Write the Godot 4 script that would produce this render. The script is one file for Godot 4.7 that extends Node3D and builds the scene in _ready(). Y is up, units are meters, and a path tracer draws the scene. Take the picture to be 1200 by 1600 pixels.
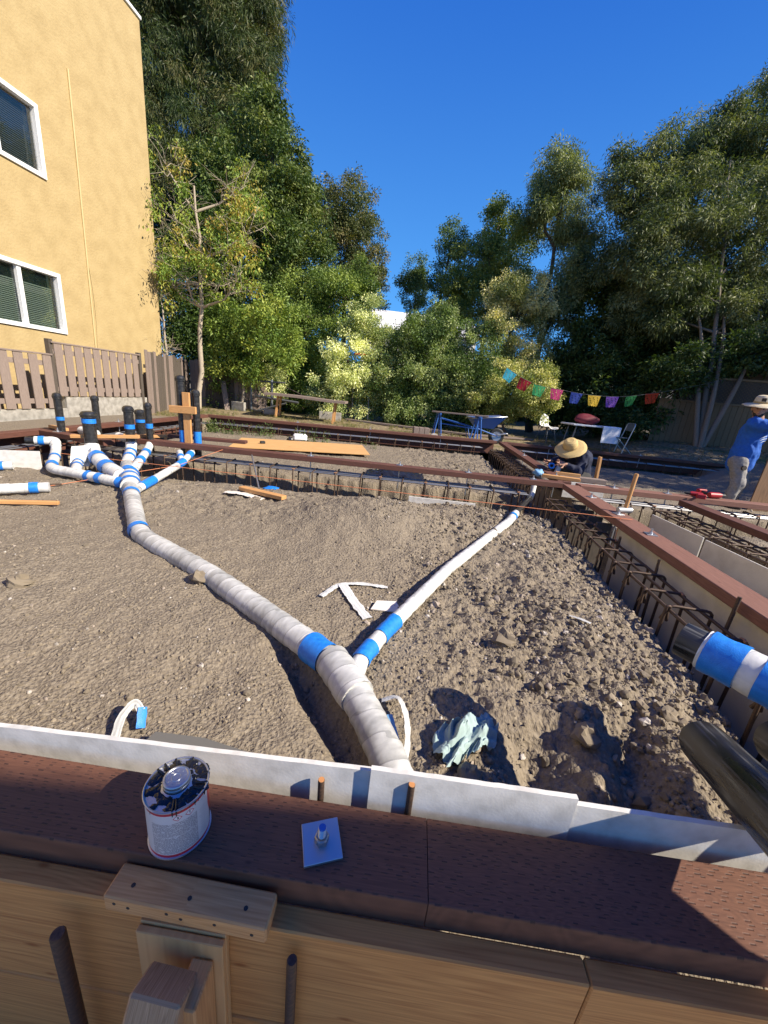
extends Node3D
# A house foundation under construction: drain pipes on dirt, mudsills, rebar, trees behind. Metres, y up, the front of the lot towards +z.

const SILL := 0.76

var rng := RandomNumberGenerator.new()
var mats := {}
var origin_of := {}
var used := {}
var nz := FastNoiseLite.new()
var nz2 := FastNoiseLite.new()
var lumps := FastNoiseLite.new()


class Geo:
	var v := PackedVector3Array()
	var n := PackedVector3Array()
	var uv := PackedVector2Array()
	var c := PackedColorArray()
	var ix := PackedInt32Array()
	var tint := Color.WHITE

	func put(p: Vector3, nn: Vector3, t := Vector2.ZERO) -> int:
		v.append(p); n.append(nn); uv.append(t); c.append(tint)
		return v.size() - 1

	func tri(a: int, b: int, d: int) -> void:
		var g := (v[b] - v[a]).cross(v[d] - v[a])
		if g.dot(n[a] + n[b] + n[d]) > 0.0:
			ix.append_array([a, d, b])
		else:
			ix.append_array([a, b, d])

	func quad(a: Vector3, b: Vector3, d: Vector3, e: Vector3, nn: Vector3, ta := Vector2(0, 0), tb := Vector2(1, 0), td := Vector2(1, 1), te := Vector2(0, 1)) -> void:
		var i := put(a, nn, ta)
		put(b, nn, tb); put(d, nn, td); put(e, nn, te)
		tri(i, i + 1, i + 2)
		tri(i, i + 2, i + 3)

	# chamfered box; uv runs in metres along the longest side
	func box(size: Vector3, xf: Transform3D, bevel := 0.003, shift := Vector2.ZERO) -> void:
		var h := size * 0.5
		bevel = minf(bevel, minf(h.x, minf(h.y, h.z)) * 0.45)
		var k := h - Vector3.ONE * bevel
		var long := 0
		if size.y > size[long]: long = 1
		if size.z > size[long]: long = 2
		for a in 3:
			var p := (a + 1) % 3
			var q := (a + 2) % 3
			if q == long:
				var sw := p
				p = q
				q = sw
			for s in [-1.0, 1.0]:
				var pts := []
				var ts := []
				for e in [[-1, -1], [1, -1], [1, 1], [-1, 1]]:
					var w := Vector3.ZERO
					w[a] = s * h[a]
					w[p] = e[0] * k[p]
					w[q] = e[1] * k[q]
					pts.append(xf * w)
					ts.append(Vector2(w[p], w[q] + (h[a] * s * 1.7 if a != long else 0.0)) + shift)
				var nn := Vector3.ZERO
				nn[a] = s
				quad(pts[0], pts[1], pts[2], pts[3], (xf.basis * nn).normalized(), ts[0], ts[1], ts[2], ts[3])
		if bevel <= 0.0:
			return
		for a in 3:
			var p := (a + 1) % 3
			var q := (a + 2) % 3
			for sp in [-1.0, 1.0]:
				for sq in [-1.0, 1.0]:
					var nn := Vector3.ZERO
					nn[p] = sp
					nn[q] = sq
					var pts := []
					for e in [[-1, 0], [1, 0], [1, 1], [-1, 1]]:
						var w := Vector3.ZERO
						w[a] = e[0] * k[a]
						w[p] = sp * (h[p] if e[1] == 0 else k[p])
						w[q] = sq * (k[q] if e[1] == 0 else h[q])
						pts.append(w)
					var ts := []
					for w in pts:
						ts.append(Vector2(w[long], w[(long + 1) % 3]) + shift)
					quad(xf * pts[0], xf * pts[1], xf * pts[2], xf * pts[3], (xf.basis * nn).normalized(), ts[0], ts[1], ts[2], ts[3])
		for sx in [-1.0, 1.0]:
			for sy in [-1.0, 1.0]:
				for sz in [-1.0, 1.0]:
					var nn := (xf.basis * Vector3(sx, sy, sz)).normalized()
					var i := put(xf * Vector3(sx * h.x, sy * k.y, sz * k.z), nn, shift)
					put(xf * Vector3(sx * k.x, sy * h.y, sz * k.z), nn, shift)
					put(xf * Vector3(sx * k.x, sy * k.y, sz * h.z), nn, shift)
					tri(i, i + 1, i + 2)

	# a swept round bar; radius is a number or one number for each point
	func tube(path: Array, radius: Variant, sides := 8, caps := true, squash := 1.0) -> void:
		var m := path.size()
		if m < 2: return
		var t := (path[1] as Vector3) - (path[0] as Vector3)
		t = t.normalized()
		var u := t.cross(Vector3.UP if absf(t.y) < 0.9 else Vector3.RIGHT).normalized()
		var first := v.size()
		var run := 0.0
		var tans := []
		for k in m:
			var a: Vector3 = path[maxi(k - 1, 0)]
			var b: Vector3 = path[mini(k + 1, m - 1)]
			tans.append((b - a).normalized())
		for k in m:
			var tk: Vector3 = tans[k]
			u = (u - tk * u.dot(tk)).normalized()
			var w := tk.cross(u)
			if k > 0: run += ((path[k] as Vector3) - (path[k - 1] as Vector3)).length()
			var r: float = radius if radius is float else radius[k]
			for s in sides + 1:
				var an := TAU * s / sides
				var d := u * cos(an) + w * sin(an) * squash
				put(path[k] + d * r, d.normalized(), Vector2(float(s) / sides, run))
		var row := sides + 1
		for k in m - 1:
			for s in sides:
				var i := first + k * row + s
				tri(i, i + 1, i + row)
				tri(i + 1, i + row + 1, i + row)
		if caps:
			for e in [0, m - 1]:
				var nn: Vector3 = -tans[0] if e == 0 else tans[m - 1]
				var mid := put(path[e], nn, Vector2(0.5, 0.5))
				var st := v.size()
				for s in sides + 1:
					var an := TAU * s / sides
					put(v[first + e * row + s], nn, Vector2(0.5 + 0.5 * cos(an), 0.5 + 0.5 * sin(an)))
				for s in sides:
					tri(mid, st + s, st + s + 1)

	# turned shape: profile of (radius, height)
	func lathe(profile: Array, segs: int, xf: Transform3D, vscale := 1.0) -> void:
		for k in profile.size() - 1:
			var a: Vector2 = profile[k]
			var b: Vector2 = profile[k + 1]
			var d := b - a
			if d.length() < 1e-6: continue
			var sn := Vector2(d.y, -d.x).normalized()
			var first := v.size()
			for s in segs + 1:
				var an := TAU * s / segs
				var dir := Vector3(cos(an), 0, sin(an))
				var nn := (xf.basis * (dir * sn.x + Vector3.UP * sn.y)).normalized()
				put(xf * (dir * a.x + Vector3.UP * a.y), nn, Vector2(float(s) / segs, a.y * vscale))
				put(xf * (dir * b.x + Vector3.UP * b.y), nn, Vector2(float(s) / segs, b.y * vscale))
			for s in segs:
				var i := first + s * 2
				tri(i, i + 2, i + 1)
				tri(i + 2, i + 3, i + 1)

	# flat outline (x, y) given a thickness along z
	func slab(poly: PackedVector2Array, depth: float, xf: Transform3D) -> void:
		var tris := Geometry2D.triangulate_polygon(poly)
		for s in [-1.0, 1.0]:
			var first := v.size()
			for p in poly:
				put(xf * Vector3(p.x, p.y, s * depth * 0.5), (xf.basis * Vector3(0, 0, s)).normalized(), p)
			for k in tris.size() / 3:
				tri(first + tris[k * 3], first + tris[k * 3 + 1], first + tris[k * 3 + 2])
		var mid := Vector2.ZERO
		for p in poly: mid += p / poly.size()
		for k in poly.size():
			var a := poly[k]
			var b := poly[(k + 1) % poly.size()]
			var sn := Vector2((b - a).y, -(b - a).x).normalized()
			if Geometry2D.is_point_in_polygon((a + b) * 0.5 + sn * 1e-4, poly): sn = -sn
			quad(xf * Vector3(a.x, a.y, -depth / 2), xf * Vector3(b.x, b.y, -depth / 2), xf * Vector3(b.x, b.y, depth / 2), xf * Vector3(a.x, a.y, depth / 2), (xf.basis * Vector3(sn.x, sn.y, 0)).normalized(), a, b, b + Vector2(0, depth), a + Vector2(0, depth))

	# a sheet from rows of points (all rows of one length), smooth
	func sheet(rows: Array, uvs := 1.0) -> void:
		var first := v.size()
		var nr := rows.size()
		var nc: int = rows[0].size()
		for r in nr:
			for k in nc:
				var du: Vector3 = rows[r][mini(k + 1, nc - 1)] - rows[r][maxi(k - 1, 0)]
				var dv: Vector3 = rows[mini(r + 1, nr - 1)][k] - rows[maxi(r - 1, 0)][k]
				put(rows[r][k], dv.cross(du).normalized(), Vector2(float(k) / (nc - 1), float(r) / (nr - 1)) * uvs)
		for r in nr - 1:
			for k in nc - 1:
				var i := first + r * nc + k
				tri(i, i + 1, i + nc)
				tri(i + 1, i + nc + 1, i + nc)

	# an uneven lump
	func lump(at: Vector3, r: Vector3, noise: FastNoiseLite, rough := 0.35, rings := 6, segs := 9, freq := 60.0) -> void:
		var rows := []
		for a in rings + 1:
			var row := []
			var th := PI * a / rings
			for b in segs + 1:
				var ph := TAU * (b % segs) / segs
				var d := Vector3(sin(th) * cos(ph), cos(th), sin(th) * sin(ph))
				var f := 1.0 + rough * noise.get_noise_3dv((at + d * r.length() * 0.6) * freq)
				row.append(at + d * r * f)
			rows.append(row)
		var first := v.size()
		for a in rings + 1:
			for b in segs + 1:
				var du: Vector3 = rows[a][(b + 1) % segs] - rows[a][(b + segs - 1) % segs]
				var dv: Vector3 = rows[mini(a + 1, rings)][b] - rows[maxi(a - 1, 0)][b]
				var nn := du.cross(dv).normalized()
				if nn.dot(rows[a][b] - at) < 0.0: nn = -nn
				if a == 0: nn = Vector3.UP
				if a == rings: nn = Vector3.DOWN
				put(rows[a][b], nn, Vector2(float(b) / segs, float(a) / rings))
		for a in rings:
			for b in segs:
				var i := first + a * (segs + 1) + b
				tri(i, i + 1, i + segs + 1)
				tri(i + 1, i + segs + 2, i + segs + 1)

	# every face with its own normal, for broken, sharp pieces
	func facet() -> void:
		var v2 := PackedVector3Array()
		var n2 := PackedVector3Array()
		var u2 := PackedVector2Array()
		var c2 := PackedColorArray()
		var i2 := PackedInt32Array()
		for t in ix.size() / 3:
			var a := v[ix[t * 3]]
			var b := v[ix[t * 3 + 1]]
			var d := v[ix[t * 3 + 2]]
			var nn := (d - a).cross(b - a)
			if nn.length() < 1e-14: continue
			nn = nn.normalized()
			for q in 3:
				var s := ix[t * 3 + q]
				i2.append(v2.size())
				v2.append(v[s]); n2.append(nn.lerp(n[s], 0.25).normalized()); u2.append(uv[s]); c2.append(c[s])
		v = v2; n = n2; uv = u2; c = c2; ix = i2

	func mesh(shift := Vector3.ZERO) -> ArrayMesh:
		var arr := []
		arr.resize(Mesh.ARRAY_MAX)
		var moved := v
		if shift != Vector3.ZERO:
			moved = PackedVector3Array()
			moved.resize(v.size())
			for k in v.size(): moved[k] = v[k] - shift
		arr[Mesh.ARRAY_VERTEX] = moved
		arr[Mesh.ARRAY_NORMAL] = n
		arr[Mesh.ARRAY_TEX_UV] = uv
		arr[Mesh.ARRAY_COLOR] = c
		arr[Mesh.ARRAY_INDEX] = ix
		var m := ArrayMesh.new()
		m.add_surface_from_arrays(Mesh.PRIMITIVE_TRIANGLES, arr)
		return m


# ---------------------------------------------------------------- naming and placing
func numbered(called: String) -> String:
	used[called] = used.get(called, -1) + 1
	return called if used[called] == 0 else "%s_%03d" % [called, used[called]]

func tag(o: Node, label: String, category: String, group := "", kind := "") -> void:
	if label: o.set_meta("label", label)
	if category: o.set_meta("category", category)
	if group: o.set_meta("group", group)
	if kind: o.set_meta("kind", kind)

func thing(called: String, label: String, category: String, at := Vector3.ZERO, group := "") -> Node3D:
	var o := Node3D.new()
	o.name = numbered(called)
	add_child(o)
	o.position = at
	origin_of[o] = at
	tag(o, label, category, group)
	return o

# a mesh given in world places becomes a part of its parent (or, without one, a top-level thing at base)
func obj(g: Geo, called: String, m: Material, parent: Node = null, base := Vector3.ZERO) -> MeshInstance3D:
	var o := MeshInstance3D.new()
	if parent == null:
		o.name = numbered(called)
		add_child(o)
		o.position = base
		origin_of[o] = base
		o.mesh = g.mesh(base)
	else:
		o.name = called
		parent.add_child(o, true)
		origin_of[o] = origin_of[parent]
		o.mesh = g.mesh(origin_of[parent])
	o.material_override = m
	return o

func struct(g: Geo, called: String, m: Material, base := Vector3.ZERO) -> MeshInstance3D:
	var o := obj(g, called, m, null, base)
	o.set_meta("kind", "structure")
	return o

func many(called: String, m: Mesh, material: Material, xfs: Array, cols: Array, parent: Node) -> MultiMeshInstance3D:
	var mm := MultiMesh.new()
	mm.transform_format = MultiMesh.TRANSFORM_3D
	mm.use_colors = true
	mm.mesh = m
	mm.instance_count = xfs.size()
	var buf := PackedFloat32Array()
	buf.resize(xfs.size() * 16)
	var sh: Vector3 = origin_of.get(parent, Vector3.ZERO)
	for k in xfs.size():
		var t: Transform3D = xfs[k]
		var b := t.basis
		var p := t.origin - sh
		var j := k * 16
		buf[j] = b.x.x; buf[j + 1] = b.y.x; buf[j + 2] = b.z.x; buf[j + 3] = p.x
		buf[j + 4] = b.x.y; buf[j + 5] = b.y.y; buf[j + 6] = b.z.y; buf[j + 7] = p.y
		buf[j + 8] = b.x.z; buf[j + 9] = b.y.z; buf[j + 10] = b.z.z; buf[j + 11] = p.z
		var col: Color = cols[k]
		buf[j + 12] = col.r; buf[j + 13] = col.g; buf[j + 14] = col.b; buf[j + 15] = 1.0
	mm.buffer = buf
	var o := MultiMeshInstance3D.new()
	o.name = called if parent != self else numbered(called)
	parent.add_child(o, true)
	o.multimesh = mm
	o.material_override = material
	return o

func V(x: float, y: float, z: float) -> Vector3:
	return Vector3(x, y, z)

func lin(r: float, g: float, b: float) -> Color:
	return Color(r, g, b).linear_to_srgb()

# a frame at p whose x axis runs along d
func along(p: Vector3, d: Vector3, up := Vector3.UP) -> Transform3D:
	var x := d.normalized()
	var z := x.cross(up).normalized()
	return Transform3D(Basis(x, z.cross(x), z), p)

func beam(g: Geo, a: Vector3, b: Vector3, w: float, h: float, up := Vector3.UP, bevel := 0.003) -> void:
	g.box(Vector3((b - a).length(), h, w), along((a + b) * 0.5, b - a, up), bevel, Vector2(rng.randf() * 5.0, rng.randf() * 5.0))

func rounded(pts: Array, rad: float, steps := 5) -> Array:
	var out := [pts[0]]
	for k in range(1, pts.size() - 1):
		var p: Vector3 = pts[k]
		var a: Vector3 = pts[k - 1] - p
		var b: Vector3 = pts[k + 1] - p
		var d := minf(rad, minf(a.length(), b.length()) * 0.48)
		var p0 := p + a.normalized() * d
		var p1 := p + b.normalized() * d
		for s in steps + 1:
			var t := float(s) / steps
			out.append(p0.lerp(p, t).lerp(p.lerp(p1, t), t))
	out.append(pts[pts.size() - 1])
	return out

func resample(pts: Array, step: float) -> Array:
	var out := [pts[0]]
	for k in pts.size() - 1:
		var a: Vector3 = pts[k]
		var b: Vector3 = pts[k + 1]
		var m := maxi(1, int(ceil((b - a).length() / step)))
		for s in m: out.append(a.lerp(b, float(s + 1) / m))
	return out

func length_of(pts: Array) -> float:
	var l := 0.0
	for k in pts.size() - 1: l += (pts[k + 1] as Vector3).distance_to(pts[k])
	return l

func cut(pts: Array, s0: float, s1: float) -> Array:
	var out := []
	var run := 0.0
	for k in pts.size() - 1:
		var a: Vector3 = pts[k]
		var b: Vector3 = pts[k + 1]
		var l := a.distance_to(b)
		if run + l >= s0 and run <= s1:
			if out.is_empty(): out.append(a.lerp(b, clampf((s0 - run) / l, 0, 1)))
			out.append(a.lerp(b, clampf((s1 - run) / l, 0, 1)))
		run += l
	return out

# ---------------------------------------------------------------- materials
func plain(key: String, col: Color, rough := 0.8, metal := 0.0) -> StandardMaterial3D:
	if not mats.has(key):
		var m := StandardMaterial3D.new()
		m.resource_name = key
		m.albedo_color = col
		m.roughness = rough
		m.metallic = metal
		m.cull_mode = BaseMaterial3D.CULL_DISABLED
		mats[key] = m
	return mats[key]

func noise(freq: float, seed_: int, octaves := 4, kind := FastNoiseLite.TYPE_SIMPLEX_SMOOTH) -> FastNoiseLite:
	var f := FastNoiseLite.new()
	f.noise_type = kind
	f.frequency = freq
	f.seed = seed_
	f.fractal_octaves = octaves
	return f

func tex(im: Image) -> ImageTexture:
	return ImageTexture.create_from_image(im)

# seamless two- or three-tone blotches (colours given as linear base colours)
func blotches(size: int, freq: float, seed_: int, stops: Array, octaves := 5) -> Image:
	var f := noise(freq, seed_, octaves)
	var im := f.get_seamless_image(size, size)
	im.convert(Image.FORMAT_RGB8)
	var data := im.get_data()
	var lut := PackedByteArray()
	lut.resize(768)
	for k in 256:
		var t := k / 255.0 * (stops.size() - 1)
		var i := mini(int(t), stops.size() - 2)
		var col: Color = (stops[i] as Color).lerp(stops[i + 1], t - i).linear_to_srgb()
		lut[k * 3] = int(clampf(col.r, 0, 1) * 255); lut[k * 3 + 1] = int(clampf(col.g, 0, 1) * 255); lut[k * 3 + 2] = int(clampf(col.b, 0, 1) * 255)
	for k in size * size:
		var w := data[k * 3] * 3
		data[k * 3] = lut[w]; data[k * 3 + 1] = lut[w + 1]; data[k * 3 + 2] = lut[w + 2]
	return Image.create_from_data(size, size, false, Image.FORMAT_RGB8, data)

func relief(size: int, freq: float, seed_: int, octaves := 5, kind := FastNoiseLite.TYPE_SIMPLEX_SMOOTH) -> ImageTexture:
	return tex(noise(freq, seed_, octaves, kind).get_seamless_image(size, size))

# a material of blotches over the world's three planes; scale = repeats per metre
func speckled(key: String, stops: Array, scale: float, freq: float, seed_: int, rough := 0.9, bump := 0.0, bump_freq := 0.05, world := true) -> StandardMaterial3D:
	if mats.has(key): return mats[key]
	var m := plain(key, Color.WHITE, rough)
	m.albedo_texture = tex(blotches(512, freq, seed_, stops))
	m.uv1_triplanar = true
	m.uv1_world_triplanar = world
	m.uv1_scale = Vector3.ONE * scale
	if bump > 0.0:
		m.heightmap_enabled = true
		m.heightmap_scale = bump
		m.heightmap_texture = relief(512, bump_freq, seed_ + 7)
	return m

# wood whose grain runs along u (uv in metres)
func wood_image(w: int, h: int, seed_: int, light: Color, dark: Color, rings := 1.0, knots := 2) -> Image:
	var a := noise(0.011, seed_, 3)
	var b := noise(0.05, seed_ + 1, 2)
	var im := Image.create(w, h, false, Image.FORMAT_RGB8)
	var r := RandomNumberGenerator.new()
	r.seed = seed_
	var kn := []
	for k in knots: kn.append(Vector3(r.randf() * w, r.randf() * h, r.randf_range(3.0, 7.0)))
	for y in h:
		for x in w:
			var yy := float(y)
			var near := 0.0
			for q in kn:
				var dx: float = (x - q.x) * 0.35
				var dy: float = y - q.y
				var e := exp(-(dx * dx + dy * dy) / (q.z * q.z * 5.0))
				yy += dy * e * 1.5
				near = maxf(near, 1.0 - sqrt(dx * dx * 3.0 + dy * dy) / q.z)
			var g := a.get_noise_2d(x * 0.12, yy * 1.6) * 6.0 * rings
			var ring := absf(fposmod(g, 1.0) - 0.5) * 2.0
			var fib := b.get_noise_2d(x * 0.16, y * 9.0)
			var t := clampf(0.25 + 0.45 * ring + 0.4 * fib, 0.0, 1.0)
			t = maxf(t, clampf(near * 1.6, 0.0, 1.25))
			im.set_pixel(x, y, light.lerp(dark, t).linear_to_srgb())
	return im

func wood(key: String, seed_: int, light: Color, dark: Color, rough := 0.75, metres := Vector2(0.9, 0.35), rings := 1.0, knots := 2, bump := 0.06) -> StandardMaterial3D:
	if mats.has(key): return mats[key]
	var m := plain(key, Color.WHITE, rough)
	var im := wood_image(512, 192, seed_, light, dark, rings, knots)
	m.albedo_texture = tex(im)
	m.uv1_scale = Vector3(1.0 / metres.x, 1.0 / metres.y, 1)
	m.heightmap_enabled = true
	m.heightmap_scale = bump
	m.heightmap_flip_texture = false
	m.heightmap_texture = m.albedo_texture
	return m


# ---------------------------------------------------------------- the scene
func _ready() -> void:
	rng.seed = 20240917
	nz = noise(1.0, 3, 4)
	nz2 = noise(1.0, 11, 3)
	lumps = noise(1.0, 12, 2, FastNoiseLite.TYPE_CELLULAR)
	lumps.cellular_return_type = FastNoiseLite.RETURN_DISTANCE

	var cam := Camera3D.new()
	cam.name = "camera"
	add_child(cam)
	var p := deg_to_rad(17.0)
	var ro := deg_to_rad(5.7)
	var up := Vector3(0, cos(p), -sin(p))
	cam.transform = Transform3D(Basis(Vector3.RIGHT * cos(ro) + up * sin(ro), Vector3.LEFT * sin(ro) + up * cos(ro), Vector3(0, sin(p), cos(p))), Vector3(0, 1.6, 0))
	cam.fov = 106.26
	cam.near = 0.03
	cam.far = 600.0
	cam.current = true

	var env := Environment.new()
	env.background_mode = Environment.BG_SKY
	var sm := ProceduralSkyMaterial.new()
	sm.sky_top_color = Color(0.0, 0.232, 0.60)
	sm.sky_horizon_color = Color(0.34, 0.62, 0.86)
	sm.sky_curve = 0.33
	sm.ground_horizon_color = Color(0.40, 0.42, 0.42)
	sm.ground_bottom_color = Color(0.25, 0.22, 0.19)
	sm.sky_energy_multiplier = 1.0
	var sky := Sky.new()
	sky.sky_material = sm
	env.sky = sky
	env.tonemap_mode = Environment.TONE_MAPPER_LINEAR
	env.tonemap_exposure = 1.72
	env.sdfgi_enabled = true
	env.ssao_enabled = true
	env.ssil_enabled = true
	var we := WorldEnvironment.new()
	we.name = "environment"
	we.environment = env
	add_child(we)

	var sun := DirectionalLight3D.new()
	sun.name = "sun"
	add_child(sun)
	sun.look_at_from_position(Vector3.ZERO, -Vector3(0.733, 0.616, 0.29))
	sun.light_energy = 1.6
	sun.light_angular_distance = 0.53
	sun.light_color = Color(1.0, 0.955, 0.88)
	sun.shadow_enabled = true

	make_materials()
	make_ground()
	make_foundation()
	make_front_forms()
	make_house()
	make_fences()
	make_trees()
	make_pipes()
	make_site_things()
	make_yard_things()
	make_people()
	print("built in ", Time.get_ticks_msec(), " ms")


func make_materials() -> void:
	var dirt := speckled("dirt", [Color(0.102, 0.080, 0.055), Color(0.183, 0.148, 0.104), Color(0.238, 0.196, 0.141), Color(0.35, 0.298, 0.222)], 1.6, 0.055, 5, 0.95, 1.1, 0.07)
	dirt.heightmap_texture = relief(512, 0.075, 12, 3, FastNoiseLite.TYPE_CELLULAR)
	dirt.vertex_color_use_as_albedo = true
	var yard := speckled("yard_soil", [Color(0.09, 0.068, 0.046), Color(0.20, 0.155, 0.095), Color(0.36, 0.285, 0.17)], 0.7, 0.02, 6, 0.95, 0.8, 0.04)
	yard.vertex_color_use_as_albedo = true
	speckled("far_soil", [Color(0.11, 0.10, 0.06), Color(0.19, 0.16, 0.1)], 0.2, 0.02, 8, 0.95)
	var clod := plain("clod", Color.WHITE, 0.95)
	clod.vertex_color_use_as_albedo = true
	speckled("stucco", [Color(0.365, 0.268, 0.122), Color(0.42, 0.313, 0.148), Color(0.455, 0.345, 0.168)], 0.33, 0.012, 21, 0.9, 0.45, 0.09)
	speckled("concrete", [Color(0.20, 0.185, 0.16), Color(0.31, 0.29, 0.255), Color(0.42, 0.395, 0.35)], 0.9, 0.015, 22, 0.92, 0.25, 0.06)
	speckled("pale_concrete", [Color(0.38, 0.345, 0.29), Color(0.46, 0.42, 0.355), Color(0.52, 0.48, 0.41)], 0.9, 0.015, 66, 0.9, 0.15, 0.06)
	speckled("asphalt", [Color(0.045, 0.044, 0.042), Color(0.07, 0.068, 0.064)], 1.5, 0.05, 67, 0.9, 0.2, 0.1)
	speckled("cement_board", [Color(0.47, 0.455, 0.42), Color(0.60, 0.585, 0.55), Color(0.68, 0.665, 0.63)], 2.2, 0.012, 23, 0.9, 0.02, 0.1)
	speckled("form_panel", [Color(0.47, 0.43, 0.36), Color(0.55, 0.51, 0.435), Color(0.60, 0.56, 0.48)], 1.1, 0.008, 24, 0.85, 0.05, 0.1)
	wood("treated", 31, Color(0.155, 0.062, 0.04), Color(0.07, 0.026, 0.018), 0.7, Vector2(0.9, 0.3))
	wood("treated_pale", 32, Color(0.255, 0.122, 0.085), Color(0.135, 0.058, 0.04), 0.8, Vector2(0.9, 0.3))
	wood("fir", 33, Color(0.63, 0.355, 0.14), Color(0.43, 0.20, 0.065), 0.7, Vector2(0.8, 0.25), 0.8, 2)
	wood("fir_form", 34, Color(0.64, 0.315, 0.090), Color(0.37, 0.145, 0.034), 0.72, Vector2(1.5, 0.32), 0.9, 4)
	wood("weathered", 35, Color(0.30, 0.235, 0.20), Color(0.135, 0.10, 0.082), 0.9, Vector2(1.0, 0.25), 1.3, 2)
	wood("fence_mauve", 36, Color(0.30, 0.235, 0.195), Color(0.175, 0.13, 0.108), 0.9, Vector2(0.9, 0.3), 1.2, 2)
	wood("fence_dark", 37, Color(0.125, 0.10, 0.078), Color(0.055, 0.045, 0.036), 0.92, Vector2(1.1, 0.3), 1.3, 2)
	wood("fence_tan", 38, Color(0.22, 0.16, 0.09), Color(0.13, 0.09, 0.05), 0.9, Vector2(1.1, 0.3), 1.1, 2)
	wood("plywood", 39, Color(0.66, 0.40, 0.165), Color(0.49, 0.265, 0.095), 0.75, Vector2(2.2, 0.9), 0.7, 3)
	wood("old_plywood", 40, Color(0.25, 0.145, 0.075), Color(0.12, 0.065, 0.035), 0.85, Vector2(1.6, 0.8), 0.6, 3)
	wood("bark_pale", 41, Color(0.50, 0.43, 0.33), Color(0.27, 0.22, 0.165), 0.9, Vector2(0.7, 0.5), 1.0, 3)
	wood("bark_mid", 44, Color(0.26, 0.215, 0.165), Color(0.115, 0.09, 0.068), 0.92, Vector2(0.5, 0.5), 1.0, 3)
	wood("bark_dark", 42, Color(0.12, 0.095, 0.075), Color(0.055, 0.042, 0.033), 0.95, Vector2(0.7, 0.5), 1.2, 2)
	speckled("rebar", [Color(0.045, 0.032, 0.026), Color(0.085, 0.055, 0.038), Color(0.15, 0.085, 0.05)], 9.0, 0.02, 25, 0.6)
	var rb: StandardMaterial3D = mats["rebar"]
	rb.metallic = 0.35
	plain("bright_bar", lin(0.32, 0.32, 0.32), 0.42, 0.75)
	plain("galvanized", lin(0.50, 0.52, 0.55), 0.38, 0.85)
	speckled("abs_black", [Color(0.012, 0.012, 0.013), Color(0.022, 0.022, 0.023), Color(0.06, 0.058, 0.055)], 5.0, 0.01, 26, 0.3)
	scuffed("abs_scuffed", 45)
	film("foam_wrap", 27, 0.29, 0.66)
	film("foam_clean", 28, 0.50, 0.78)
	speckled("blue_tape", [Color(0.007, 0.13, 0.50), Color(0.011, 0.205, 0.70), Color(0.03, 0.27, 0.78)], 5.0, 0.015, 29, 0.5, 0.1, 0.1)
	plain("rust_tip", lin(0.45, 0.20, 0.07), 0.8)
	plain("tinplate", lin(0.50, 0.51, 0.52), 0.42, 0.9)
	plain("nut_steel", lin(0.36, 0.35, 0.32), 0.4, 0.85)
	plain("blue_paint", lin(0.015, 0.11, 0.48), 0.5)
	plain("wet_black", lin(0.012, 0.012, 0.013), 0.18)
	wood("fir_split", 43, Color(0.56, 0.37, 0.19), Color(0.25, 0.135, 0.06), 0.8, Vector2(0.7, 0.1), 1.4, 1)
	plain("window_glass", Color(0.2, 0.3, 0.28, 0.05), 0.03).transparency = BaseMaterial3D.TRANSPARENCY_ALPHA
	plain("blind_white", lin(0.09, 0.125, 0.10), 0.6)
	plain("blind_grey", lin(0.03, 0.038, 0.042), 0.6)
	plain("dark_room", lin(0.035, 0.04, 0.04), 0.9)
	plain("stucco_paint", lin(0.53, 0.41, 0.195), 0.6)
	plain("pale_roof", lin(0.66, 0.66, 0.66), 0.8)
	plain("white_plastic", lin(0.80, 0.80, 0.78), 0.4)
	plain("white_paint", lin(0.78, 0.78, 0.76), 0.5)
	plain("black_rubber", lin(0.02, 0.02, 0.02), 0.6)
	plain("grey_steel", lin(0.16, 0.17, 0.18), 0.5, 0.6)


# black plastic with scuffs drawn along the pipe; uv: once round, metres along
func scuffed(key: String, seed_: int) -> void:
	var a := noise(0.02, seed_, 4)
	var b := noise(0.008, seed_ + 1, 3)
	var im := Image.create(256, 256, false, Image.FORMAT_RGB8)
	var ro := Image.create(256, 256, false, Image.FORMAT_L8)
	for y in 256:
		for x in 256:
			var s := a.get_noise_2d(x * 5.0, y * 0.35)
			var t := clampf(0.28 + 1.3 * maxf(s - 0.03, 0.0) + 0.5 * b.get_noise_2d(x, y), 0.0, 1.0)
			var c := lerpf(0.010, 0.12, t * t)
			im.set_pixel(x, y, Color(c, c, c * 0.97).linear_to_srgb())
			ro.set_pixel(x, y, Color.from_hsv(0, 0, clampf(0.16 + 0.5 * t, 0, 1)))
	var m := plain(key, Color.WHITE, 1.0)
	m.albedo_texture = tex(im)
	m.roughness_texture = tex(ro)
	m.uv1_scale = Vector3(1, 1.0 / 0.5, 1)

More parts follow.
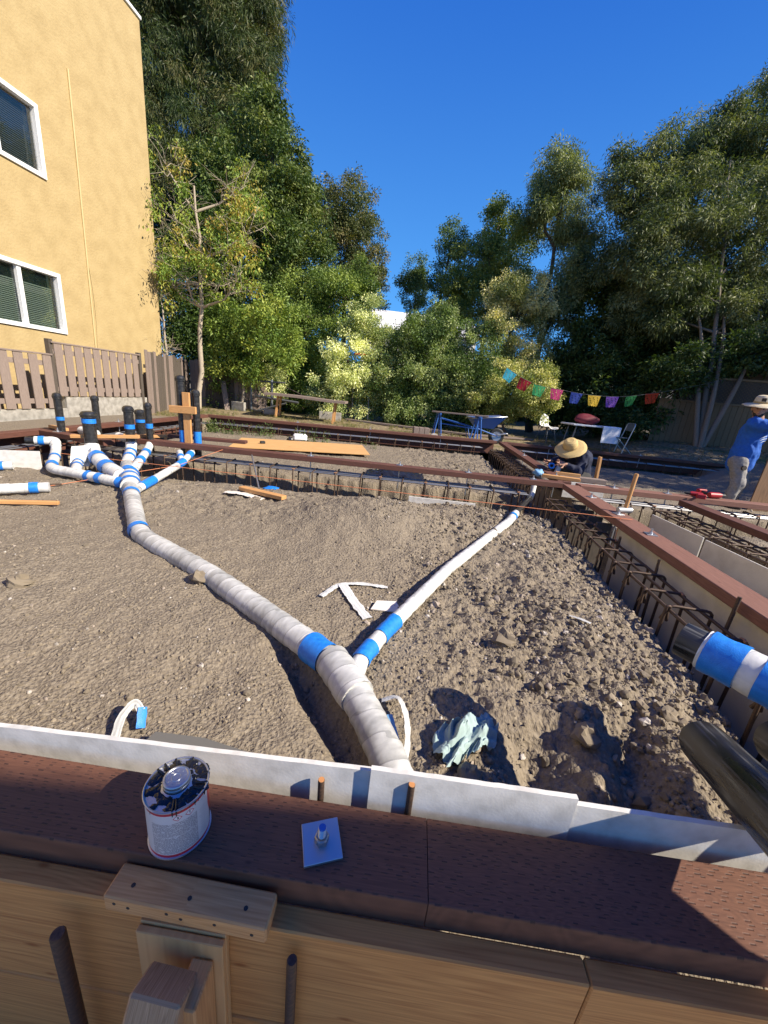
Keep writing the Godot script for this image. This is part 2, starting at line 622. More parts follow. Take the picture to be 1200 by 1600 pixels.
# overlapping turns of translucent foam film; uv: once round, metres along
func film(key: String, seed_: int, low: float, high: float) -> void:
	var w := 128
	var h := 768
	var a := noise(0.03, seed_, 4)
	var b := noise(0.012, seed_ + 3, 2)
	var im := Image.create(w, h, false, Image.FORMAT_RGB8)
	var hi := Image.create(w, h, false, Image.FORMAT_L8)
	for y in h:
		for x in w:
			var an := TAU * x / w
			var turn := y / 76.8 + x / float(w) * 1.0 + 0.35 * b.get_noise_1d(y * 1.0)
			var f := fposmod(turn, 1.0)
			var wrapk := floorf(turn)
			var tone := 0.5 + 0.45 * sin(wrapk * 7.31 + 1.0) * 0.6
			tone += 0.45 * a.get_noise_3d(cos(an) * 26.0, sin(an) * 26.0, y * 0.9) + 0.25 * (f - 0.5)
			if f < 0.06: tone -= 0.35
			var t := lerpf(low, high, clampf(tone, 0.0, 1.0))
			im.set_pixel(x, y, Color(t, t, t * 0.96).linear_to_srgb())
			hi.set_pixel(x, y, Color.from_hsv(0, 0, clampf(0.3 + 0.5 * f + 0.3 * a.get_noise_3d(cos(an) * 60.0, sin(an) * 60.0, y * 2.5), 0, 1)))
	var m := plain(key, Color.WHITE, 0.4)
	m.albedo_texture = tex(im)
	m.uv1_scale = Vector3(1, 1.0 / 0.85, 1)
	m.heightmap_enabled = true
	m.heightmap_scale = 0.12
	m.heightmap_texture = tex(hi)


# ---------------------------------------------------------------- ground
func trench_edge(z: float) -> float:
	var t := [[-0.6, 1.26], [-0.95, 1.33], [-1.39, 1.48], [-1.94, 1.55], [-2.82, 1.67], [-4.3, 1.74], [-10.0, 2.25]]
	for k in t.size() - 1:
		if z <= t[k][0] and z >= t[k + 1][0]:
			return lerpf(t[k][1], t[k + 1][1], (z - t[k][0]) / (t[k + 1][0] - t[k][0]))
	return 1.26

func sill_x(z: float) -> float:      # left edge of the long right-hand mudsill
	return 2.14 + 0.098 * (-4.6 - z)

func dip(a: float, b: float, x: float, soft: float) -> float:
	return smoothstep(a - soft, a + soft, x) * (1.0 - smoothstep(b - soft, b + soft, x))

func pad_h(x: float, z: float) -> float:
	var d := -z
	var h := 0.402 + 0.045 * smoothstep(1.05, 1.7, d) + 0.018 * clampf(d - 1.7, 0.0, 3.0)
	if d > 4.7: h = 0.43
	h += 0.09 * exp(-pow((x - 0.85) / 0.5, 2.0) - pow((z + 3.5) / 0.55, 2.0))
	h += 0.25 * exp(-pow((x + 0.1) / 0.65, 2.0) - pow((z + 3.2) / 0.45, 2.0))
	h -= 0.11 * smoothstep(3.85, 4.45, d) * (1.0 - smoothstep(4.6, 4.7, d))
	h += 0.075 * exp(-pow((x - 1.12) / 0.33, 2.0)) * dip(-2.9, -0.9, z, 0.3)
	h += 0.05 * exp(-pow((x + 2.1) / 0.35, 2.0) - pow((z + 1.9) / 0.4, 2.0))
	var j := 0.05 * nz.get_noise_2d(x * 3.1, z * 3.1)
	var loose := smoothstep(-0.1, 0.6, x + 0.25 * nz.get_noise_2d(x * 1.5, z * 1.5)) * (1.0 - smoothstep(1.9, 2.2, x))
	loose = maxf(loose, 0.7 * dip(-4.2, -3.0, z, 0.3))
	h += 0.028 * nz.get_noise_2d(x * 0.9, z * 0.9)
	h += lerpf(0.012, 0.034, loose) * nz.get_noise_2d(x * 5.0, z * 5.0)
	h += lerpf(0.004, 0.012, loose) * nz2.get_noise_2d(x * 19.0, z * 19.0)
	h += lerpf(0.0025, 0.006, loose) * nz2.get_noise_2d(x * 55.0, z * 55.0)
	if d < 4.6:
		h -= lerpf(0.004, 0.026, loose) * (0.4 + lumps.get_noise_2d(x * 24.0 + 3.0 * nz.get_noise_2d(x * 8.0, z * 8.0), z * 24.0)) * (0.45 + 0.9 * clampf(0.5 + nz.get_noise_2d(x * 2.1 + 50.0, z * 2.1), 0.0, 1.0))
	# hollows trodden near the front on the right
	h -= 0.12 * exp(-pow((x - 0.62 + (z + 1.0) * 0.3) / 0.10, 2.0)) * dip(-1.15, -0.7, z, 0.1)
	h -= 0.10 * exp(-pow((x - 0.95 + (z + 1.0) * 0.4) / 0.08, 2.0)) * dip(-1.25, -0.7, z, 0.1)
	# the run dug for the main pipe beside the front
	var px := lerpf(0.1, -0.34, clampf((-z - 0.95) / 0.6, 0.0, 1.2))
	h -= 0.09 * exp(-pow((x - px + 0.06) / 0.07, 2.0)) * dip(-1.5, -0.6, z, 0.18)
	# trenches
	var tr := 0.0
	var xe := trench_edge(z) + j
	tr = maxf(tr, smoothstep(xe, xe + 0.16, x) * (1.0 - smoothstep(2.42, 2.52, x - 0.098 * (-4.6 - z))))
	tr = maxf(tr, dip(-5.12 + j, -4.52 + j, z, 0.06) * (1.0 - smoothstep(6.0, 6.4, x)) * smoothstep(-4.9, -4.7, x))
	tr = maxf(tr, dip(-9.8 + j, -9.25 + j, z, 0.06) * smoothstep(-4.9, -4.7, x))
	tr = maxf(tr, dip(-4.65, -4.15 + j, x, 0.06) * smoothstep(4.0, 4.2, d))
	tr = maxf(tr, dip(2.72, 3.4 + j, x, 0.05) * (1.0 - smoothstep(4.6, 4.9, d)))
	h = lerpf(h, 0.02 + 0.03 * nz.get_noise_2d(x * 4.0, z * 4.0), tr)
	h = lerpf(h, 0.52, (1.0 - smoothstep(-4.75, -4.6, x)) * smoothstep(3.0, 4.0, d))
	h = lerpf(h, 0.55 + 0.4 * smoothstep(7.0, 10.0, x), smoothstep(7.2, 7.8, x))
	h = lerpf(h, 0.18, 1.0 - smoothstep(0.66, 0.9, d))
	return h

func yard_h(x: float, z: float) -> float:
	var h := 0.5 + 0.1 * smoothstep(10.5, 13.0, -z) + 0.42 * smoothstep(6.2, 9.5, x) * smoothstep(9.6, 11.5, -z)
	return h + 0.05 * nz.get_noise_2d(x * 0.7, z * 0.7) + 0.015 * nz.get_noise_2d(x * 4.0, z * 4.0)

func field(xs: Array, zs: Array, f: Callable, shade: Callable) -> Geo:
	var g := Geo.new()
	var nx := xs.size()
	var nzn := zs.size()
	var hs := PackedFloat32Array()
	hs.resize(nx * nzn)
	for r in nzn:
		for k in nx: hs[r * nx + k] = f.call(xs[k], zs[r])
	g.v.resize(nx * nzn); g.n.resize(nx * nzn); g.uv.resize(nx * nzn); g.c.resize(nx * nzn)
	for r in nzn:
		for k in nx:
			var i := r * nx + k
			g.v[i] = Vector3(xs[k], hs[i], zs[r])
			var k0 := maxi(k - 1, 0)
			var k1 := mini(k + 1, nx - 1)
			var r0 := maxi(r - 1, 0)
			var r1 := mini(r + 1, nzn - 1)
			var sx: float = (hs[r * nx + k1] - hs[r * nx + k0]) / (xs[k1] - xs[k0])
			var sz: float = (hs[r1 * nx + k] - hs[r0 * nx + k]) / (zs[r1] - zs[r0])
			g.n[i] = Vector3(-sx, 1, -sz).normalized()
			g.c[i] = shade.call(xs[k], zs[r])
	var q := 0
	g.ix.resize((nx - 1) * (nzn - 1) * 6)
	for r in nzn - 1:
		for k in nx - 1:
			var i := r * nx + k
			g.ix[q] = i; g.ix[q + 1] = i + 1; g.ix[q + 2] = i + nx
			g.ix[q + 3] = i + 1; g.ix[q + 4] = i + nx + 1; g.ix[q + 5] = i + nx
			q += 6
	# rows run towards -z, so turn the faces up
	for t in g.ix.size() / 3:
		var b := g.ix[t * 3 + 1]
		g.ix[t * 3 + 1] = g.ix[t * 3 + 2]
		g.ix[t * 3 + 2] = b
	return g

func steps(marks: Array) -> Array:      # [start, [end, step], ...]
	var out := [marks[0]]
	var a: float = marks[0]
	for k in range(1, marks.size()):
		var b: float = marks[k][0]
		var m := maxi(1, int(round(absf(b - a) / marks[k][1])))
		for s in m: out.append(lerpf(a, b, float(s + 1) / m))
		a = b
	return out

func make_ground() -> void:
	var g := Geo.new()
	g.quad(V(-400, -0.05, -500), V(400, -0.05, -500), V(400, -0.05, 120), V(-400, -0.05, 120), Vector3.UP)
	struct(g, "ground", mats["far_soil"])

	# unseen pavement and road, added to bounce warm sunlight onto the front form
	g = Geo.new()
	g.box(V(60, 0.12, 3.2), Transform3D(Basis.IDENTITY, V(0, -0.04, 1.35)), 0.01)
	struct(g, "pavement", mats["pale_concrete"])
	g = Geo.new()
	g.box(V(60, 0.2, 0.15), Transform3D(Basis.IDENTITY, V(0, -0.082, 3.026)), 0.01)
	struct(g, "kerb", mats["concrete"])
	g = Geo.new()
	g.quad(V(-60, -0.035, 3.102), V(60, -0.035, 3.102), V(60, -0.035, 12.0), V(-60, -0.035, 12.0), Vector3.UP)
	struct(g, "road", mats["asphalt"])

	var xs := steps([-6.7, [-2.6, 0.05], [2.0, 0.0125], [9.0, 0.06]])
	var zs := steps([-0.5, [-3.0, 0.0125], [-5.3, 0.028], [-9.9, 0.05]])
	var damp := noise(0.9, 77, 3)
	var pad := field(xs, zs, pad_h, func(_x, _z): return Color.WHITE)
	struct(pad, "dirt_pad", mats["dirt"])

	var ys := field(steps([-18.0, [22.0, 0.16]]), steps([-9.75, [-19.0, 0.14], [-42.0, 1.0]]), yard_h, func(x, z):
		var t: float = 0.5 + 0.5 * damp.get_noise_2d(x * 0.8 + 40.0, z * 0.8)
		var green := Color(0.55, 0.72, 0.40)
		var straw := Color(1.15, 1.05, 0.95)
		return straw.lerp(green, smoothstep(0.5, 0.75, t)))
	struct(ys, "yard_ground", mats["yard_soil"])

	# loose clods and crumbs
	var kinds := []
	for k in 4:
		var l := Geo.new()
		l.lump(Vector3(k * 7.0, 0, 0), Vector3(1.0, 0.75, 0.9), nz, 0.9, 4, 6, 1.6)
		l.facet()
		kinds.append(l.mesh(Vector3(k * 7.0, 0, 0)))
	var placed := [[], [], [], []]
	var cols := [[], [], [], []]
	for k in 85000:
		var z := -0.68 - pow(rng.randf(), 2.3) * 8.6
		var x := rng.randf_range(-1.0, 1.0) * (1.3 - z * 1.1)
		if k % 4 == 0:
			z = -0.75 - rng.randf() * 3.6
			x = rng.randf_range(-0.1, 1.75)
		if x > 8.0 or x < -4.6: continue
		var heap: float = smoothstep(-0.1, 0.8, x) * (1.0 - smoothstep(1.6, 1.9, x))
		heap = maxf(heap, 0.6 * dip(-4.4, -3.2, z, 0.3))
		if nz.get_noise_2d(x * 1.3 + 20.0, z * 1.3) < rng.randf_range(-0.5, 0.25): continue
		var s := 0.0022 + 0.007 * pow(rng.randf(), 3.0)
		if rng.randf() < 0.3: s += heap * 0.021 * pow(rng.randf(), 3.0)
		if rng.randf() < 0.010: s += 0.014 * rng.randf()
		if -z > 4.0: s *= 1.5
		var q := rng.randi() % 4
		var y := pad_h(x, z)
		if y < 0.2: continue
		var b := Basis.from_euler(Vector3(rng.randf() * TAU, rng.randf() * TAU, rng.randf() * TAU)).scaled(Vector3.ONE * s)
		placed[q].append(Transform3D(b, V(x, y + s * 0.1, z)))
		var t := rng.randf_range(0.66, 1.25)
		var base := Color(0.222, 0.182, 0.130)
		if rng.randf() < 0.03: base = Color(0.42, 0.38, 0.33)
		elif rng.randf() < 0.08: base = Color(0.30, 0.25, 0.20)
		cols[q].append(Color(base.r * t, base.g * t, base.b * t))
	for q in 4:
		var o := many("dirt_crumbs", kinds[q], mats["clod"], placed[q], cols[q], self)
		tag(o, "loose brown soil crumbs and clods strewn over the dirt pad", "soil", "", "stuff")
	# clods large enough to tell apart
	var cg := 0
	for c in [[0.66, -1.66, 0.048, "large brown soil clod to the right of the thin white pipe"], [0.37, -0.98, 0.034, "pale rounded soil clod below the blue rag"], [0.83, -1.15, 0.046, "tall dark soil clod standing beside the blue rag"], [-1.02, -1.98, 0.05, "tan soil clod wedged against the long wrapped drain pipe"], [1.2, -1.25, 0.035, "knobbly soil clod near the trench rim"], [1.06, -1.55, 0.03, "small soil clod on the slope above the trench"], [-1.85, -1.75, 0.05, "cracked soil clod on the smooth dirt left of the main pipe"]]:
		var l := Geo.new()
		var r: float = c[2]
		var at := V(c[0], pad_h(c[0], c[1]), c[1])
		l.tint = Color(0.215, 0.175, 0.125)
		l.lump(at + V(0, r * 0.4, 0), V(r, r * 0.8, r * 0.9), nz, 0.9, 7, 10, 26.0 + cg)
		l.facet()
		cg += 1
		tag(obj(l, "soil_clod", mats["clod"], null, at), c[3], "clod", "big soil clods")


# ---------------------------------------------------------------- mudsills, rebar and form panels
func washer_on(o: Node3D, at: Vector3, turn: float, tall := 0.05) -> void:
	var g := Geo.new()
	g.box(V(0.076, 0.006, 0.076), Transform3D(Basis(Vector3.UP, turn), at + V(0, 0.004, 0)), 0.001)
	var w := obj(g, "plate_washer", mats["galvanized"], o)
	g = Geo.new()
	g.lathe([Vector2(0, 0.007), Vector2(0.0145, 0.007), Vector2(0.0145, 0.02), Vector2(0.011, 0.0225), Vector2(0, 0.0225)], 6, Transform3D(Basis.IDENTITY, at))
	obj(g, "nut", mats["galvanized"], w)
	g = Geo.new()
	g.tube([at + V(0, -0.3, 0), at + V(0, tall, 0)], 0.008, 8)
	obj(g, "anchor_bolt", mats["galvanized"], o)

func mudsill(label: String, a: Vector3, b: Vector3, width: float, m: String, bolts: Array, thick := 0.064) -> Node3D:
	var at := (a + b) * 0.5
	var o := thing("mudsill", label, "mudsill", at - V(0, thick, 0), "treated mudsills laid over the footings")
	var g := Geo.new()
	var dn := V(0, -thick * 0.5, 0)
	beam(g, a + dn, b + dn, width, thick, Vector3.UP, 0.004)
	obj(g, "board", mats[m], o)
	for t in bolts:
		washer_on(o, a.lerp(b, t), rng.randf_range(-0.3, 0.3))
	return o

func rebar_cage(label: String, a: Vector3, b: Vector3, width: float, top: float, bottom: float, every: float, tops := 3, bright := false, hook := false) -> Node3D:
	var mid := (a + b) * 0.5
	var o := thing("rebar_cage", label, "rebar", V(mid.x, bottom, mid.z), "rebar cages standing in the footing trenches")
	var d := (b - a).normalized()
	var side := V(-d.z, 0, d.x)
	var m: Material = mats["rebar"]
	for k in tops:
		var off := side * width * (float(k) / maxf(tops - 1, 1) - 0.5) * 0.8
		var g := Geo.new()
		var path := []
		for s in 9:
			var p := a.lerp(b, s / 8.0) + off
			p.y = top - 0.012 + rng.randf_range(-0.006, 0.006)
			path.append(p + side * rng.randf_range(-0.006, 0.006))
		g.tube(path, 0.0095, 6)
		obj(g, "top_bar", mats["bright_bar"] if bright else m, o)
	for k in 2:
		var g := Geo.new()
		var off := side * width * (k - 0.5) * 0.8
		g.tube([V(a.x, bottom + 0.03, a.z) + off, V(b.x, bottom + 0.03, b.z) + off], 0.0085, 6)
		obj(g, "bottom_bar", m, o)
	var n := int((b - a).length() / every)
	for k in n:
		var c := a.lerp(b, (k + 0.5 + rng.randf_range(-0.12, 0.12)) / n)
		var w := width * 0.5
		var lean := d * rng.randf_range(-0.02, 0.02)
		var g := Geo.new()
		var p0 := V(c.x, bottom, c.z)
		var p1 := V(c.x, top + rng.randf_range(-0.01, 0.012), c.z) + lean
		var loop := [p1 - side * w + V(0, -0.09, 0) + d * 0.02, p1 - side * (w - 0.02), p1 - side * w, p0 - side * w, p0 + side * w, p1 + side * w, p1 - side * (w * 0.9) + d * 0.012]
		if hook: loop.append(p1 - side * (w * 0.7) + V(0, -0.10, 0) + d * 0.02)
		g.tube(rounded(loop, 0.035, 3), 0.0085, 6)
		obj(g, "stirrup", m, o)
		# wire ties
		if k % 2 == 0:
			g = Geo.new()
			g.tube([p1 + side * w * 0.8 - d * 0.018, p1 + side * w * 0.8 + V(0, 0.004, 0), p1 + side * w * 0.8 + d * 0.018], 0.009, 5)
			obj(g, "tie_wire", mats["rust_wire"], o)
	return o

func panel(called: String, label: String, a: Vector3, b: Vector3, y0: float, y1: float, thick: float, m: String, group := "") -> void:
	var g := Geo.new()
	var c := (a + b) * 0.5
	g.box(V((b - a).length(), y1 - y0, thick), along(V(c.x, (y0 + y1) * 0.5, c.z), V(b.x - a.x, 0, b.z - a.z)), 0.002)
	tag(obj(g, called, mats[m], null, V(c.x, y0, c.z)), label, "panel", group)

func make_foundation() -> void:
	plain("rust_wire", lin(0.33, 0.17, 0.09), 0.7)
	plain("orange_string", lin(0.62, 0.22, 0.10), 0.8)
	mudsill("long reddish mudsill crossing the site in front of the plywood sheet", V(-3.22, SILL, -4.92), V(2.2, SILL, -4.77), 0.14, "treated", [0.41, 0.62, 0.78, 0.93])
	mudsill("short mudsill between the concrete garden wall and the capped drain stubs", V(-4.52, SILL, -4.88), V(-3.36, SILL, -4.55), 0.14, "treated", [0.3])
	mudsill("mudsill running beside the concrete garden wall under the slatted fence", V(-4.53, SILL, -3.5), V(-4.32, SILL, -9.0), 0.14, "treated", [0.12, 0.5])
	mudsill("mudsill along the back of the site before the old bench", V(-4.32, SILL, -9.12), V(2.58, SILL, -9.66), 0.14, "treated", [0.3, 0.55, 0.8])
	mudsill("shaded mudsill along the back of the site before the folding table", V(2.8, SILL, -9.66), V(8.3, SILL, -9.5), 0.16, "treated", [0.2, 0.6])
	mudsill("nearer half of the mudsill along the deep panelled trench, sledgehammer standing on it", V(sill_x(-0.45) + 0.1, SILL + 0.001, -0.45), V(sill_x(-4.66) + 0.1, SILL + 0.001, -4.66), 0.19, "treated_pale", [0.27, 0.57, 0.7, 0.85])
	mudsill("far half of the trench mudsill reaching back to the wheelbarrow", V(sill_x(-4.86) + 0.09, SILL - 0.001, -4.86), V(sill_x(-9.58) + 0.09, SILL - 0.001, -9.58), 0.17, "treated", [0.08, 0.5])
	mudsill("pale mudsill with the red power drill lying on it", V(2.38, SILL, -4.76), V(6.0, SILL, -4.60), 0.16, "treated_pale", [0.12, 0.30])
	mudsill("dark mudsill over the second trench beyond the grey panels", V(3.47, SILL - 0.002, -4.40), V(3.32, SILL - 0.002, -1.6), 0.15, "treated", [])
	mudsill("short weathered mudsill in front of the crouching worker", V(2.32, SILL - 0.004, -5.40), V(3.02, SILL - 0.004, -5.32), 0.12, "weathered", [])

	# boards on edge that form the outer sides
	for f in [[V(-4.30, 0, -9.21), V(2.56, 0, -9.75), "brown form board on edge under the back mudsill near the old bench"], [V(2.85, 0, -9.76), V(8.3, 0, -9.6), "brown form board on edge under the shaded back mudsill"], [V(-4.62, 0, -3.5), V(-4.42, 0, -9.0), "brown form board on edge facing the concrete garden wall"]]:
		var g := Geo.new()
		var a: Vector3 = f[0]
		var b: Vector3 = f[1]
		beam(g, a + V(0, 0.56, 0), b + V(0, 0.56, 0), 0.038, 0.26)
		tag(obj(g, "form_board", mats["treated"], null, (a + b) * 0.5 + V(0, 0.43, 0)), f[2], "form board", "form boards round the footings")

	rebar_cage("rebar cage in the trench in front of the plywood sheet", V(-4.1, 0, -4.92), V(1.75, 0, -4.74), 0.26, 0.60, 0.06, 0.27, 4, true)
	rebar_cage("deep rebar cage before the pale form panels, tall bent hooks on top", V(sill_x(-0.7) - 0.16, 0, -0.7), V(sill_x(-4.4) - 0.16, 0, -4.4), 0.24, 0.63, 0.07, 0.21, 3, false, true)
	rebar_cage("dense rebar cage in the trench leading back towards the wheelbarrow", V(sill_x(-4.95) - 0.12, 0, -5.0), V(sill_x(-9.1) - 0.12, 0, -9.1), 0.3, 0.62, 0.06, 0.22, 3, false, true)
	rebar_cage("rebar cage along the back mudsill before the old bench", V(-4.1, 0, -8.98), V(2.2, 0, -9.46), 0.24, 0.60, 0.15, 0.33, 3, true)
	rebar_cage("rebar cage along the shaded back mudsill before the folding table", V(2.9, 0, -9.42), V(8.0, 0, -9.3), 0.24, 0.62, 0.15, 0.42, 3, true)
	rebar_cage("rebar cage in the second trench beside the dark mudsill", V(3.12, 0, -1.8), V(3.22, 0, -4.35), 0.36, 0.64, 0.06, 0.2, 4, false, true)
	rebar_cage("rebar cage under the mudsill that carries the red drill", V(2.45, 0, -4.62), V(5.8, 0, -4.5), 0.24, 0.63, 0.1, 0.3, 4, true)
	rebar_cage("rebar cage in the trench beside the concrete garden wall", V(-4.36, 0, -3.9), V(-4.18, 0, -8.9), 0.2, 0.62, 0.1, 0.32, 3, true)

	for k in 3:
		var lb := Geo.new()
		var off: float = [-0.30, -0.22, -0.36][k]
		var lp := []
		for s in 15:
			var z := lerpf(-0.75, -4.3, s / 14.0)
			lp.append(V(sill_x(z) + off, [0.22, 0.20, 0.27][k] + 0.012 * nz.get_noise_1d(z * 2.0 + k * 9.0), z))
		lb.tube(lp, 0.009, 7)
		tag(obj(lb, "long_bar", mats["bright_bar"], null, V(sill_x(-2.5) + off, 0.2, -2.5)), ["long steel bar low along the dirt rim of the deep trench, upper of three", "long steel bar low in the deep trench, lower of three", "long steel bar half hidden under the trench rim"][k], "rebar", "long bars low in the deep trench")
	# tall bars leaning in the deep trench
	for t in [[-1.75, 0.80, 0.02, "tallest rebar dowel, leaning on the trench mudsill"], [-2.35, 0.74, -0.03, "rebar dowel standing against the middle pale trench panel"], [-1.35, 0.72, 0.04, "rebar dowel standing behind the taped black pipe end"], [-2.9, 0.7, -0.02, "rebar dowel standing near the dark shoring planks"]]:
		var g := Geo.new()
		var x := sill_x(t[0]) - 0.05
		g.tube([V(x - 0.03, -0.02, t[0]), V(x - 0.01 + t[2], t[1], t[0] - 0.02)], 0.0095, 7)
		tag(obj(g, "rebar_dowel", mats["rebar"], null, V(x, 0, t[0])), t[3], "rebar", "rebar dowels along the trench panels")

	# pale panels
	var cuts := [-0.5, -1.42, -2.32, -3.25]
	for k in 3:
		panel("pale_sheet", ["pale grey form panel in the deep trench below the taped pipe", "pale grey form panel in the deep trench, middle of three", "pale grey form panel in the deep trench, beside the open dark end"][k], V(sill_x(cuts[k]) + 0.03 + 0.012 * k, 0, cuts[k] - 0.004), V(sill_x(cuts[k + 1]) + 0.03 + 0.012 * k, 0, cuts[k + 1]), -0.05, 0.694, 0.014, "form_panel", "form panels")
	panel("pale_sheet", "grey form panel standing beyond the sledgehammer, its end facing the drill", V(2.66, 0, -3.72), V(2.67, 0, -3.07), 0.0, 0.715, 0.014, "form_panel", "form panels")
	panel("pale_sheet", "grey form panel beyond the sledgehammer, with a cracked white corner", V(2.675, 0, -3.05), V(2.68, 0, -1.75), 0.0, 0.705, 0.014, "form_panel", "form panels")
	panel("cement_board", "white board on edge beside the concrete garden wall", V(-4.45, 0, -3.72), V(-3.74, 0, -4.02), 0.40, 0.665, 0.014, "cement_board", "white boards")
	panel("cement_board", "strip of white board half buried at the mound's far rim", V(0.28, 0, -4.50), V(1.08, 0, -4.46), 0.30, 0.455, 0.014, "cement_board", "white boards")
	panel("cement_board", "small white board behind the short weathered mudsill", V(2.42, 0, -5.22), V(2.96, 0, -5.18), 0.48, 0.70, 0.014, "cement_board", "white boards")
	# dark lumber at the open end of the deep trench
	for t in [-3.42, -3.62, -3.84, -4.05]:
		var said: String = {-3.42: "dark upright shoring plank right after the last pale trench panel", -3.62: "dark upright shoring plank, second beyond the pale trench panels", -3.84: "dark upright shoring plank, third beyond the pale trench panels", -4.05: "dark upright shoring plank farthest from the pale trench panels"}[t]
		var g := Geo.new()
		beam(g, V(sill_x(t) + 0.0, -0.05, t), V(sill_x(t) + 0.01, 0.66, t), 0.14, 0.03, Vector3.FORWARD)
		tag(obj(g, "shoring_plank", mats["fence_dark"], null, V(sill_x(t), -0.05, t)), said, "plank", "shoring planks")

	# strings
	var g := Geo.new()
	var sp := []
	for k in 13: sp.append(V(-3.75, 0.60, -4.30).lerp(V(2.13, 0.775, -3.2), k / 12.0))
	g.tube(sp, 0.0035, 5)
	g.tube([V(2.13, 0.775, -3.2), V(2.03, 0.775, -3.2), V(2.02, 0.60, -3.18), V(2.03, 0.52, -3.19)], 0.0035, 5)
	tag(obj(g, "string_line", mats["orange_string"], null, V(-3.75, 0.60, -4.3)), "taut orange string tied round the trench mudsill, tail hanging", "string")
	g = Geo.new()
	g.tube([V(-3.15, pad_h(-3.15, -3.35) + 0.02, -3.35), V(-2.35, 0.62, -4.2), V(-2.1, 0.74, -4.85)], 0.003, 5)
	tag(obj(g, "string_line", mats["orange_string"], null, V(-3.15, 0.48, -3.35)), "slack orange string lying from the dirt up to the pipe junction", "string")
	g = Geo.new()
	g.tube([V(-1.42, pad_h(-1.42, -4.15) + 0.01, -4.15), V(-1.78, 0.74, -4.9)], 0.009, 7)
	tag(obj(g, "steel_stake", mats["bright_bar"], null, V(-1.42, 0.45, -4.15)), "thin grey steel stake leaning on the long reddish mudsill", "stake")


# ---------------------------------------------------------------- the form at the front, seen from above
func F(a: float, b: float, y: float) -> Vector3:
	return V(0.9983 * a - 0.058 * b, y, -0.598 + 0.058 * a + 0.9983 * b)

func front_frame(a: float, b: float, y: float) -> Transform3D:
	return Transform3D(Basis(V(0.9983, 0, 0.058), Vector3.UP, V(-0.058, 0, 0.9983)), F(a, b, y))

# treated lumber with rows of short incised slots, uv 0..1 over the board
func incised_material(key: String, seed_: int, metres: float) -> StandardMaterial3D:
	var w := 1600
	var h := 150
	var im := wood_image(w, h, seed_, Color(0.168, 0.072, 0.040), Color(0.086, 0.034, 0.019), 1.1, 6)
	var hi := Image.create(w, h, false, Image.FORMAT_L8)
	hi.fill(Color(0.8, 0.8, 0.8))
	var r := RandomNumberGenerator.new()
	r.seed = seed_
	var px := w / metres
	var row := 0
	var wear := noise(0.02, seed_ + 4, 3)
	var y := 6.0
	while y < h - 5:
		if row % 7 != 5:
			var x := -0.02 * px + (row % 3) * 0.0095 * px
			while x < w:
				var l := 0.0115 * px * r.randf_range(0.75, 1.15)
				var yy := int(y + r.randf_range(-0.9, 0.9))
				if r.randf() > 0.10 + 0.5 * maxf(wear.get_noise_2d(x * 0.6, y * 3.0), 0.0):
					im.fill_rect(Rect2i(int(x), yy, int(l), r.randi_range(1, 2)), Color(0.035, 0.015, 0.010).lerp(Color(0.085, 0.036, 0.022), r.randf()).linear_to_srgb())
					hi.fill_rect(Rect2i(int(x), yy, int(l), 2), Color(0.1, 0.1, 0.1))
				x += 0.0285 * px * r.randf_range(0.9, 1.1)
		y += 0.0062 * 1000.0 * h / 145.0 / 1.0
		row += 1
	var m := plain(key, Color.WHITE, 0.72)
	m.albedo_texture = tex(im)
	m.heightmap_enabled = true
	m.heightmap_scale = 0.12
	m.heightmap_texture = tex(hi)
	return m

func incised_board(called: String, a0: float, a1: float, seed_: int, label: String) -> Node3D:
	var o := thing(called, label, "mudsill", F((a0 + a1) * 0.5, 0.07, SILL - 0.064), "treated mudsills laid over the footings")
	var g := Geo.new()
	var w := a1 - a0
	# top with rounded edges, then the sides
	var prof := []
	for k in 5:
		var t := PI * 0.5 * k / 4.0
		prof.append(Vector2(0.004 - 0.004 * sin(PI * 0.5 - t), -0.004 + 0.004 * sin(t)))
	var outline := [Vector2(0.0, -0.064)]
	for p in prof: outline.append(p)
	for k in 5: outline.append(Vector2(0.145 - prof[4 - k].x, prof[4 - k].y))
	outline.append(Vector2(0.145, -0.064))
	var rows := []
	for p in outline:
		var rr := []
		for s in 13:
			var a := lerpf(a0, a1, s / 12.0)
			rr.append(F(a, p.x, SILL + p.y + 0.0006 * nz.get_noise_2d(a * 6.0, p.x * 30.0)))
		rows.append(rr)
	g.sheet(rows)
	for k in g.uv.size(): g.uv[k] = Vector2((g.v[k] - F(a0, 0, 0)).dot(V(0.9983, 0, 0.058)) / w, (g.v[k] - F(a0, 0, 0)).dot(V(-0.058, 0, 0.9983)) / 0.145 * 0.93 + 0.02 - (g.v[k].y - SILL) * 0.9)
	for e in [a0, a1]:
		var i := g.v.size()
		var nn := V(0.9983, 0, 0.058) * (1.0 if e == a1 else -1.0)
		for p in outline: g.put(F(e, p.x, SILL + p.y), nn, Vector2(0.01, p.x * 5.0))
		for k in range(1, outline.size() - 1): g.tri(i, i + k, i + k + 1)
	obj(g, "board", incised_material("incised_%d" % seed_, seed_, w), o)
	return o

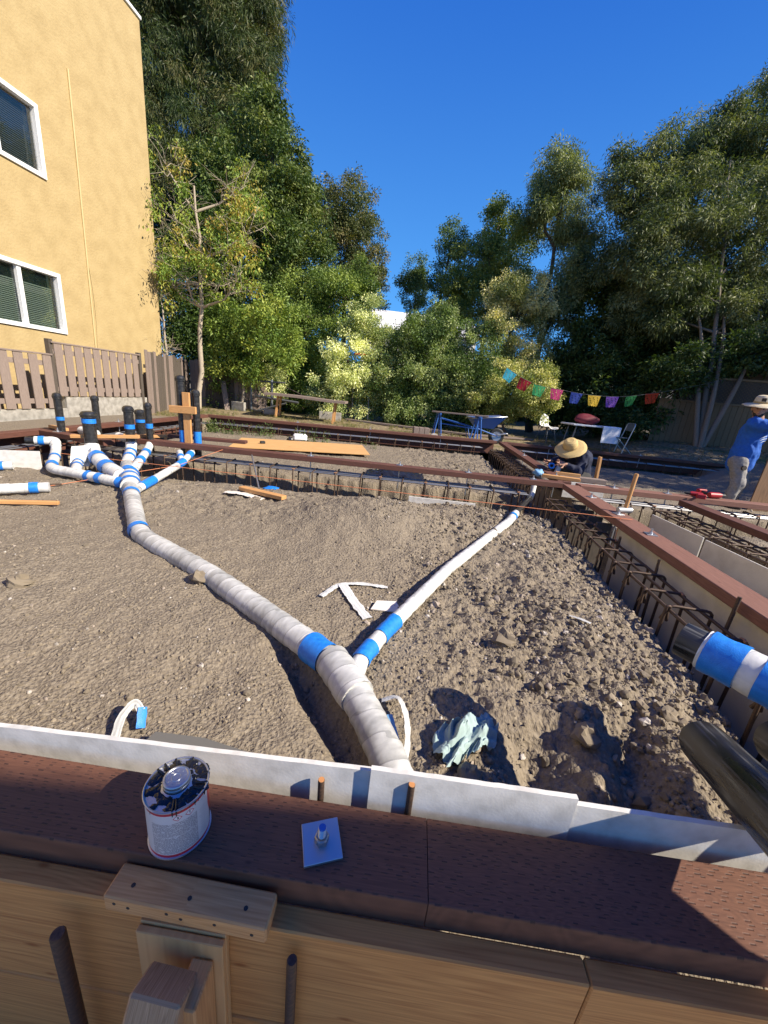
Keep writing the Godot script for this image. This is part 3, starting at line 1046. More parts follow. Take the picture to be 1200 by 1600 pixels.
func cement_strip(a0: float, a1: float, b: float, top0: float, top1: float, label: String) -> void:
	var g := Geo.new()
	var n := 40
	var th := 0.011
	var front := []
	var back := []
	for k in n + 1:
		var a := lerpf(a0, a1, float(k) / n)
		var y := lerpf(top0, top1, float(k) / n) + 0.0012 * nz2.get_noise_1d(a * 60.0) + 0.001 * nz.get_noise_1d(a * 14.0)
		front.append([F(a, b + th * 0.5, 0.45), F(a, b + th * 0.5, y)])
		back.append([F(a, b - th * 0.5, 0.45), F(a, b - th * 0.5, y - 0.0006)])
	var nf := V(-0.058, 0, 0.9983)
	for k in n:
		g.quad(front[k][0], front[k + 1][0], front[k + 1][1], front[k][1], nf)
		g.quad(back[k][0], back[k + 1][0], back[k + 1][1], back[k][1], -nf)
		g.quad(front[k][1], front[k + 1][1], back[k + 1][1], back[k][1], Vector3.UP)
	for k in [0, n]:
		g.quad(front[k][0], front[k][1], back[k][1], back[k][0], V(0.9983, 0, 0.058) * (-1.0 if k == 0 else 1.0))
	tag(obj(g, "cement_board", mats["cement_board"], null, F((a0 + a1) * 0.5, b, 0.45)), label, "panel", "white boards")

func make_front_forms() -> void:
	incised_board("mudsill", -2.0, 0.153, 51, "dark incised mudsill at the front carrying the solvent can")
	incised_board("mudsill", 0.1545, 0.885, 52, "dark incised mudsill at the front, partly sunlit, beyond the saw-cut joint")
	cement_strip(-2.0, 0.034, -0.034, 0.735, 0.828, "long white cement board behind the solvent can")
	cement_strip(0.026, 0.452, -0.022, 0.847, 0.853, "white cement board behind the front mudsill joint, middle of three")
	cement_strip(0.453, 1.62, -0.030, 0.826, 0.838, "shaded white cement board beside the bare black pipe")
	# form planks on edge below the sill
	for f in [[-2.0, 0.43, 0.417, 0.70, 0.166, "knotty orange form plank on edge under the front mudsill, left of its butt joint"], [0.432, 1.62, 0.417, 0.698, 0.166, "orange form plank on edge under the sunlit end of the front mudsill"], [-2.0, 1.62, 0.024, 0.413, 0.167, "lower orange form plank on edge behind the steel stakes"]]:
		var g := Geo.new()
		var c := front_frame((f[0] + f[1]) * 0.5, f[4], (f[2] + f[3]) * 0.5)
		g.box(V(f[1] - f[0], f[3] - f[2], 0.038), c, 0.003, Vector2(rng.randf() * 3.0, rng.randf() * 3.0))
		tag(obj(g, "form_plank", mats["fir_form"], null, F((f[0] + f[1]) * 0.5, f[4], f[2])), f[5], "plank", "form planks at the front")
	# short block in front of the sill
	var o := thing("wood_block", "short fir block with nail holes against the front mudsill", "wood block", F(-0.268, 0.178, 0.702))
	var g := Geo.new()
	var bx := front_frame(-0.258, 0.176, 0.7195)
	bx.basis = bx.basis * Basis(Vector3.UP, -0.02)
	g.box(V(0.290, 0.036, 0.052), bx, 0.003)
	obj(g, "block", mats["fir"], o)
	for h in [[-0.105, 0.0183, 0.004], [0.0, 0.0183, 0.006], [0.10, 0.0183, 0.004]]:
		g = Geo.new()
		g.tube([bx * V(h[0], h[1] - 0.004, h[2]), bx * V(h[0], h[1] + 0.0004, h[2])], 0.0038, 8)
		obj(g, "nail_hole", mats["black_rubber"], o)
	for h in [[-0.125, 0.004], [-0.10, 0.0], [-0.03, 0.006], [-0.005, 0.0], [0.055, 0.004], [0.12, -0.002]]:
		g = Geo.new()
		g.tube([bx * V(h[0], h[1], 0.021), bx * V(h[0], h[1], 0.0264)], 0.0032, 8)
		obj(g, "nail_hole", mats["black_rubber"], o)
	# plywood gussets
	for k in 2:
		g = Geo.new()
		g.box(V(0.155, 0.5, 0.011), front_frame(-0.265, 0.1915 + 0.0125 * k, 0.435 - 0.004 * k), 0.0015, Vector2(0.4, k * 0.3))
		tag(obj(g, "plywood_gusset", mats["plywood"], null, F(-0.265, 0.19, 0.18)), ["back plywood gusset between form plank and brace", "front plywood gusset under the raking brace"][k], "plywood", "gussets behind the brace")
	# upright and raking brace
	g = Geo.new()
	g.box(V(0.038, 0.60, 0.06), front_frame(-0.222, 0.2405, 0.345), 0.003)
	tag(obj(g, "upright_stud", mats["fir"], null, F(-0.222, 0.24, 0.045)), "fir stud standing upright beside the raking brace", "stud")
	g = Geo.new()
	var br := thing("raking_brace", "split fir brace raking down from the plywood gussets", "brace", F(-0.29, 0.62, 0.0))
	beam(g, F(-0.262, 0.250, 0.660), F(-0.300, 0.66, -0.04), 0.084, 0.062, F(0, 0.6, 0.4) - F(0, 0, 0), 0.004)
	obj(g, "stick", mats["fir_split"], br)
	var dirb := (F(-0.300, 0.66, -0.04) - F(-0.262, 0.250, 0.660)).normalized()
	for s in [-1, 1]:
		g = Geo.new()
		var mid := F(-0.262, 0.250, 0.660) + dirb * 0.115 + V(s * 0.022, 0, 0)
		var upb := (F(0, 0.6, 0.4) - F(0, 0, 0))
		upb = (upb - dirb * upb.dot(dirb)).normalized()
		g.tube([mid + upb * 0.024, mid + upb * 0.0318], 0.0048, 8)
		obj(g, "nail_hole", mats["black_rubber"], br)
	# steel stakes
	for s in [[-0.474, 0.222, 0.665, 0.0, 0.012, "thick round steel stake at the dark corner of the form plank"], [-0.068, 0.205, 0.672, 0.0, 0.009, "thin round steel stake right of the raking brace"]]:
		g = Geo.new()
		g.tube([F(s[0] + s[3], s[1], -0.1), F(s[0], s[1], s[2] - 0.003), F(s[0], s[1], s[2])], [s[4], s[4], s[4] * 0.85], 14)
		tag(obj(g, "steel_stake", mats["rebar"], null, F(s[0], s[1], 0)), s[5], "stake", "steel stakes at the front form")
	# rebar ends between board and sill
	for s in [[-0.074, 0.803, "rusty bar end behind the plate washer"], [0.117, 0.829, "rusty bar end by the mudsill joint"]]:
		g = Geo.new()
		g.tube([F(s[0], -0.012, 0.4), F(s[0] - 0.003, -0.012, s[1])], 0.0072, 10)
		var rb := obj(g, "bar_end", mats["rebar"], null, F(s[0], -0.012, 0.4))
		tag(rb, s[2], "rebar", "bar ends at the front form")
		g = Geo.new()
		g.tube([F(s[0] - 0.003, -0.012, s[1] - 0.0005), F(s[0] - 0.003, -0.012, s[1] + 0.0008)], 0.0066, 10)
		obj(g, "rusty_tip", mats["rust_tip"], rb)
	make_can()
	# the loose plate washer with its bolt
	o = thing("plate_washer", "square galvanized plate washer with nut and blue-tipped bolt", "washer", V(-0.057, SILL, -0.52))
	var wt := Transform3D(Basis(Vector3.UP, 0.29), V(-0.057, SILL + 0.0042, -0.522))
	g = Geo.new()
	g.box(V(0.072, 0.0062, 0.074), wt, 0.0008)
	obj(g, "plate", mats["galvanized"], o)
	g = Geo.new()
	g.lathe([Vector2(0, 0.003), Vector2(0.0142, 0.003), Vector2(0.0142, 0.0145), Vector2(0.0118, 0.0165), Vector2(0, 0.0165)], 6, wt)
	obj(g, "nut", mats["nut_steel"], o)
	g = Geo.new()
	var prof := [Vector2(0.0, 0.0)]
	for k in 14: prof.append_array([Vector2(0.0078, 0.010 + k * 0.002), Vector2(0.0068, 0.011 + k * 0.002)])
	prof.append(Vector2(0.0066, 0.0385))
	g.lathe(prof, 14, wt)
	obj(g, "bolt", mats["galvanized"], o)
	g = Geo.new()
	g.lathe([Vector2(0.0070, 0.034), Vector2(0.0072, 0.0386), Vector2(0.0062, 0.0398), Vector2(0, 0.0400)], 14, wt)
	obj(g, "blue_tip", mats["blue_paint"], o)

func make_can() -> void:
	var at := V(-0.332, SILL + 0.0008, -0.523)
	var o := thing("solvent_can", "dented round cement can, red and white label, black spills on lid", "can", at)
	var turn := Basis(Vector3.UP, 0.0)
	var xf := Transform3D(turn, at)
	var R := 0.0535
	var H := 0.118
	# label: u goes round from +x towards +z; the side seen is near u = 0.25
	var im := Image.create(1024, 384, false, Image.FORMAT_RGB8)
	im.fill(lin(0.56, 0.56, 0.57))
	var r := RandomNumberGenerator.new()
	r.seed = 9
	var red := lin(0.42, 0.012, 0.03)
	var grey := lin(0.17, 0.17, 0.19)
	# panel of fine print
	for y in range(96, 352, 5):
		var x := 176
		while x < 420:
			var l := r.randi_range(5, 18)
			if r.randf() < 0.93: im.fill_rect(Rect2i(x, y, mini(l, 420 - x), 3), grey)
			x += l + 3
	im.fill_rect(Rect2i(168, 208, 250, 3), lin(0.7, 0.7, 0.7))
	for y in range(110, 330, 7): im.fill_rect(Rect2i(120, y, 30 + r.randi_range(0, 14), 2), lin(0.4, 0.4, 0.42))
	# large red front on the far right, with a dark sweep
	for y in range(0, 384):
		var x1 := 84 - int(26.0 * smoothstep(150, 300, y))
		im.fill_rect(Rect2i(0, y, x1, 1), red if y < 250 else lin(0.03, 0.03, 0.035))
		im.fill_rect(Rect2i(900, y, 124, 1), red)
	im.fill_rect(Rect2i(0, 0, 1024, 26), red)
	im.fill_rect(Rect2i(0, 26, 1024, 3), lin(0.6, 0.6, 0.6))
	im.fill_rect(Rect2i(0, 362, 1024, 22), red)
	for k in 2:
		var cx := 214 + k * 62
		for dy in range(-24, 25):
			var w := 24 - absi(dy)
			im.fill_rect(Rect2i(cx - w, 58 + dy, w * 2 + 1, 1), red)
			if w > 5: im.fill_rect(Rect2i(cx - w + 5, 58 + dy, (w - 5) * 2 + 1, 1), lin(0.68, 0.68, 0.68))
		if k == 0:
			im.fill_rect(Rect2i(cx - 2, 46, 5, 15), lin(0.02, 0.02, 0.02))
			im.fill_rect(Rect2i(cx - 2, 65, 5, 4), lin(0.02, 0.02, 0.02))
		else:
			for dy in range(-9, 10): im.fill_rect(Rect2i(cx - int(3 + 4 * sin((dy + 9) / 6.0)), 58 + dy, 7, 1), lin(0.02, 0.02, 0.02))
	# drips of black cement over the label
	for k in 10:
		var x := r.randi_range(120, 500)
		im.fill_rect(Rect2i(x, 0, r.randi_range(2, 5), r.randi_range(8, 40)), lin(0.02, 0.02, 0.022))
	var m := plain("can_label", Color.WHITE, 0.35)
	m.albedo_texture = tex(im)
	m.uv1_scale = Vector3(1, -1.0 / (H - 0.008), 1)
	m.uv1_offset = Vector3(0.10, (H - 0.004) / (H - 0.008), 0)
	var g := Geo.new()
	g.lathe([Vector2(R - 0.0008, 0.004), Vector2(R - 0.0008, H - 0.004)], 48, xf)
	obj(g, "label", m, o)
	g = Geo.new()
	g.lathe([Vector2(0, 0.002), Vector2(R - 0.002, 0.0), Vector2(R + 0.0012, 0.0008), Vector2(R + 0.0012, 0.0036), Vector2(R - 0.0008, 0.0042)], 48, xf)
	var tin := obj(g, "bottom_rim", mats["tinplate"], o)
	g = Geo.new()
	g.lathe([Vector2(R - 0.0008, H - 0.0042), Vector2(R + 0.0012, H - 0.0034), Vector2(R + 0.0014, H - 0.0006), Vector2(R + 0.0002, H), Vector2(R - 0.0016, H - 0.0006), Vector2(R - 0.0026, H - 0.004), Vector2(R - 0.004, H - 0.0046), Vector2(0.030, H - 0.0034), Vector2(0.0225, H - 0.001)], 48, xf)
	obj(g, "lid", mats["tinplate"], o)
	# screw cap
	g = Geo.new()
	var cx := Transform3D(turn, at + V(0.0, 0, -0.001))
	var prof := [Vector2(0.0215, H - 0.002), Vector2(0.0215, H + 0.001), Vector2(0.0232, H + 0.002), Vector2(0.0232, H + 0.005), Vector2(0.0222, H + 0.006), Vector2(0.0232, H + 0.007), Vector2(0.0232, H + 0.012), Vector2(0.0222, H + 0.0136), Vector2(0.0196, H + 0.0142), Vector2(0.0186, H + 0.0134), Vector2(0.0180, H + 0.0128), Vector2(0.0092, H + 0.0128), Vector2(0.0084, H + 0.0136), Vector2(0.0070, H + 0.0136), Vector2(0.0062, H + 0.0128), Vector2(0, H + 0.0128)]
	g.lathe(prof, 40, cx)
	var cap := obj(g, "screw_cap", mats["tinplate"], o)
	g = Geo.new()
	for k in 9:
		var an := TAU * k / 9.0 + 0.2
		var c := at + V(cos(an) * 0.0136, H + 0.0130, -0.001 + sin(an) * 0.0136)
		g.box(V(0.0042, 0.0008, 0.0009), Transform3D(Basis(Vector3.UP, -an + PI / 2), c), 0.0002)
		g.box(V(0.0009, 0.0008, 0.0040), Transform3D(Basis(Vector3.UP, -an + PI / 2 + 0.3 * sin(k * 2.0)), c + V(0.0012, 0, 0)), 0.0002)
	obj(g, "embossed_letters", mats["tinplate"], cap)
	# black cement smeared over the lid
	g = Geo.new()
	for k in 70:
		var an := r.randf() * TAU
		var r0 := r.randf_range(0.025, 0.049)
		var c := at + V(cos(an) * r0, H - 0.0040, sin(an) * r0)
		var s := r.randf_range(0.004, 0.010)
		g.lump(c, V(s * 1.3, 0.0022, s), nz, 0.8, 5, 9, 160.0)
	for k in 12:
		var an := r.randf() * TAU
		g.tube([at + V(cos(an) * 0.03, H - 0.002, sin(an) * 0.03), at + V(cos(an) * 0.045, H - 0.0016, sin(an) * 0.045), at + V(cos(an) * (R - 0.001), H + 0.0004, sin(an) * (R - 0.001)), at + V(cos(an) * (R + 0.0014), H - 0.003, sin(an) * (R + 0.0014)), at + V(cos(an) * (R + 0.0006), H - 0.006 - r.randf() * 0.012, sin(an) * (R + 0.0006))], [0.002, 0.0024, 0.0017, 0.0014, 0.0008], 6)
	obj(g, "black_cement", mats["wet_black"], o)


# ---------------------------------------------------------------- neighbouring house
func wall_at(z: float, y: float, out := 0.0) -> Vector3:      # on the yellow wall, which faces the lot
	var s := (-12.27 - z) / -0.9952
	return V(-7.134 - 0.098 * s, y, z) + V(0.9952, 0, 0.098) * out

func wall_box(g: Geo, z0: float, z1: float, y0: float, y1: float, depth: float, out := 0.0, bevel := 0.0) -> void:
	var a := wall_at(z0, y0, out - depth * 0.5)
	var b := wall_at(z1, y0, out - depth * 0.5)
	var c := (a + b) * 0.5
	g.box(V((b - a).length(), y1 - y0, depth), along(V(c.x, (y0 + y1) * 0.5, c.z), b - a), bevel)

func make_house() -> void:
	var o := thing("yellow_house", "tall yellow stucco house with two white-framed windows and a flat roof", "house", wall_at(-8.0, 0.2))
	var g := Geo.new()
	# wall of thick pieces round the two openings
	var wz := [-7.45, -9.13]
	var rows := [[5.07, 6.24], [2.21, 3.36]]
	wall_box(g, 3.0, wz[0], 0.0, 9.72, 0.25)
	wall_box(g, wz[1], -12.27, 0.0, 9.72, 0.25)
	wall_box(g, wz[0], wz[1], 0.0, rows[1][0], 0.25)
	wall_box(g, wz[0], wz[1], rows[1][1], rows[0][0], 0.25)
	wall_box(g, wz[0], wz[1], rows[0][1], 9.72, 0.25)
	var w := obj(g, "wall", mats["stucco"], o)
	g = Geo.new()
	var a := wall_at(-12.27, 0, -0.25)
	var back := V(-0.9952, 0, -0.098)
	g.box(V(6.0, 9.72, 0.25), along(a + back * 3.0 + V(0, 4.86, 0.125), back), 0.0)
	obj(g, "end_wall", mats["stucco"], o)
	g = Geo.new()
	wall_box(g, 3.0, -12.27, 9.5, 9.7, 6.0, -0.26)
	obj(g, "roof_deck", mats["concrete"], o)
	g = Geo.new()
	wall_box(g, 3.02, -12.31, 9.721, 9.80, 0.33, 0.04, 0.01)
	obj(g, "parapet_cap", mats["white_paint"], o)
	for r in rows:
		var wn := obj(frame_of(wz[0], wz[1], r[0], r[1]), "window", mats["white_paint"], o)
		g = Geo.new()
		wall_box(g, wz[0] - 0.06, -8.27, r[0] + 0.06, r[1] - 0.06, 0.005, -0.07)
		obj(g, "pane", mats["window_glass"], wn)
		g = Geo.new()
		wall_box(g, -8.33, wz[1] + 0.06, r[0] + 0.06, r[1] - 0.06, 0.005, -0.055)
		obj(g, "pane", mats["window_glass"], wn)
		g = Geo.new()
		var y: float = r[0] + 0.07
		while y < r[1] - 0.3 if r[0] < 4.0 else y < r[1] - 0.08:
			for half in [[wz[0] - 0.08, -8.29], [-8.31, wz[1] + 0.08]]:
				var z0: float = half[0]
				var z1: float = half[1]
				var p := wall_at(z0, y, -0.125)
				var q := wall_at(z1, y, -0.125)
				g.quad(p, q, q + V(-0.02, 0.026, 0), p + V(-0.02, 0.026, 0), V(0.79, 0.61, 0))
			y += 0.036
		obj(g, "blind", mats["blind_white"] if r[0] < 4.0 else mats["blind_grey"], wn)
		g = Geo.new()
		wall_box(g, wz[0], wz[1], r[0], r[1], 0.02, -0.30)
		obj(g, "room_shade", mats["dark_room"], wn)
	g = Geo.new()
	var pts := []
	for k in 21:
		var t := k / 20.0
		pts.append(wall_at(lerpf(-9.975, -9.865, t), lerpf(7.32, 1.5, t), 0.014 + 0.003 * nz.get_noise_1d(t * 9.0)))
	g.tube(pts, 0.02, 8)
	obj(g, "conduit", mats["stucco_paint"], o)
	g = Geo.new()
	pts = []
	for k in 13:
		var t := k / 12.0
		pts.append(wall_at(-9.92 - 0.07 * sin(t * PI), lerpf(4.0, 1.9, t), 0.012))
	g.tube(pts, 0.006, 5)
	obj(g, "cable", mats["stucco_paint"], o)

	# white house far behind the trees
	o = thing("white_house", "white house with a pale roof far behind the trees", "house", V(0.6, 0, -36))
	g = Geo.new()
	g.box(V(9.0, 6.4, 6.0), Transform3D(Basis(Vector3.UP, 0.1), V(1.2, 3.2, -36)), 0.0)
	obj(g, "wall", mats["white_paint"], o)
	g = Geo.new()
	g.slab(PackedVector2Array([Vector2(-3.4, 6.41), Vector2(3.4, 6.41), Vector2(0, 8.3)]), 9.6, Transform3D(Basis(Vector3.UP, 0.1 + PI / 2), V(1.2, 0, -36)))
	obj(g, "roof", mats["pale_roof"], o)
	for k in 3:
		g = Geo.new()
		g.box(V(1.1, 1.3, 0.06), Transform3D(Basis(Vector3.UP, 0.1), V(-1.6 + k * 2.8, 3.9, -32.95 + 0.28 * (1 - k))), 0.01)
		obj(g, "window", mats["dark_room"], o)
	o = thing("white_garage", "white building glimpsed behind the dense trees on the bank", "building", V(12.6, 0, -21))
	g = Geo.new()
	g.box(V(4.2, 7.4, 4.0), Transform3D(Basis(Vector3.UP, -0.3), V(12.6, 3.7, -21.5)), 0.0)
	obj(g, "wall", mats["white_paint"], o)
	g = Geo.new()
	g.box(V(4.7, 0.25, 4.6), Transform3D(Basis(Vector3.UP, -0.3), V(12.6, 7.53, -21.5)), 0.02)
	obj(g, "roof", mats["pale_roof"], o)

func frame_of(z0: float, z1: float, y0: float, y1: float) -> Geo:
	var g := Geo.new()
	var t := 0.058
	wall_box(g, z0 + 0.02, z1 - 0.02, y0 - 0.02, y0 + t, 0.12, 0.035, 0.004)
	wall_box(g, z0 + 0.02, z1 - 0.02, y1 - t, y1 + 0.02, 0.12, 0.035, 0.004)
	wall_box(g, z0 + 0.021, z0 - t, y0 + t, y1 - t, 0.119, 0.034, 0.004)
	wall_box(g, z1 + t, z1 - 0.021, y0 + t, y1 - t, 0.119, 0.034, 0.004)
	wall_box(g, -8.26, -8.34, y0 + t, y1 - t, 0.08, 0.0, 0.004)
	return g

# ---------------------------------------------------------------- walls and fences
func lot_line(z: float, y: float, out := 0.0) -> Vector3:
	return V(-6.45 + 0.0985 * (-10.4 - z) + out, y, z)

func make_fences() -> void:
	var g := Geo.new()
	var o := thing("concrete_garden_wall", "low stepped concrete wall stained grey under the slatted fence", "wall", lot_line(-7.5, 0.2))
	for s in [[-1.0, -8.0, 0.70], [-8.0, -10.3, 0.925]]:
		g = Geo.new()
		var a := lot_line(s[0], 0.3, -0.08)
		var b := lot_line(s[1] + (0.001 if s[0] == -1.0 else 0.0), 0.3, -0.08)
		g.box(V((b - a).length(), s[2] - 0.1, 0.16), along((a + b) * 0.5 + V(0, (s[2] + 0.1) * 0.5 - 0.3, 0), b - a), 0.008)
		obj(g, "wall_section", mats["concrete"], o)
	# slatted fence on the wall
	o = thing("slatted_fence", "mauve-grey slatted fence on the low concrete wall", "fence", lot_line(-7.5, 0.7), "fences")
	var z := -4.0
	var first := true
	while z > -10.1:
		var hi := z < -7.8
		var w := 0.165 if not hi else 0.168
		g = Geo.new()
		var y0 := 0.715 if not hi else 0.945
		var y1 := (1.70 if not hi else 1.93) + rng.randf_range(-0.008, 0.008)
		var a := lot_line(z, y0, 0.02)
		var b := lot_line(z + rng.randf_range(-0.008, 0.008), y1, 0.02)
		beam(g, a, b, w, 0.019, V(1, 0, 0.1), 0.002)
		obj(g, "slat", mats["fence_mauve"], o)
		z -= 0.262 if not hi else 0.224
	for r in [[-1.0, -7.79, 1.715, 0.11, 0.03], [-7.8, -10.12, 1.945, 0.11, 0.03], [-1.0, -7.8, 1.55, 0.03, 0.09], [-7.8, -10.1, 1.78, 0.03, 0.09], [-1.0, -7.8, 0.85, 0.03, 0.09], [-7.8, -10.1, 1.08, 0.03, 0.09]]:
		g = Geo.new()
		beam(g, lot_line(r[0], r[2], -0.012), lot_line(r[1], r[2], -0.012), r[3], r[4])
		obj(g, "rail", mats["fence_mauve"] if r[4] > 0.05 else mats["weathered"], o)
	for pz in [-5.4, -7.82, -10.16]:
		g = Geo.new()
		beam(g, lot_line(pz, 0.5, -0.04), lot_line(pz, 2.0 if pz < -7.0 else 1.74, -0.04), 0.09, 0.09, Vector3.FORWARD)
		obj(g, "post", mats["fence_dark"], o)
	# old board fence behind the young maple
	o = thing("board_fence", "dark weathered board fence behind the pale-trunked maple", "fence", V(-6.2, 0.4, -13.0), "fences")
	var line := [V(-6.5, 0, -10.4), V(-6.9, 0, -13.4), V(-4.4, 0, -13.9)]
	for k in 2:
		var a: Vector3 = line[k]
		var b: Vector3 = line[k + 1]
		var n := int((b - a).length() / 0.155)
		var d := (b - a).normalized()
		for s in n:
			var p := a + d * (s + 0.5) * 0.155
			g = Geo.new()
			var lean := d * rng.randf_range(-0.02, 0.02)
			beam(g, p + V(0, 0.4, 0), p + V(0, 2.05 + rng.randf_range(-0.06, 0.06), 0) + lean, 0.145, 0.02, V(-d.z, 0, d.x), 0.002)
			obj(g, "board", mats["weathered"] if rng.randf() < 0.45 else mats["fence_dark"], o)
		for y in [0.75, 1.7]:
			g = Geo.new()
			var off := V(d.z, 0, -d.x) * 0.04
			beam(g, a + V(0, y, 0) + off, b + V(0, y, 0) + off, 0.04, 0.09)
			obj(g, "rail", mats["fence_dark"], o)
	# lattice-topped fence on the bank
	o = thing("lattice_fence", "tan board fence with a dark lattice top on the shaded bank", "fence", V(10.5, 0.9, -12.6), "fences")
	var la := V(8.5, 0, -13.19)
	var lb := V(14.6, 0, -11.1)
	var ld := (lb - la).normalized()
	var ln := V(-ld.z, 0, ld.x)
	var m := int((lb - la).length() / 0.15)
	for s in m:
		var p := la + ld * (s + 0.5) * 0.15
		g = Geo.new()
		beam(g, p + V(0, 0.75, 0), p + V(0, 2.28 + rng.randf_range(-0.01, 0.01), 0), 0.142, 0.02, ln, 0.002)
		obj(g, "board", mats["fence_tan"], o)
	for r in [2.30, 3.02]:
		g = Geo.new()
		beam(g, la + V(0, r, 0), lb + V(0, r, 0), 0.10, 0.06)
		obj(g, "rail", mats["fence_tan"], o)
	for s in 4:
		g = Geo.new()
		var p := la + ld * (0.1 + s * 2.4)
		beam(g, p - ln * 0.07 + V(0, 0.6, 0), p - ln * 0.07 + V(0, 3.05, 0), 0.09, 0.09, ln)
		obj(g, "post", mats["fence_dark"], o)
	g = Geo.new()
	var len_ := (lb - la).length()
	for dirn in [-1.0, 1.0]:
		var s := -0.7
		while s < len_ + 0.7:
			var s1: float = s + dirn * 0.66
			if s > 0.0 and s < len_ and s1 > 0.0 and s1 < len_:
				beam(g, la + ld * s + V(0, 2.33, 0) + ln * dirn * 0.005, la + ld * s1 + V(0, 2.99, 0) + ln * dirn * 0.005, 0.034, 0.008, ln, 0.0)
			s += 0.1
	var lat := obj(g, "lattice", mats["fence_dark"], o)
	lat.set_meta("kind", "stuff")
	# neighbour's shed showing over the fence
	o = thing("tan_shed", "tan shed wall with a flat eave rising above the lattice fence", "shed", V(13.6, 0.5, -14.5))
	g = Geo.new()
	g.box(V(5.0, 3.3, 3.0), Transform3D(Basis(Vector3.UP, -0.33), V(13.6, 2.15, -14.6)), 0.01)
	obj(g, "wall", mats["fence_tan"], o)
	g = Geo.new()
	g.box(V(5.6, 0.14, 3.6), Transform3D(Basis(Vector3.UP, -0.33), V(13.6, 3.88, -14.6)), 0.01)
	obj(g, "eave", mats["weathered"], o)

# ---------------------------------------------------------------- trees
func leaf_cluster(n: int, radius: float, length: float, width: float, seed_: int, droop := 0.0, flat_ := 0.0) -> ArrayMesh:
	var r := RandomNumberGenerator.new()
	r.seed = seed_
	var g := Geo.new()
	for k in n:
		var d := Vector3(r.randfn(), r.randfn(), r.randfn()).normalized()
		var p := d * radius * pow(r.randf(), 0.45)
		p.y *= 0.8
		var ax := (d + Vector3(r.randfn(), r.randfn(), r.randfn()) * 0.7 + Vector3.DOWN * droop).normalized()
		var nn := (Vector3(r.randfn(), r.randfn() + 0.8, r.randfn())).normalized()
		nn = (nn - ax * nn.dot(ax)).normalized()
		var sd := ax.cross(nn)
		var l := length * r.randf_range(0.65, 1.25)
		var w := width * r.randf_range(0.75, 1.2)
		var t := r.randf_range(0.78, 1.22)
		g.tint = Color(t, t, t * r.randf_range(0.85, 1.1))
		var i := g.put(p, nn, Vector2(0, 0))
		g.put(p + ax * l * 0.45 + sd * w * 0.5 + nn * w * 0.14, (nn - sd * 0.35).normalized(), Vector2(0.5, 1))
		g.put(p + ax * l + Vector3.DOWN * l * 0.12, nn, Vector2(1, 0.5))
		g.put(p + ax * l * 0.45 - sd * w * 0.5 + nn * w * 0.14, (nn + sd * 0.35).normalized(), Vector2(0.5, 0))
		g.tri(i, i + 1, i + 2)
		g.tri(i, i + 2, i + 3)
	return g.mesh()

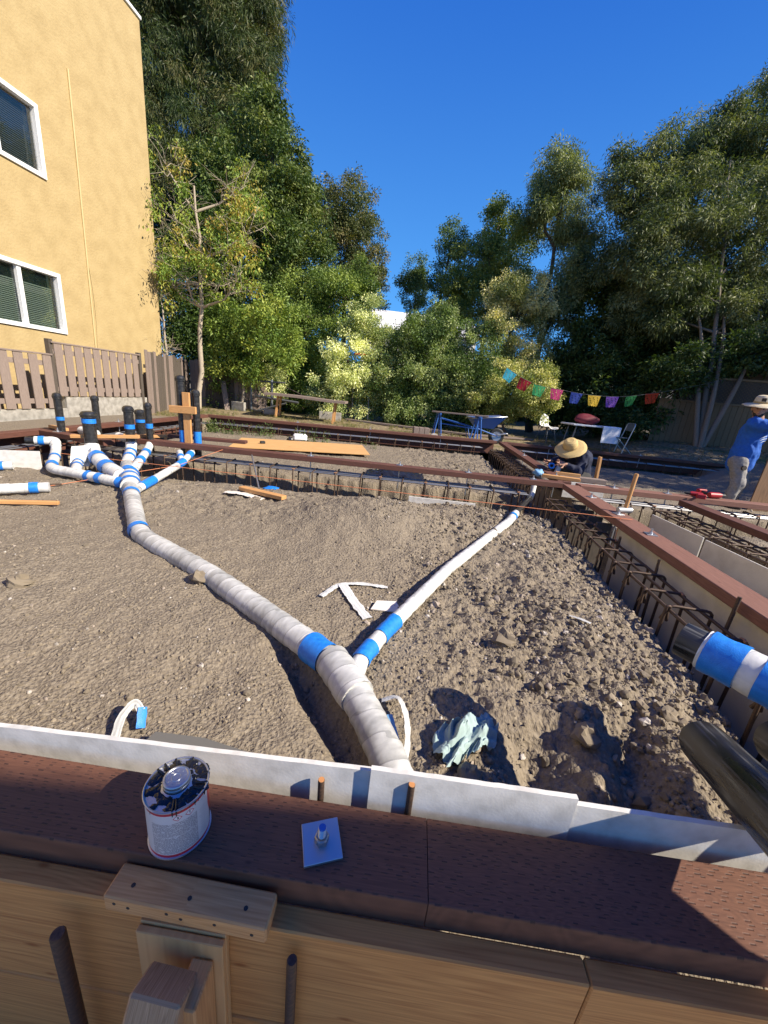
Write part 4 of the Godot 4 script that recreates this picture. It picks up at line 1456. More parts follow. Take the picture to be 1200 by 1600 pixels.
func grow(called: String, label: String, category: String, group: String, foot: Vector3, lobes: Array, leaf: ArrayMesh, size: float, density: float, tones: Array, bark: String, girth: float, opts := {}) -> Node3D:
	var o := thing(called, label, category, foot, group)
	# trunk rises to the middle of the crown, a limb reaches into each lobe
	var mid := Vector3.ZERO
	var top := -100.0
	for l in lobes:
		mid += V(l[0], l[1], l[2]) / lobes.size()
		top = maxf(top, l[1])
	var path := []
	var bend := V(rng.randf_range(-0.2, 0.2), 0, rng.randf_range(-0.2, 0.2))
	var head := V(mid.x, lerpf(mid.y, top, 0.6), mid.z)
	for k in 11:
		var t := k / 10.0
		path.append(foot.lerp(head, t) + bend * sin(t * PI) + V(nz.get_noise_1d(t * 3.0 + foot.x * 9.0), 0, nz.get_noise_1d(t * 3.0 + foot.z * 7.0)) * girth * 1.5)
	var radii := []
	for k in 11: radii.append(girth * lerpf(1.25 if k == 0 else 1.0, 0.3, k / 10.0))
	var g := Geo.new()
	g.tube(path, radii, 9)
	obj(g, "trunk", mats[bark], o)
	for l in lobes:
		var c := V(l[0], l[1], l[2])
		var t := clampf((c.y - 0.6 * l[4] - foot.y) / maxf(head.y - foot.y, 0.1), 0.15, 0.9)
		var from: Vector3 = path[int(t * 10.0)]
		if from.distance_to(c) < 0.25: continue
		g = Geo.new()
		var mp := from.lerp(c, 0.5) + V(0, -0.1 * from.distance_to(c), 0) + V(rng.randfn(), rng.randfn(), rng.randfn()) * 0.08
		g.tube([from, from.lerp(mp, 0.5), mp, mp.lerp(c, 0.5), c], [girth * 0.5, girth * 0.42, girth * 0.34, girth * 0.25, girth * 0.12], 7)
		var limb := obj(g, "limb", mats[bark], o)
		if opts.get("twigs", 0):
			g = Geo.new()
			for q in int(opts.twigs):
				var d := Vector3(rng.randfn(), rng.randf_range(-0.2, 1.2), rng.randfn()).normalized()
				var s: Vector3 = mp.lerp(c, rng.randf())
				var e: Vector3 = s + d * Vector3(l[3], l[4], l[3]) * rng.randf_range(0.7, 1.25)
				var h := s.lerp(e, 0.5) + Vector3(rng.randfn(), rng.randfn(), rng.randfn()) * 0.08
				g.tube([s, h, e], [girth * 0.13, girth * 0.09, 0.004], 5, false)
				for u in 3:
					var f := h.lerp(e, rng.randf())
					g.tube([f, f + (d + Vector3(rng.randfn(), rng.randfn(), rng.randfn()) * 0.6).normalized() * rng.randf_range(0.2, 0.5)], [girth * 0.07, 0.003], 4, false)
			var tw := obj(g, "twigs", mats[bark], limb)
			tw.set_meta("kind", "stuff")
	var xfs := []
	var cols := []
	var gap: float = opts.get("gap", -0.28)
	var hang: float = opts.get("hang", 0.0)
	var tone_up: float = 2.6 * opts.get("tone", 1.0)
	for l in lobes:
		var c := V(l[0], l[1], l[2])
		var rad := V(l[3], l[4], (l[3] + l[4]) * 0.5)
		var n := int(density * 4.2 * (rad.x * rad.y + rad.y * rad.z + rad.x * rad.z) / (size * size) * 0.8)
		# boughs: leaf clusters gather round many small centres spread over the lobe
		var boughs := []
		for k in 10 + int(14.0 * rad.x * rad.y):
			var d := Vector3(rng.randfn(), rng.randfn(), rng.randfn()).normalized()
			var out := rng.randf_range(0.6, 1.02) * (1.0 + 0.3 * nz.get_noise_3dv((c + d * rad) * 0.9))
			boughs.append([c + d * rad * out, minf(0.55, (rad.x + rad.y) * 0.5 * rng.randf_range(0.2, 0.36))])
		for k in n:
			var d := Vector3(rng.randfn(), rng.randfn(), rng.randfn()).normalized()
			var p := c + d * rad * pow(rng.randf(), 0.42) * (0.92 + 0.4 * nz.get_noise_3dv((c + d * rad) * 0.9))
			if rng.randf() < 0.72:
				var bo = boughs[rng.randi() % boughs.size()]
				var br: float = bo[1]
				p = bo[0] + d * V(br, br * 0.72, br) * pow(rng.randf(), 0.5)
			if p.y < foot.y + 0.05: continue
			if nz2.get_noise_3dv(p * 0.95) < gap: continue
			var s := size * rng.randf_range(0.65, 1.3)
			var b := Basis.from_euler(Vector3(rng.randf_range(-0.7, 0.7), rng.randf() * TAU, rng.randf_range(-0.7, 0.7))).scaled(Vector3(s, s * (1.0 + hang), s))
			xfs.append(Transform3D(b, p))
			var tn := clampf(0.5 + 1.0 * nz.get_noise_3dv(p * 0.7 + V(9, 4, 2)) + rng.randf_range(-0.5, 0.5), 0.0, 0.999) * (tones.size() - 1)
			var ti := int(tn)
			cols.append((tones[ti] as Color).lerp(tones[ti + 1], tn - ti) * tone_up * Color(1.03, 1.0, 0.8))
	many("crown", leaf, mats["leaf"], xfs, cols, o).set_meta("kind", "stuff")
	return o

func make_trees() -> void:
	var lf := plain("leaf", Color.WHITE, 0.5)
	lf.vertex_color_use_as_albedo = true
	lf.backlight_enabled = true
	lf.backlight = lin(0.5, 0.55, 0.2)
	lf.metallic_specular = 0.4
	var broad := leaf_cluster(46, 1.0, 0.44, 0.20, 1)
	var small := leaf_cluster(64, 1.0, 0.30, 0.17, 2)
	var long := leaf_cluster(60, 1.0, 0.46, 0.11, 3, 0.6)
	var needles := leaf_cluster(80, 1.0, 0.5, 0.07, 4, 0.9)
	var airy := leaf_cluster(16, 1.0, 0.5, 0.2, 5, 0.5)
	var bg := "trees behind the building site"
	grow("redwood_tree", "huge dark brownish-green conifer towering beside the yellow house", "tree", bg, V(-11.0, 0.3, -23.5), [[-12.22, 21.66, -26.00, 4.75, 3.80], [-10.87, 17.83, -24.83, 3.17, 2.85], [-13.67, 17.26, -24.66, 2.22, 3.48], [-8.88, 15.59, -24.14, 1.74, 1.90], [-11.34, 13.22, -23.42, 3.48, 2.85], [-8.72, 18.65, -25.08, 1.33, 1.90], [-12.60, 10.06, -22.45, 1.90, 3.17], [-8.72, 12.56, -23.22, 1.90, 1.90], [-10.93, 9.31, -22.22, 2.85, 2.85]], needles, 0.42, 1.25, [Color(0.018, 0.032, 0.012), Color(0.034, 0.052, 0.019), Color(0.052, 0.068, 0.026), Color(0.075, 0.072, 0.032)], "bark_dark", 0.45, {"hang": 0.35, "gap": -0.34, "tone": 0.75})
	grow("bay_tree", "tall glossy green broadleaf tree in front of the huge conifer", "tree", bg, V(-5.6, 0.4, -18.4), [[-6.64, 11.79, -19.85, 1.12, 1.47], [-5.68, 10.22, -19.37, 1.20, 1.60], [-5.20, 8.21, -18.75, 1.47, 1.87], [-6.53, 8.09, -18.71, 1.60, 2.13], [-4.46, 6.24, -18.15, 1.47, 2.13], [-5.62, 4.59, -17.64, 1.87, 1.87], [-8.09, 8.96, -18.98, 1.33, 2.13], [-4.75, 9.03, -19.00, 0.75, 1.20]], broad, 0.30, 1.15, [Color(0.020, 0.036, 0.011), Color(0.036, 0.058, 0.018), Color(0.058, 0.080, 0.026), Color(0.085, 0.102, 0.034)], "bark_dark", 0.22, {"gap": -0.36})
	grow("olive_tree", "brownish olive-green tree with a pointed top beyond the glossy tree", "tree", bg, V(-3.3, 0.4, -24.2), [[-3.55, 10.93, -24.81, 1.47, 1.82], [-2.44, 8.68, -24.12, 1.19, 1.93], [-3.83, 8.55, -24.08, 1.40, 2.45], [-2.00, 7.21, -23.67, 0.91, 1.40], [-4.70, 10.82, -24.78, 0.88, 1.40]], small, 0.34, 1.0, [Color(0.030, 0.040, 0.016), Color(0.052, 0.062, 0.026), Color(0.085, 0.075, 0.036)], "bark_dark", 0.2, {"gap": -0.3})
	grow("maple_sapling", "sparse yellow-green maple with pale trunk and bare twigs against the yellow house", "tree", bg, V(-6.25, 0.5, -12.45), [[-6.87, 5.92, -12.82, 0.77, 1.01], [-5.68, 5.15, -12.59, 0.92, 1.01], [-6.33, 4.30, -12.33, 1.10, 0.82], [-7.04, 4.41, -12.36, 0.51, 1.10], [-4.85, 6.91, -13.13, 0.55, 0.73], [-4.60, 5.70, -12.76, 0.64, 1.10], [-4.78, 4.45, -12.37, 0.73, 0.92], [-7.30, 7.38, -13.27, 0.55, 0.73], [-7.75, 4.69, -12.45, 0.40, 0.70]], airy, 0.19, 0.6, [Color(0.06, 0.10, 0.022), Color(0.10, 0.14, 0.03), Color(0.14, 0.165, 0.036), Color(0.17, 0.13, 0.035)], "bark_pale", 0.085, {"twigs": 14, "gap": -0.05})
	grow("thin_sapling", "thin leaning bare-stemmed sapling beside the maple", "tree", bg, V(-7.0, 0.5, -12.2), [[-7.35, 3.6, -12.3, 0.5, 0.9], [-7.1, 2.4, -12.3, 0.4, 0.6], [-7.3, 5.2, -12.5, 0.4, 0.8]], airy, 0.22, 0.2, [Color(0.12, 0.14, 0.03), Color(0.2, 0.18, 0.04)], "bark_pale", 0.04, {"twigs": 14, "gap": 0.0})
	grow("yellow_shrub", "bright yellow-green leafy shrub under the maple", "shrub", bg, V(-5.2, 0.5, -13.4), [[-5.4, 2.40, -13.5, 0.7, 0.90], [-5.33, 3.08, -13.6, 0.96, 1.04], [-4.04, 3.09, -13.00, 0.84, 1.20], [-5.9, 3.4, -13.9, 0.60, 0.80], [-5.12, 1.93, -13.2, 0.90, 0.50]], broad, 0.22, 1.0, [Color(0.045, 0.08, 0.020), Color(0.09, 0.13, 0.030), Color(0.15, 0.175, 0.042)], "bark_pale", 0.05, {"gap": -0.25})
	grow("privet_shrub", "tall mid-green privet behind the old bench", "shrub", bg, V(-3.4, 0.5, -16.2), [[-3.98, 4.04, -16.43, 1.38, 1.75], [-2.56, 4.90, -16.69, 1.20, 1.25], [-4.53, 2.07, -15.83, 1.50, 1.12], [-3.03, 2.21, -15.87, 1.20, 1.25], [-1.86, 5.45, -16.86, 0.75, 1.00], [-4.9, 1.3, -14.9, 1.0, 0.9], [-3.4, 1.2, -15.0, 1.0, 0.8], [-5.9, 1.2, -14.3, 0.8, 0.8]], small, 0.27, 1.15, [Color(0.038, 0.065, 0.018), Color(0.070, 0.105, 0.028), Color(0.12, 0.155, 0.042)], "bark_dark", 0.09, {"gap": -0.35})
	grow("variegated_shrub", "pale variegated shrub behind the tall steel frame", "shrub", bg, V(-1.5, 0.5, -14.3), [[-1.64, 2.58, -14.42, 0.94, 1.24], [-1.30, 4.02, -14.86, 0.81, 0.94], [-2.00, 1.68, -14.14, 0.90, 0.90], [-0.72, 2.77, -14.48, 0.49, 1.35], [-4.38, 1.67, -14.14, 0.63, 0.63], [-1.4, 1.1, -14.6, 0.9, 0.7], [-2.6, 1.1, -14.9, 0.8, 0.7]], small, 0.22, 1.05, [Color(0.055, 0.085, 0.032), Color(0.17, 0.20, 0.10), Color(0.34, 0.36, 0.22), Color(0.42, 0.43, 0.28)], "bark_dark", 0.06, {"gap": -0.3})
	grow("hedge_shrub", "dense green hedge behind the blue sawhorse table", "shrub", bg, V(1.3, 0.5, -15.0), [[0.62, 2.84, -15.02, 1.28, 1.75], [1.86, 2.17, -14.81, 1.40, 1.28], [0.05, 1.55, -14.62, 1.05, 0.82], [2.75, 2.59, -14.94, 1.12, 1.52], [1.21, 3.90, -15.34, 1.28, 1.05], [-0.46, 1.95, -14.75, 0.70, 1.28], [0.2, 1.1, -14.3, 0.8, 0.7], [1.3, 1.1, -14.3, 0.9, 0.7], [2.4, 1.1, -14.3, 0.9, 0.7], [3.2, 1.3, -14.4, 0.7, 0.9]], small, 0.24, 1.3, [Color(0.024, 0.045, 0.014), Color(0.050, 0.080, 0.026), Color(0.095, 0.13, 0.052), Color(0.16, 0.19, 0.10)], "bark_dark", 0.08, {"gap": -0.4})
	grow("slender_tree", "small pointed dark tree rising behind the hedge beside the sky gap", "tree", bg, V(0.45, 0.4, -22.6), [[0.35, 7.80, -22.81, 0.60, 0.93], [0.45, 6.85, -22.52, 0.87, 1.17]], small, 0.28, 1.0, [Color(0.030, 0.052, 0.018), Color(0.055, 0.080, 0.030)], "bark_dark", 0.08, {"gap": -0.25})
	grow("slender_tree", "slender open-crowned tree rising behind the hedge", "tree", bg, V(1.8, 0.4, -20.5), [[1.87, 8.77, -21.01, 0.60, 0.96], [1.94, 7.48, -20.62, 0.84, 1.20], [1.70, 6.01, -20.17, 1.26, 1.20]], small, 0.27, 0.8, [Color(0.034, 0.058, 0.022), Color(0.065, 0.095, 0.036)], "bark_dark", 0.09, {"gap": -0.18})
	grow("feathery_tree", "yellowish-green feathery tree above the cream-flowered shrub", "tree", bg, V(3.7, 0.4, -19.5), [[3.81, 9.25, -20.11, 0.85, 1.13], [3.02, 7.27, -19.51, 1.27, 1.42], [4.51, 7.95, -19.72, 1.36, 1.56], [3.85, 6.12, -19.16, 1.70, 1.13], [2.45, 5.85, -19.08, 1.13, 1.13]], small, 0.28, 1.1, [Color(0.050, 0.075, 0.022), Color(0.095, 0.120, 0.034), Color(0.14, 0.155, 0.05)], "bark_dark", 0.14, {"gap": -0.3})
	grow("flowering_shrub", "large cream-flowered shrub above the bunting", "shrub", bg, V(4.1, 0.5, -15.5), [[3.88, 5.28, -15.76, 0.98, 0.98], [4.69, 5.35, -15.79, 0.65, 0.98], [3.50, 4.01, -15.38, 0.89, 0.89], [4.52, 3.66, -15.27, 0.84, 0.84]], small, 0.22, 1.15, [Color(0.055, 0.075, 0.030), Color(0.12, 0.13, 0.06), Color(0.28, 0.26, 0.15), Color(0.40, 0.37, 0.23)], "bark_dark", 0.08, {"gap": -0.32})
	grow("flowering_shrub", "low cream-speckled shrub behind the white chair", "shrub", bg, V(3.9, 0.5, -13.2), [[3.75, 2.11, -13.23, 0.94, 1.00], [4.69, 2.16, -13.24, 0.62, 0.94], [3.01, 1.64, -13.08, 0.62, 0.52]], small, 0.19, 1.15, [Color(0.050, 0.070, 0.022), Color(0.12, 0.14, 0.045), Color(0.30, 0.29, 0.15)], "bark_dark", 0.05, {"gap": -0.32})
	grow("eucalyptus_tree", "tall grey-olive tree with a rounded airy top above the folding table", "tree", bg, V(6.0, 0.6, -17.6), [[5.20, 10.49, -18.40, 0.90, 0.95], [6.03, 9.20, -18.01, 1.15, 1.38], [5.03, 9.23, -18.02, 0.80, 0.90], [6.64, 6.98, -17.33, 1.05, 1.50], [5.95, 5.71, -16.94, 1.00, 1.50]], long, 0.27, 1.4, [Color(0.045, 0.060, 0.028), Color(0.085, 0.105, 0.050), Color(0.13, 0.145, 0.075)], "bark_dark", 0.15, {"gap": -0.22, "hang": 0.2})
	grow("oak_tree", "massive grey-green tree with forked pale trunks over the lattice fence", "tree", bg, V(9.4, 0.9, -12.1), [[6.92, 8.92, -15.31, 0.94, 0.94], [8.31, 9.55, -15.50, 1.15, 1.35], [9.69, 10.38, -15.76, 1.04, 1.25], [10.99, 11.01, -15.95, 1.25, 1.67], [7.42, 7.06, -14.74, 1.15, 1.67], [9.27, 7.44, -14.86, 1.67, 1.88], [11.32, 7.84, -14.98, 1.46, 2.29], [8.44, 5.36, -14.22, 1.46, 1.15], [10.76, 5.18, -14.17, 1.56, 1.25], [12.40, 5.54, -14.27, 1.25, 1.67], [10.08, 3.71, -13.72, 1.04, 0.52]], long, 0.26, 1.7, [Color(0.026, 0.038, 0.017), Color(0.048, 0.064, 0.030), Color(0.085, 0.10, 0.052), Color(0.125, 0.135, 0.08)], "bark_mid", 0.085, {"gap": -0.3})
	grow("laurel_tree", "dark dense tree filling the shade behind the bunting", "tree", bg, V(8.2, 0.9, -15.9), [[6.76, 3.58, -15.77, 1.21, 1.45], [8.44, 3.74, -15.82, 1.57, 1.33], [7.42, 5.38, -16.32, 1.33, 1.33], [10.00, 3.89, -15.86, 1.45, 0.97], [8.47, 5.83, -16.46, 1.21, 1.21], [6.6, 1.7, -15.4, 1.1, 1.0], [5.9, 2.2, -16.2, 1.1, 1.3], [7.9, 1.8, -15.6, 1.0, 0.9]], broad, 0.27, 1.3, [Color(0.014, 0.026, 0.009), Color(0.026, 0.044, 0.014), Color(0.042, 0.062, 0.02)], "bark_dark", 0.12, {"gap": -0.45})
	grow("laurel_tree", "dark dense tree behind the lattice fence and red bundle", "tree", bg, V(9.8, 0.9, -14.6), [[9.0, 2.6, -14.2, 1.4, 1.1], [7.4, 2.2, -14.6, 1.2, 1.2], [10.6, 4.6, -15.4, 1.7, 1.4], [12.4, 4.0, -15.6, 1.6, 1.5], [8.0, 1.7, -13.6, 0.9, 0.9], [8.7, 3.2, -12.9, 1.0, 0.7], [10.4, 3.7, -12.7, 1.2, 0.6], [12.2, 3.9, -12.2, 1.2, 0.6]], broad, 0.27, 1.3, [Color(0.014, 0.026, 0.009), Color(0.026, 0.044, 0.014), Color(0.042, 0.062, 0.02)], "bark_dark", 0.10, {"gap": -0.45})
	grow("street_tree", "broad tree outside the lot whose crown shades the bank", "tree", bg, V(14.8, 0.4, -7.4), [[13.8, 6.6, -5.6, 2.3, 2.0], [15.2, 7.0, -8.0, 2.4, 2.1], [16.5, 7.0, -10.6, 2.4, 2.2], [17.8, 6.8, -12.8, 2.6, 2.2]], broad, 0.32, 1.1, [Color(0.03, 0.05, 0.015), Color(0.06, 0.085, 0.025)], "bark_dark", 0.2, {"gap": -0.3})
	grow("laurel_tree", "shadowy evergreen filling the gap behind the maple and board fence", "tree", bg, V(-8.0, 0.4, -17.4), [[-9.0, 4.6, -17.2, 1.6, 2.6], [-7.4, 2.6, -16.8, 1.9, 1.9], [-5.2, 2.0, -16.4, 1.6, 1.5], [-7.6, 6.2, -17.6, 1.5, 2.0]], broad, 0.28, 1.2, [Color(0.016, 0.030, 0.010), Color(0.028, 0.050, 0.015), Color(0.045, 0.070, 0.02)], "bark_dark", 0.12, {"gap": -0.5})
	grow("far_hedge", "distant dark hedge row beyond the trees, hiding the horizon", "hedge", bg, V(2.0, 0.2, -27.0), [[-7.5, 2.2, -27, 2.4, 2.3], [-4.2, 2.0, -27, 2.3, 2.1], [-1.2, 1.8, -27.5, 2.2, 1.9], [1.8, 1.8, -27.5, 2.2, 1.9], [4.8, 2.0, -27, 2.3, 2.2], [7.8, 2.4, -26.5, 2.4, 2.6], [10.8, 2.4, -26.5, 2.4, 2.6]], broad, 0.5, 1.6, [Color(0.018, 0.030, 0.011), Color(0.034, 0.052, 0.018), Color(0.05, 0.07, 0.025)], "bark_dark", 0.12, {"gap": -0.6})
	# second and third stems of the forked tree on the bank
	var o := get_node("oak_tree")
	for s in [[V(9.35, 0.95, -12.0), V(9.55, 2.6, -12.4), V(9.75, 4.2, -13.0), V(9.9, 5.2, -13.6)], [V(9.45, 0.95, -12.05), V(10.0, 2.5, -12.3), V(10.5, 3.6, -12.7), V(11.0, 5.2, -13.6)], [V(9.3, 0.95, -12.1), V(9.2, 2.6, -12.6), V(9.25, 4.2, -13.2), V(9.1, 5.2, -13.7)]]:
		var g := Geo.new()
		var sp := rounded(s, 0.6, 4)
		var sr := []
		for k in sp.size(): sr.append(lerpf(0.075, 0.03, float(k) / sp.size()) + 0.006 * nz.get_noise_1d(k * 1.7 + s[1].x * 9.0))
		g.tube(sp, sr, 9)
		obj(g, "stem", mats["bark_mid"], o)
	# weeds along the back footing and grass tufts in the yard
	var blade := Geo.new()
	for k in 7:
		var an := TAU * k / 7.0
		var dd := V(cos(an), 0, sin(an))
		var i := blade.put(dd * 0.06, (dd + Vector3.UP).normalized())
		blade.put(dd * 0.06 + V(-dd.z, 0, dd.x) * 0.07, (dd + Vector3.UP).normalized())
		blade.put(dd * 0.5 + V(0, 1.0, 0), (dd + Vector3.UP).normalized())
		blade.tri(i, i + 1, i + 2)
	var xfs := []
	var cols := []
	for k in 9000:
		var x := rng.randf_range(-6.5, 9.0)
		var z := -9.9 - pow(rng.randf(), 1.2) * 4.5
		var t: float = 0.5 + 0.5 * nz.get_noise_2d(x * 0.6 + 31.0, z * 0.6)
		if t < 0.46 or (x > 2.5 and rng.randf() < 0.8): continue
		var s := rng.randf_range(0.04, 0.12)
		xfs.append(Transform3D(Basis(Vector3.UP, rng.randf() * TAU).scaled(V(s, s * rng.randf_range(0.5, 1.2), s)), V(x, yard_h(x, z) - 0.005, z)))
		cols.append(Color(0.11, 0.14, 0.035).lerp(Color(0.34, 0.27, 0.12), rng.randf()))
	var gr := many("grass_tufts", blade.mesh(), mats["leaf"], xfs, cols, self)
	tag(gr, "short green and straw-coloured grass behind the back mudsill", "grass", "", "stuff")
	xfs = []
	cols = []
	for k in 90:
		var t := rng.randf()
		var x := lerpf(-4.1, -0.2, t * t)
		var z := -8.7 + rng.randf_range(-0.3, 0.25)
		var s := rng.randf_range(0.07, 0.2)
		xfs.append(Transform3D(Basis(Vector3.UP, rng.randf() * TAU).scaled(V(s * 0.5, s, s * 0.5)), V(x, pad_h(x, z) + s * 0.6, z)))
		cols.append(Color(0.08, 0.13, 0.035).lerp(Color(0.14, 0.17, 0.05), rng.randf()))
	gr = many("weeds", leaf_cluster(16, 1.0, 0.7, 0.2, 8), mats["leaf"], xfs, cols, self)
	tag(gr, "green weeds along the rebar of the back footing", "weeds", "", "stuff")
	# fallen leaves on the shaded bank
	xfs = []
	cols = []
	for k in 2600:
		var x := rng.randf_range(4.5, 13.0)
		var z := rng.randf_range(-13.2, -9.9)
		var s := rng.randf_range(0.03, 0.08)
		xfs.append(Transform3D(Basis.from_euler(Vector3(rng.randf_range(-0.4, 0.4), rng.randf() * TAU, rng.randf_range(-0.4, 0.4))).scaled(V(s, s, s * 0.6)), V(x, yard_h(x, z) + 0.008, z)))
		cols.append(Color(0.16, 0.095, 0.045).lerp(Color(0.38, 0.27, 0.15), rng.randf()))
	var one := Geo.new()
	one.quad(V(-0.5, 0, 0), V(0, 0.08, -0.5), V(0.5, 0, 0), V(0, 0.08, 0.5), Vector3.UP)
	gr = many("fallen_leaves", one.mesh(), mats["leaf"], xfs, cols, self)
	tag(gr, "dry brown leaves littering the bank by the folding table", "leaves", "", "stuff")


# ---------------------------------------------------------------- drain pipes
func sleeve(path: Array, r: float, wrap := 0.085, seed_ := 0.0) -> Geo:
	var pts := resample(path, 0.014)
	var radii := []
	var run := 0.0
	for k in pts.size():
		if k > 0: run += (pts[k] as Vector3).distance_to(pts[k - 1])
		var f := fposmod(run / wrap + 0.15 * nz.get_noise_1d(run * 4.0 + seed_), 1.0)
		radii.append(r * (1.0 + 0.055 * f + 0.035 * nz2.get_noise_1d(run * 14.0 + seed_ * 3.0)))
	var g := Geo.new()
	g.tube(pts, radii, 20)
	# hand-wrapped film is never quite round
	for k in g.v.size():
		g.v[k] += g.n[k] * 0.004 * nz.get_noise_3dv(g.v[k] * 16.0)
	return g

func nearest_run(path: Array, p: Vector3) -> float:
	var best := 1e9
	var at := 0.0
	var run := 0.0
	for k in path.size() - 1:
		var a: Vector3 = path[k]
		var b: Vector3 = path[k + 1]
		var q := Geometry3D.get_closest_point_to_segment(p, a, b)
		if q.distance_to(p) < best:
			best = q.distance_to(p)
			at = run + a.distance_to(q)
		run += a.distance_to(b)
	return at

func tape(parent: Node, path: Array, s0: float, s1: float, r: float) -> void:
	var seg := resample(cut(path, s0, s1), 0.008)
	if seg.size() < 2: return
	var g := Geo.new()
	g.tube(seg, r, 30, false)
	var off := rng.randf() * 50.0
	for k in g.v.size():
		g.v[k] += g.n[k] * (0.0045 * nz.get_noise_3dv(g.v[k] * 16.0) + 0.0022 * absf(nz2.get_noise_3dv(g.v[k] * V(45, 45, 45) + V(off, 0, 0))) + 0.0012 * nz2.get_noise_3dv(g.v[k] * 130.0))
	obj(g, "tape_band", mats["blue_tape"], parent)

func wrapped_pipe(parent: Node, called: String, pts: Array, bend: float, r: float, m: String, bands: Array, seed_ := 0.0) -> Array:
	var path := rounded(pts, bend, 6)
	var s := obj(sleeve(path, r, 0.085, seed_), called, mats[m], parent)
	var l := length_of(path)
	for b in bands: tape(s, path, b[0] * l, b[1] * l, r * 1.075 + 0.002)
	return path

func stub(label: String, foot: Vector3, top: float, r: float, bands: Array, low: Array, lean := V(0, 0, 0)) -> void:
	var o := thing("drain_stub", label, "pipe stub", V(foot.x, foot.y - 0.1, foot.z), "capped black drain stubs")
	var t := V(foot.x, top - 0.03, foot.z) + lean
	var g := Geo.new()
	g.tube([foot - V(0, 0.14, 0), t], r, 18)
	obj(g, "riser", mats["abs_black"], o)
	g = Geo.new()
	var xf := Transform3D(Basis.IDENTITY, t - V(0, 0.045, 0))
	g.lathe([Vector2(r * 1.01, 0), Vector2(r * 1.16, 0.002), Vector2(r * 1.16, 0.022), Vector2(r * 1.24, 0.024), Vector2(r * 1.24, 0.034), Vector2(r * 1.14, 0.037), Vector2(r * 1.10, 0.050), Vector2(r * 0.85, 0.066), Vector2(r * 0.4, 0.074), Vector2(0, 0.076)], 20, xf)
	obj(g, "cap", mats["abs_black"], o)
	for b in bands:
		g = Geo.new()
		g.tube(resample([foot + lean * b[0] + V(0, (top - foot.y) * b[0], 0), foot + lean * b[1] + V(0, (top - foot.y) * b[1], 0)], 0.02), r * 1.03 + 0.002, 18, false)
		obj(g, "tape_band", mats["blue_tape"], o)
	if low.size() > 1:
		wrapped_pipe(o, "wrapped_bend", low, 0.09, r * 1.12, "foam_clean", [[0.25, 0.36], [0.6, 0.72]], foot.x * 7.0)

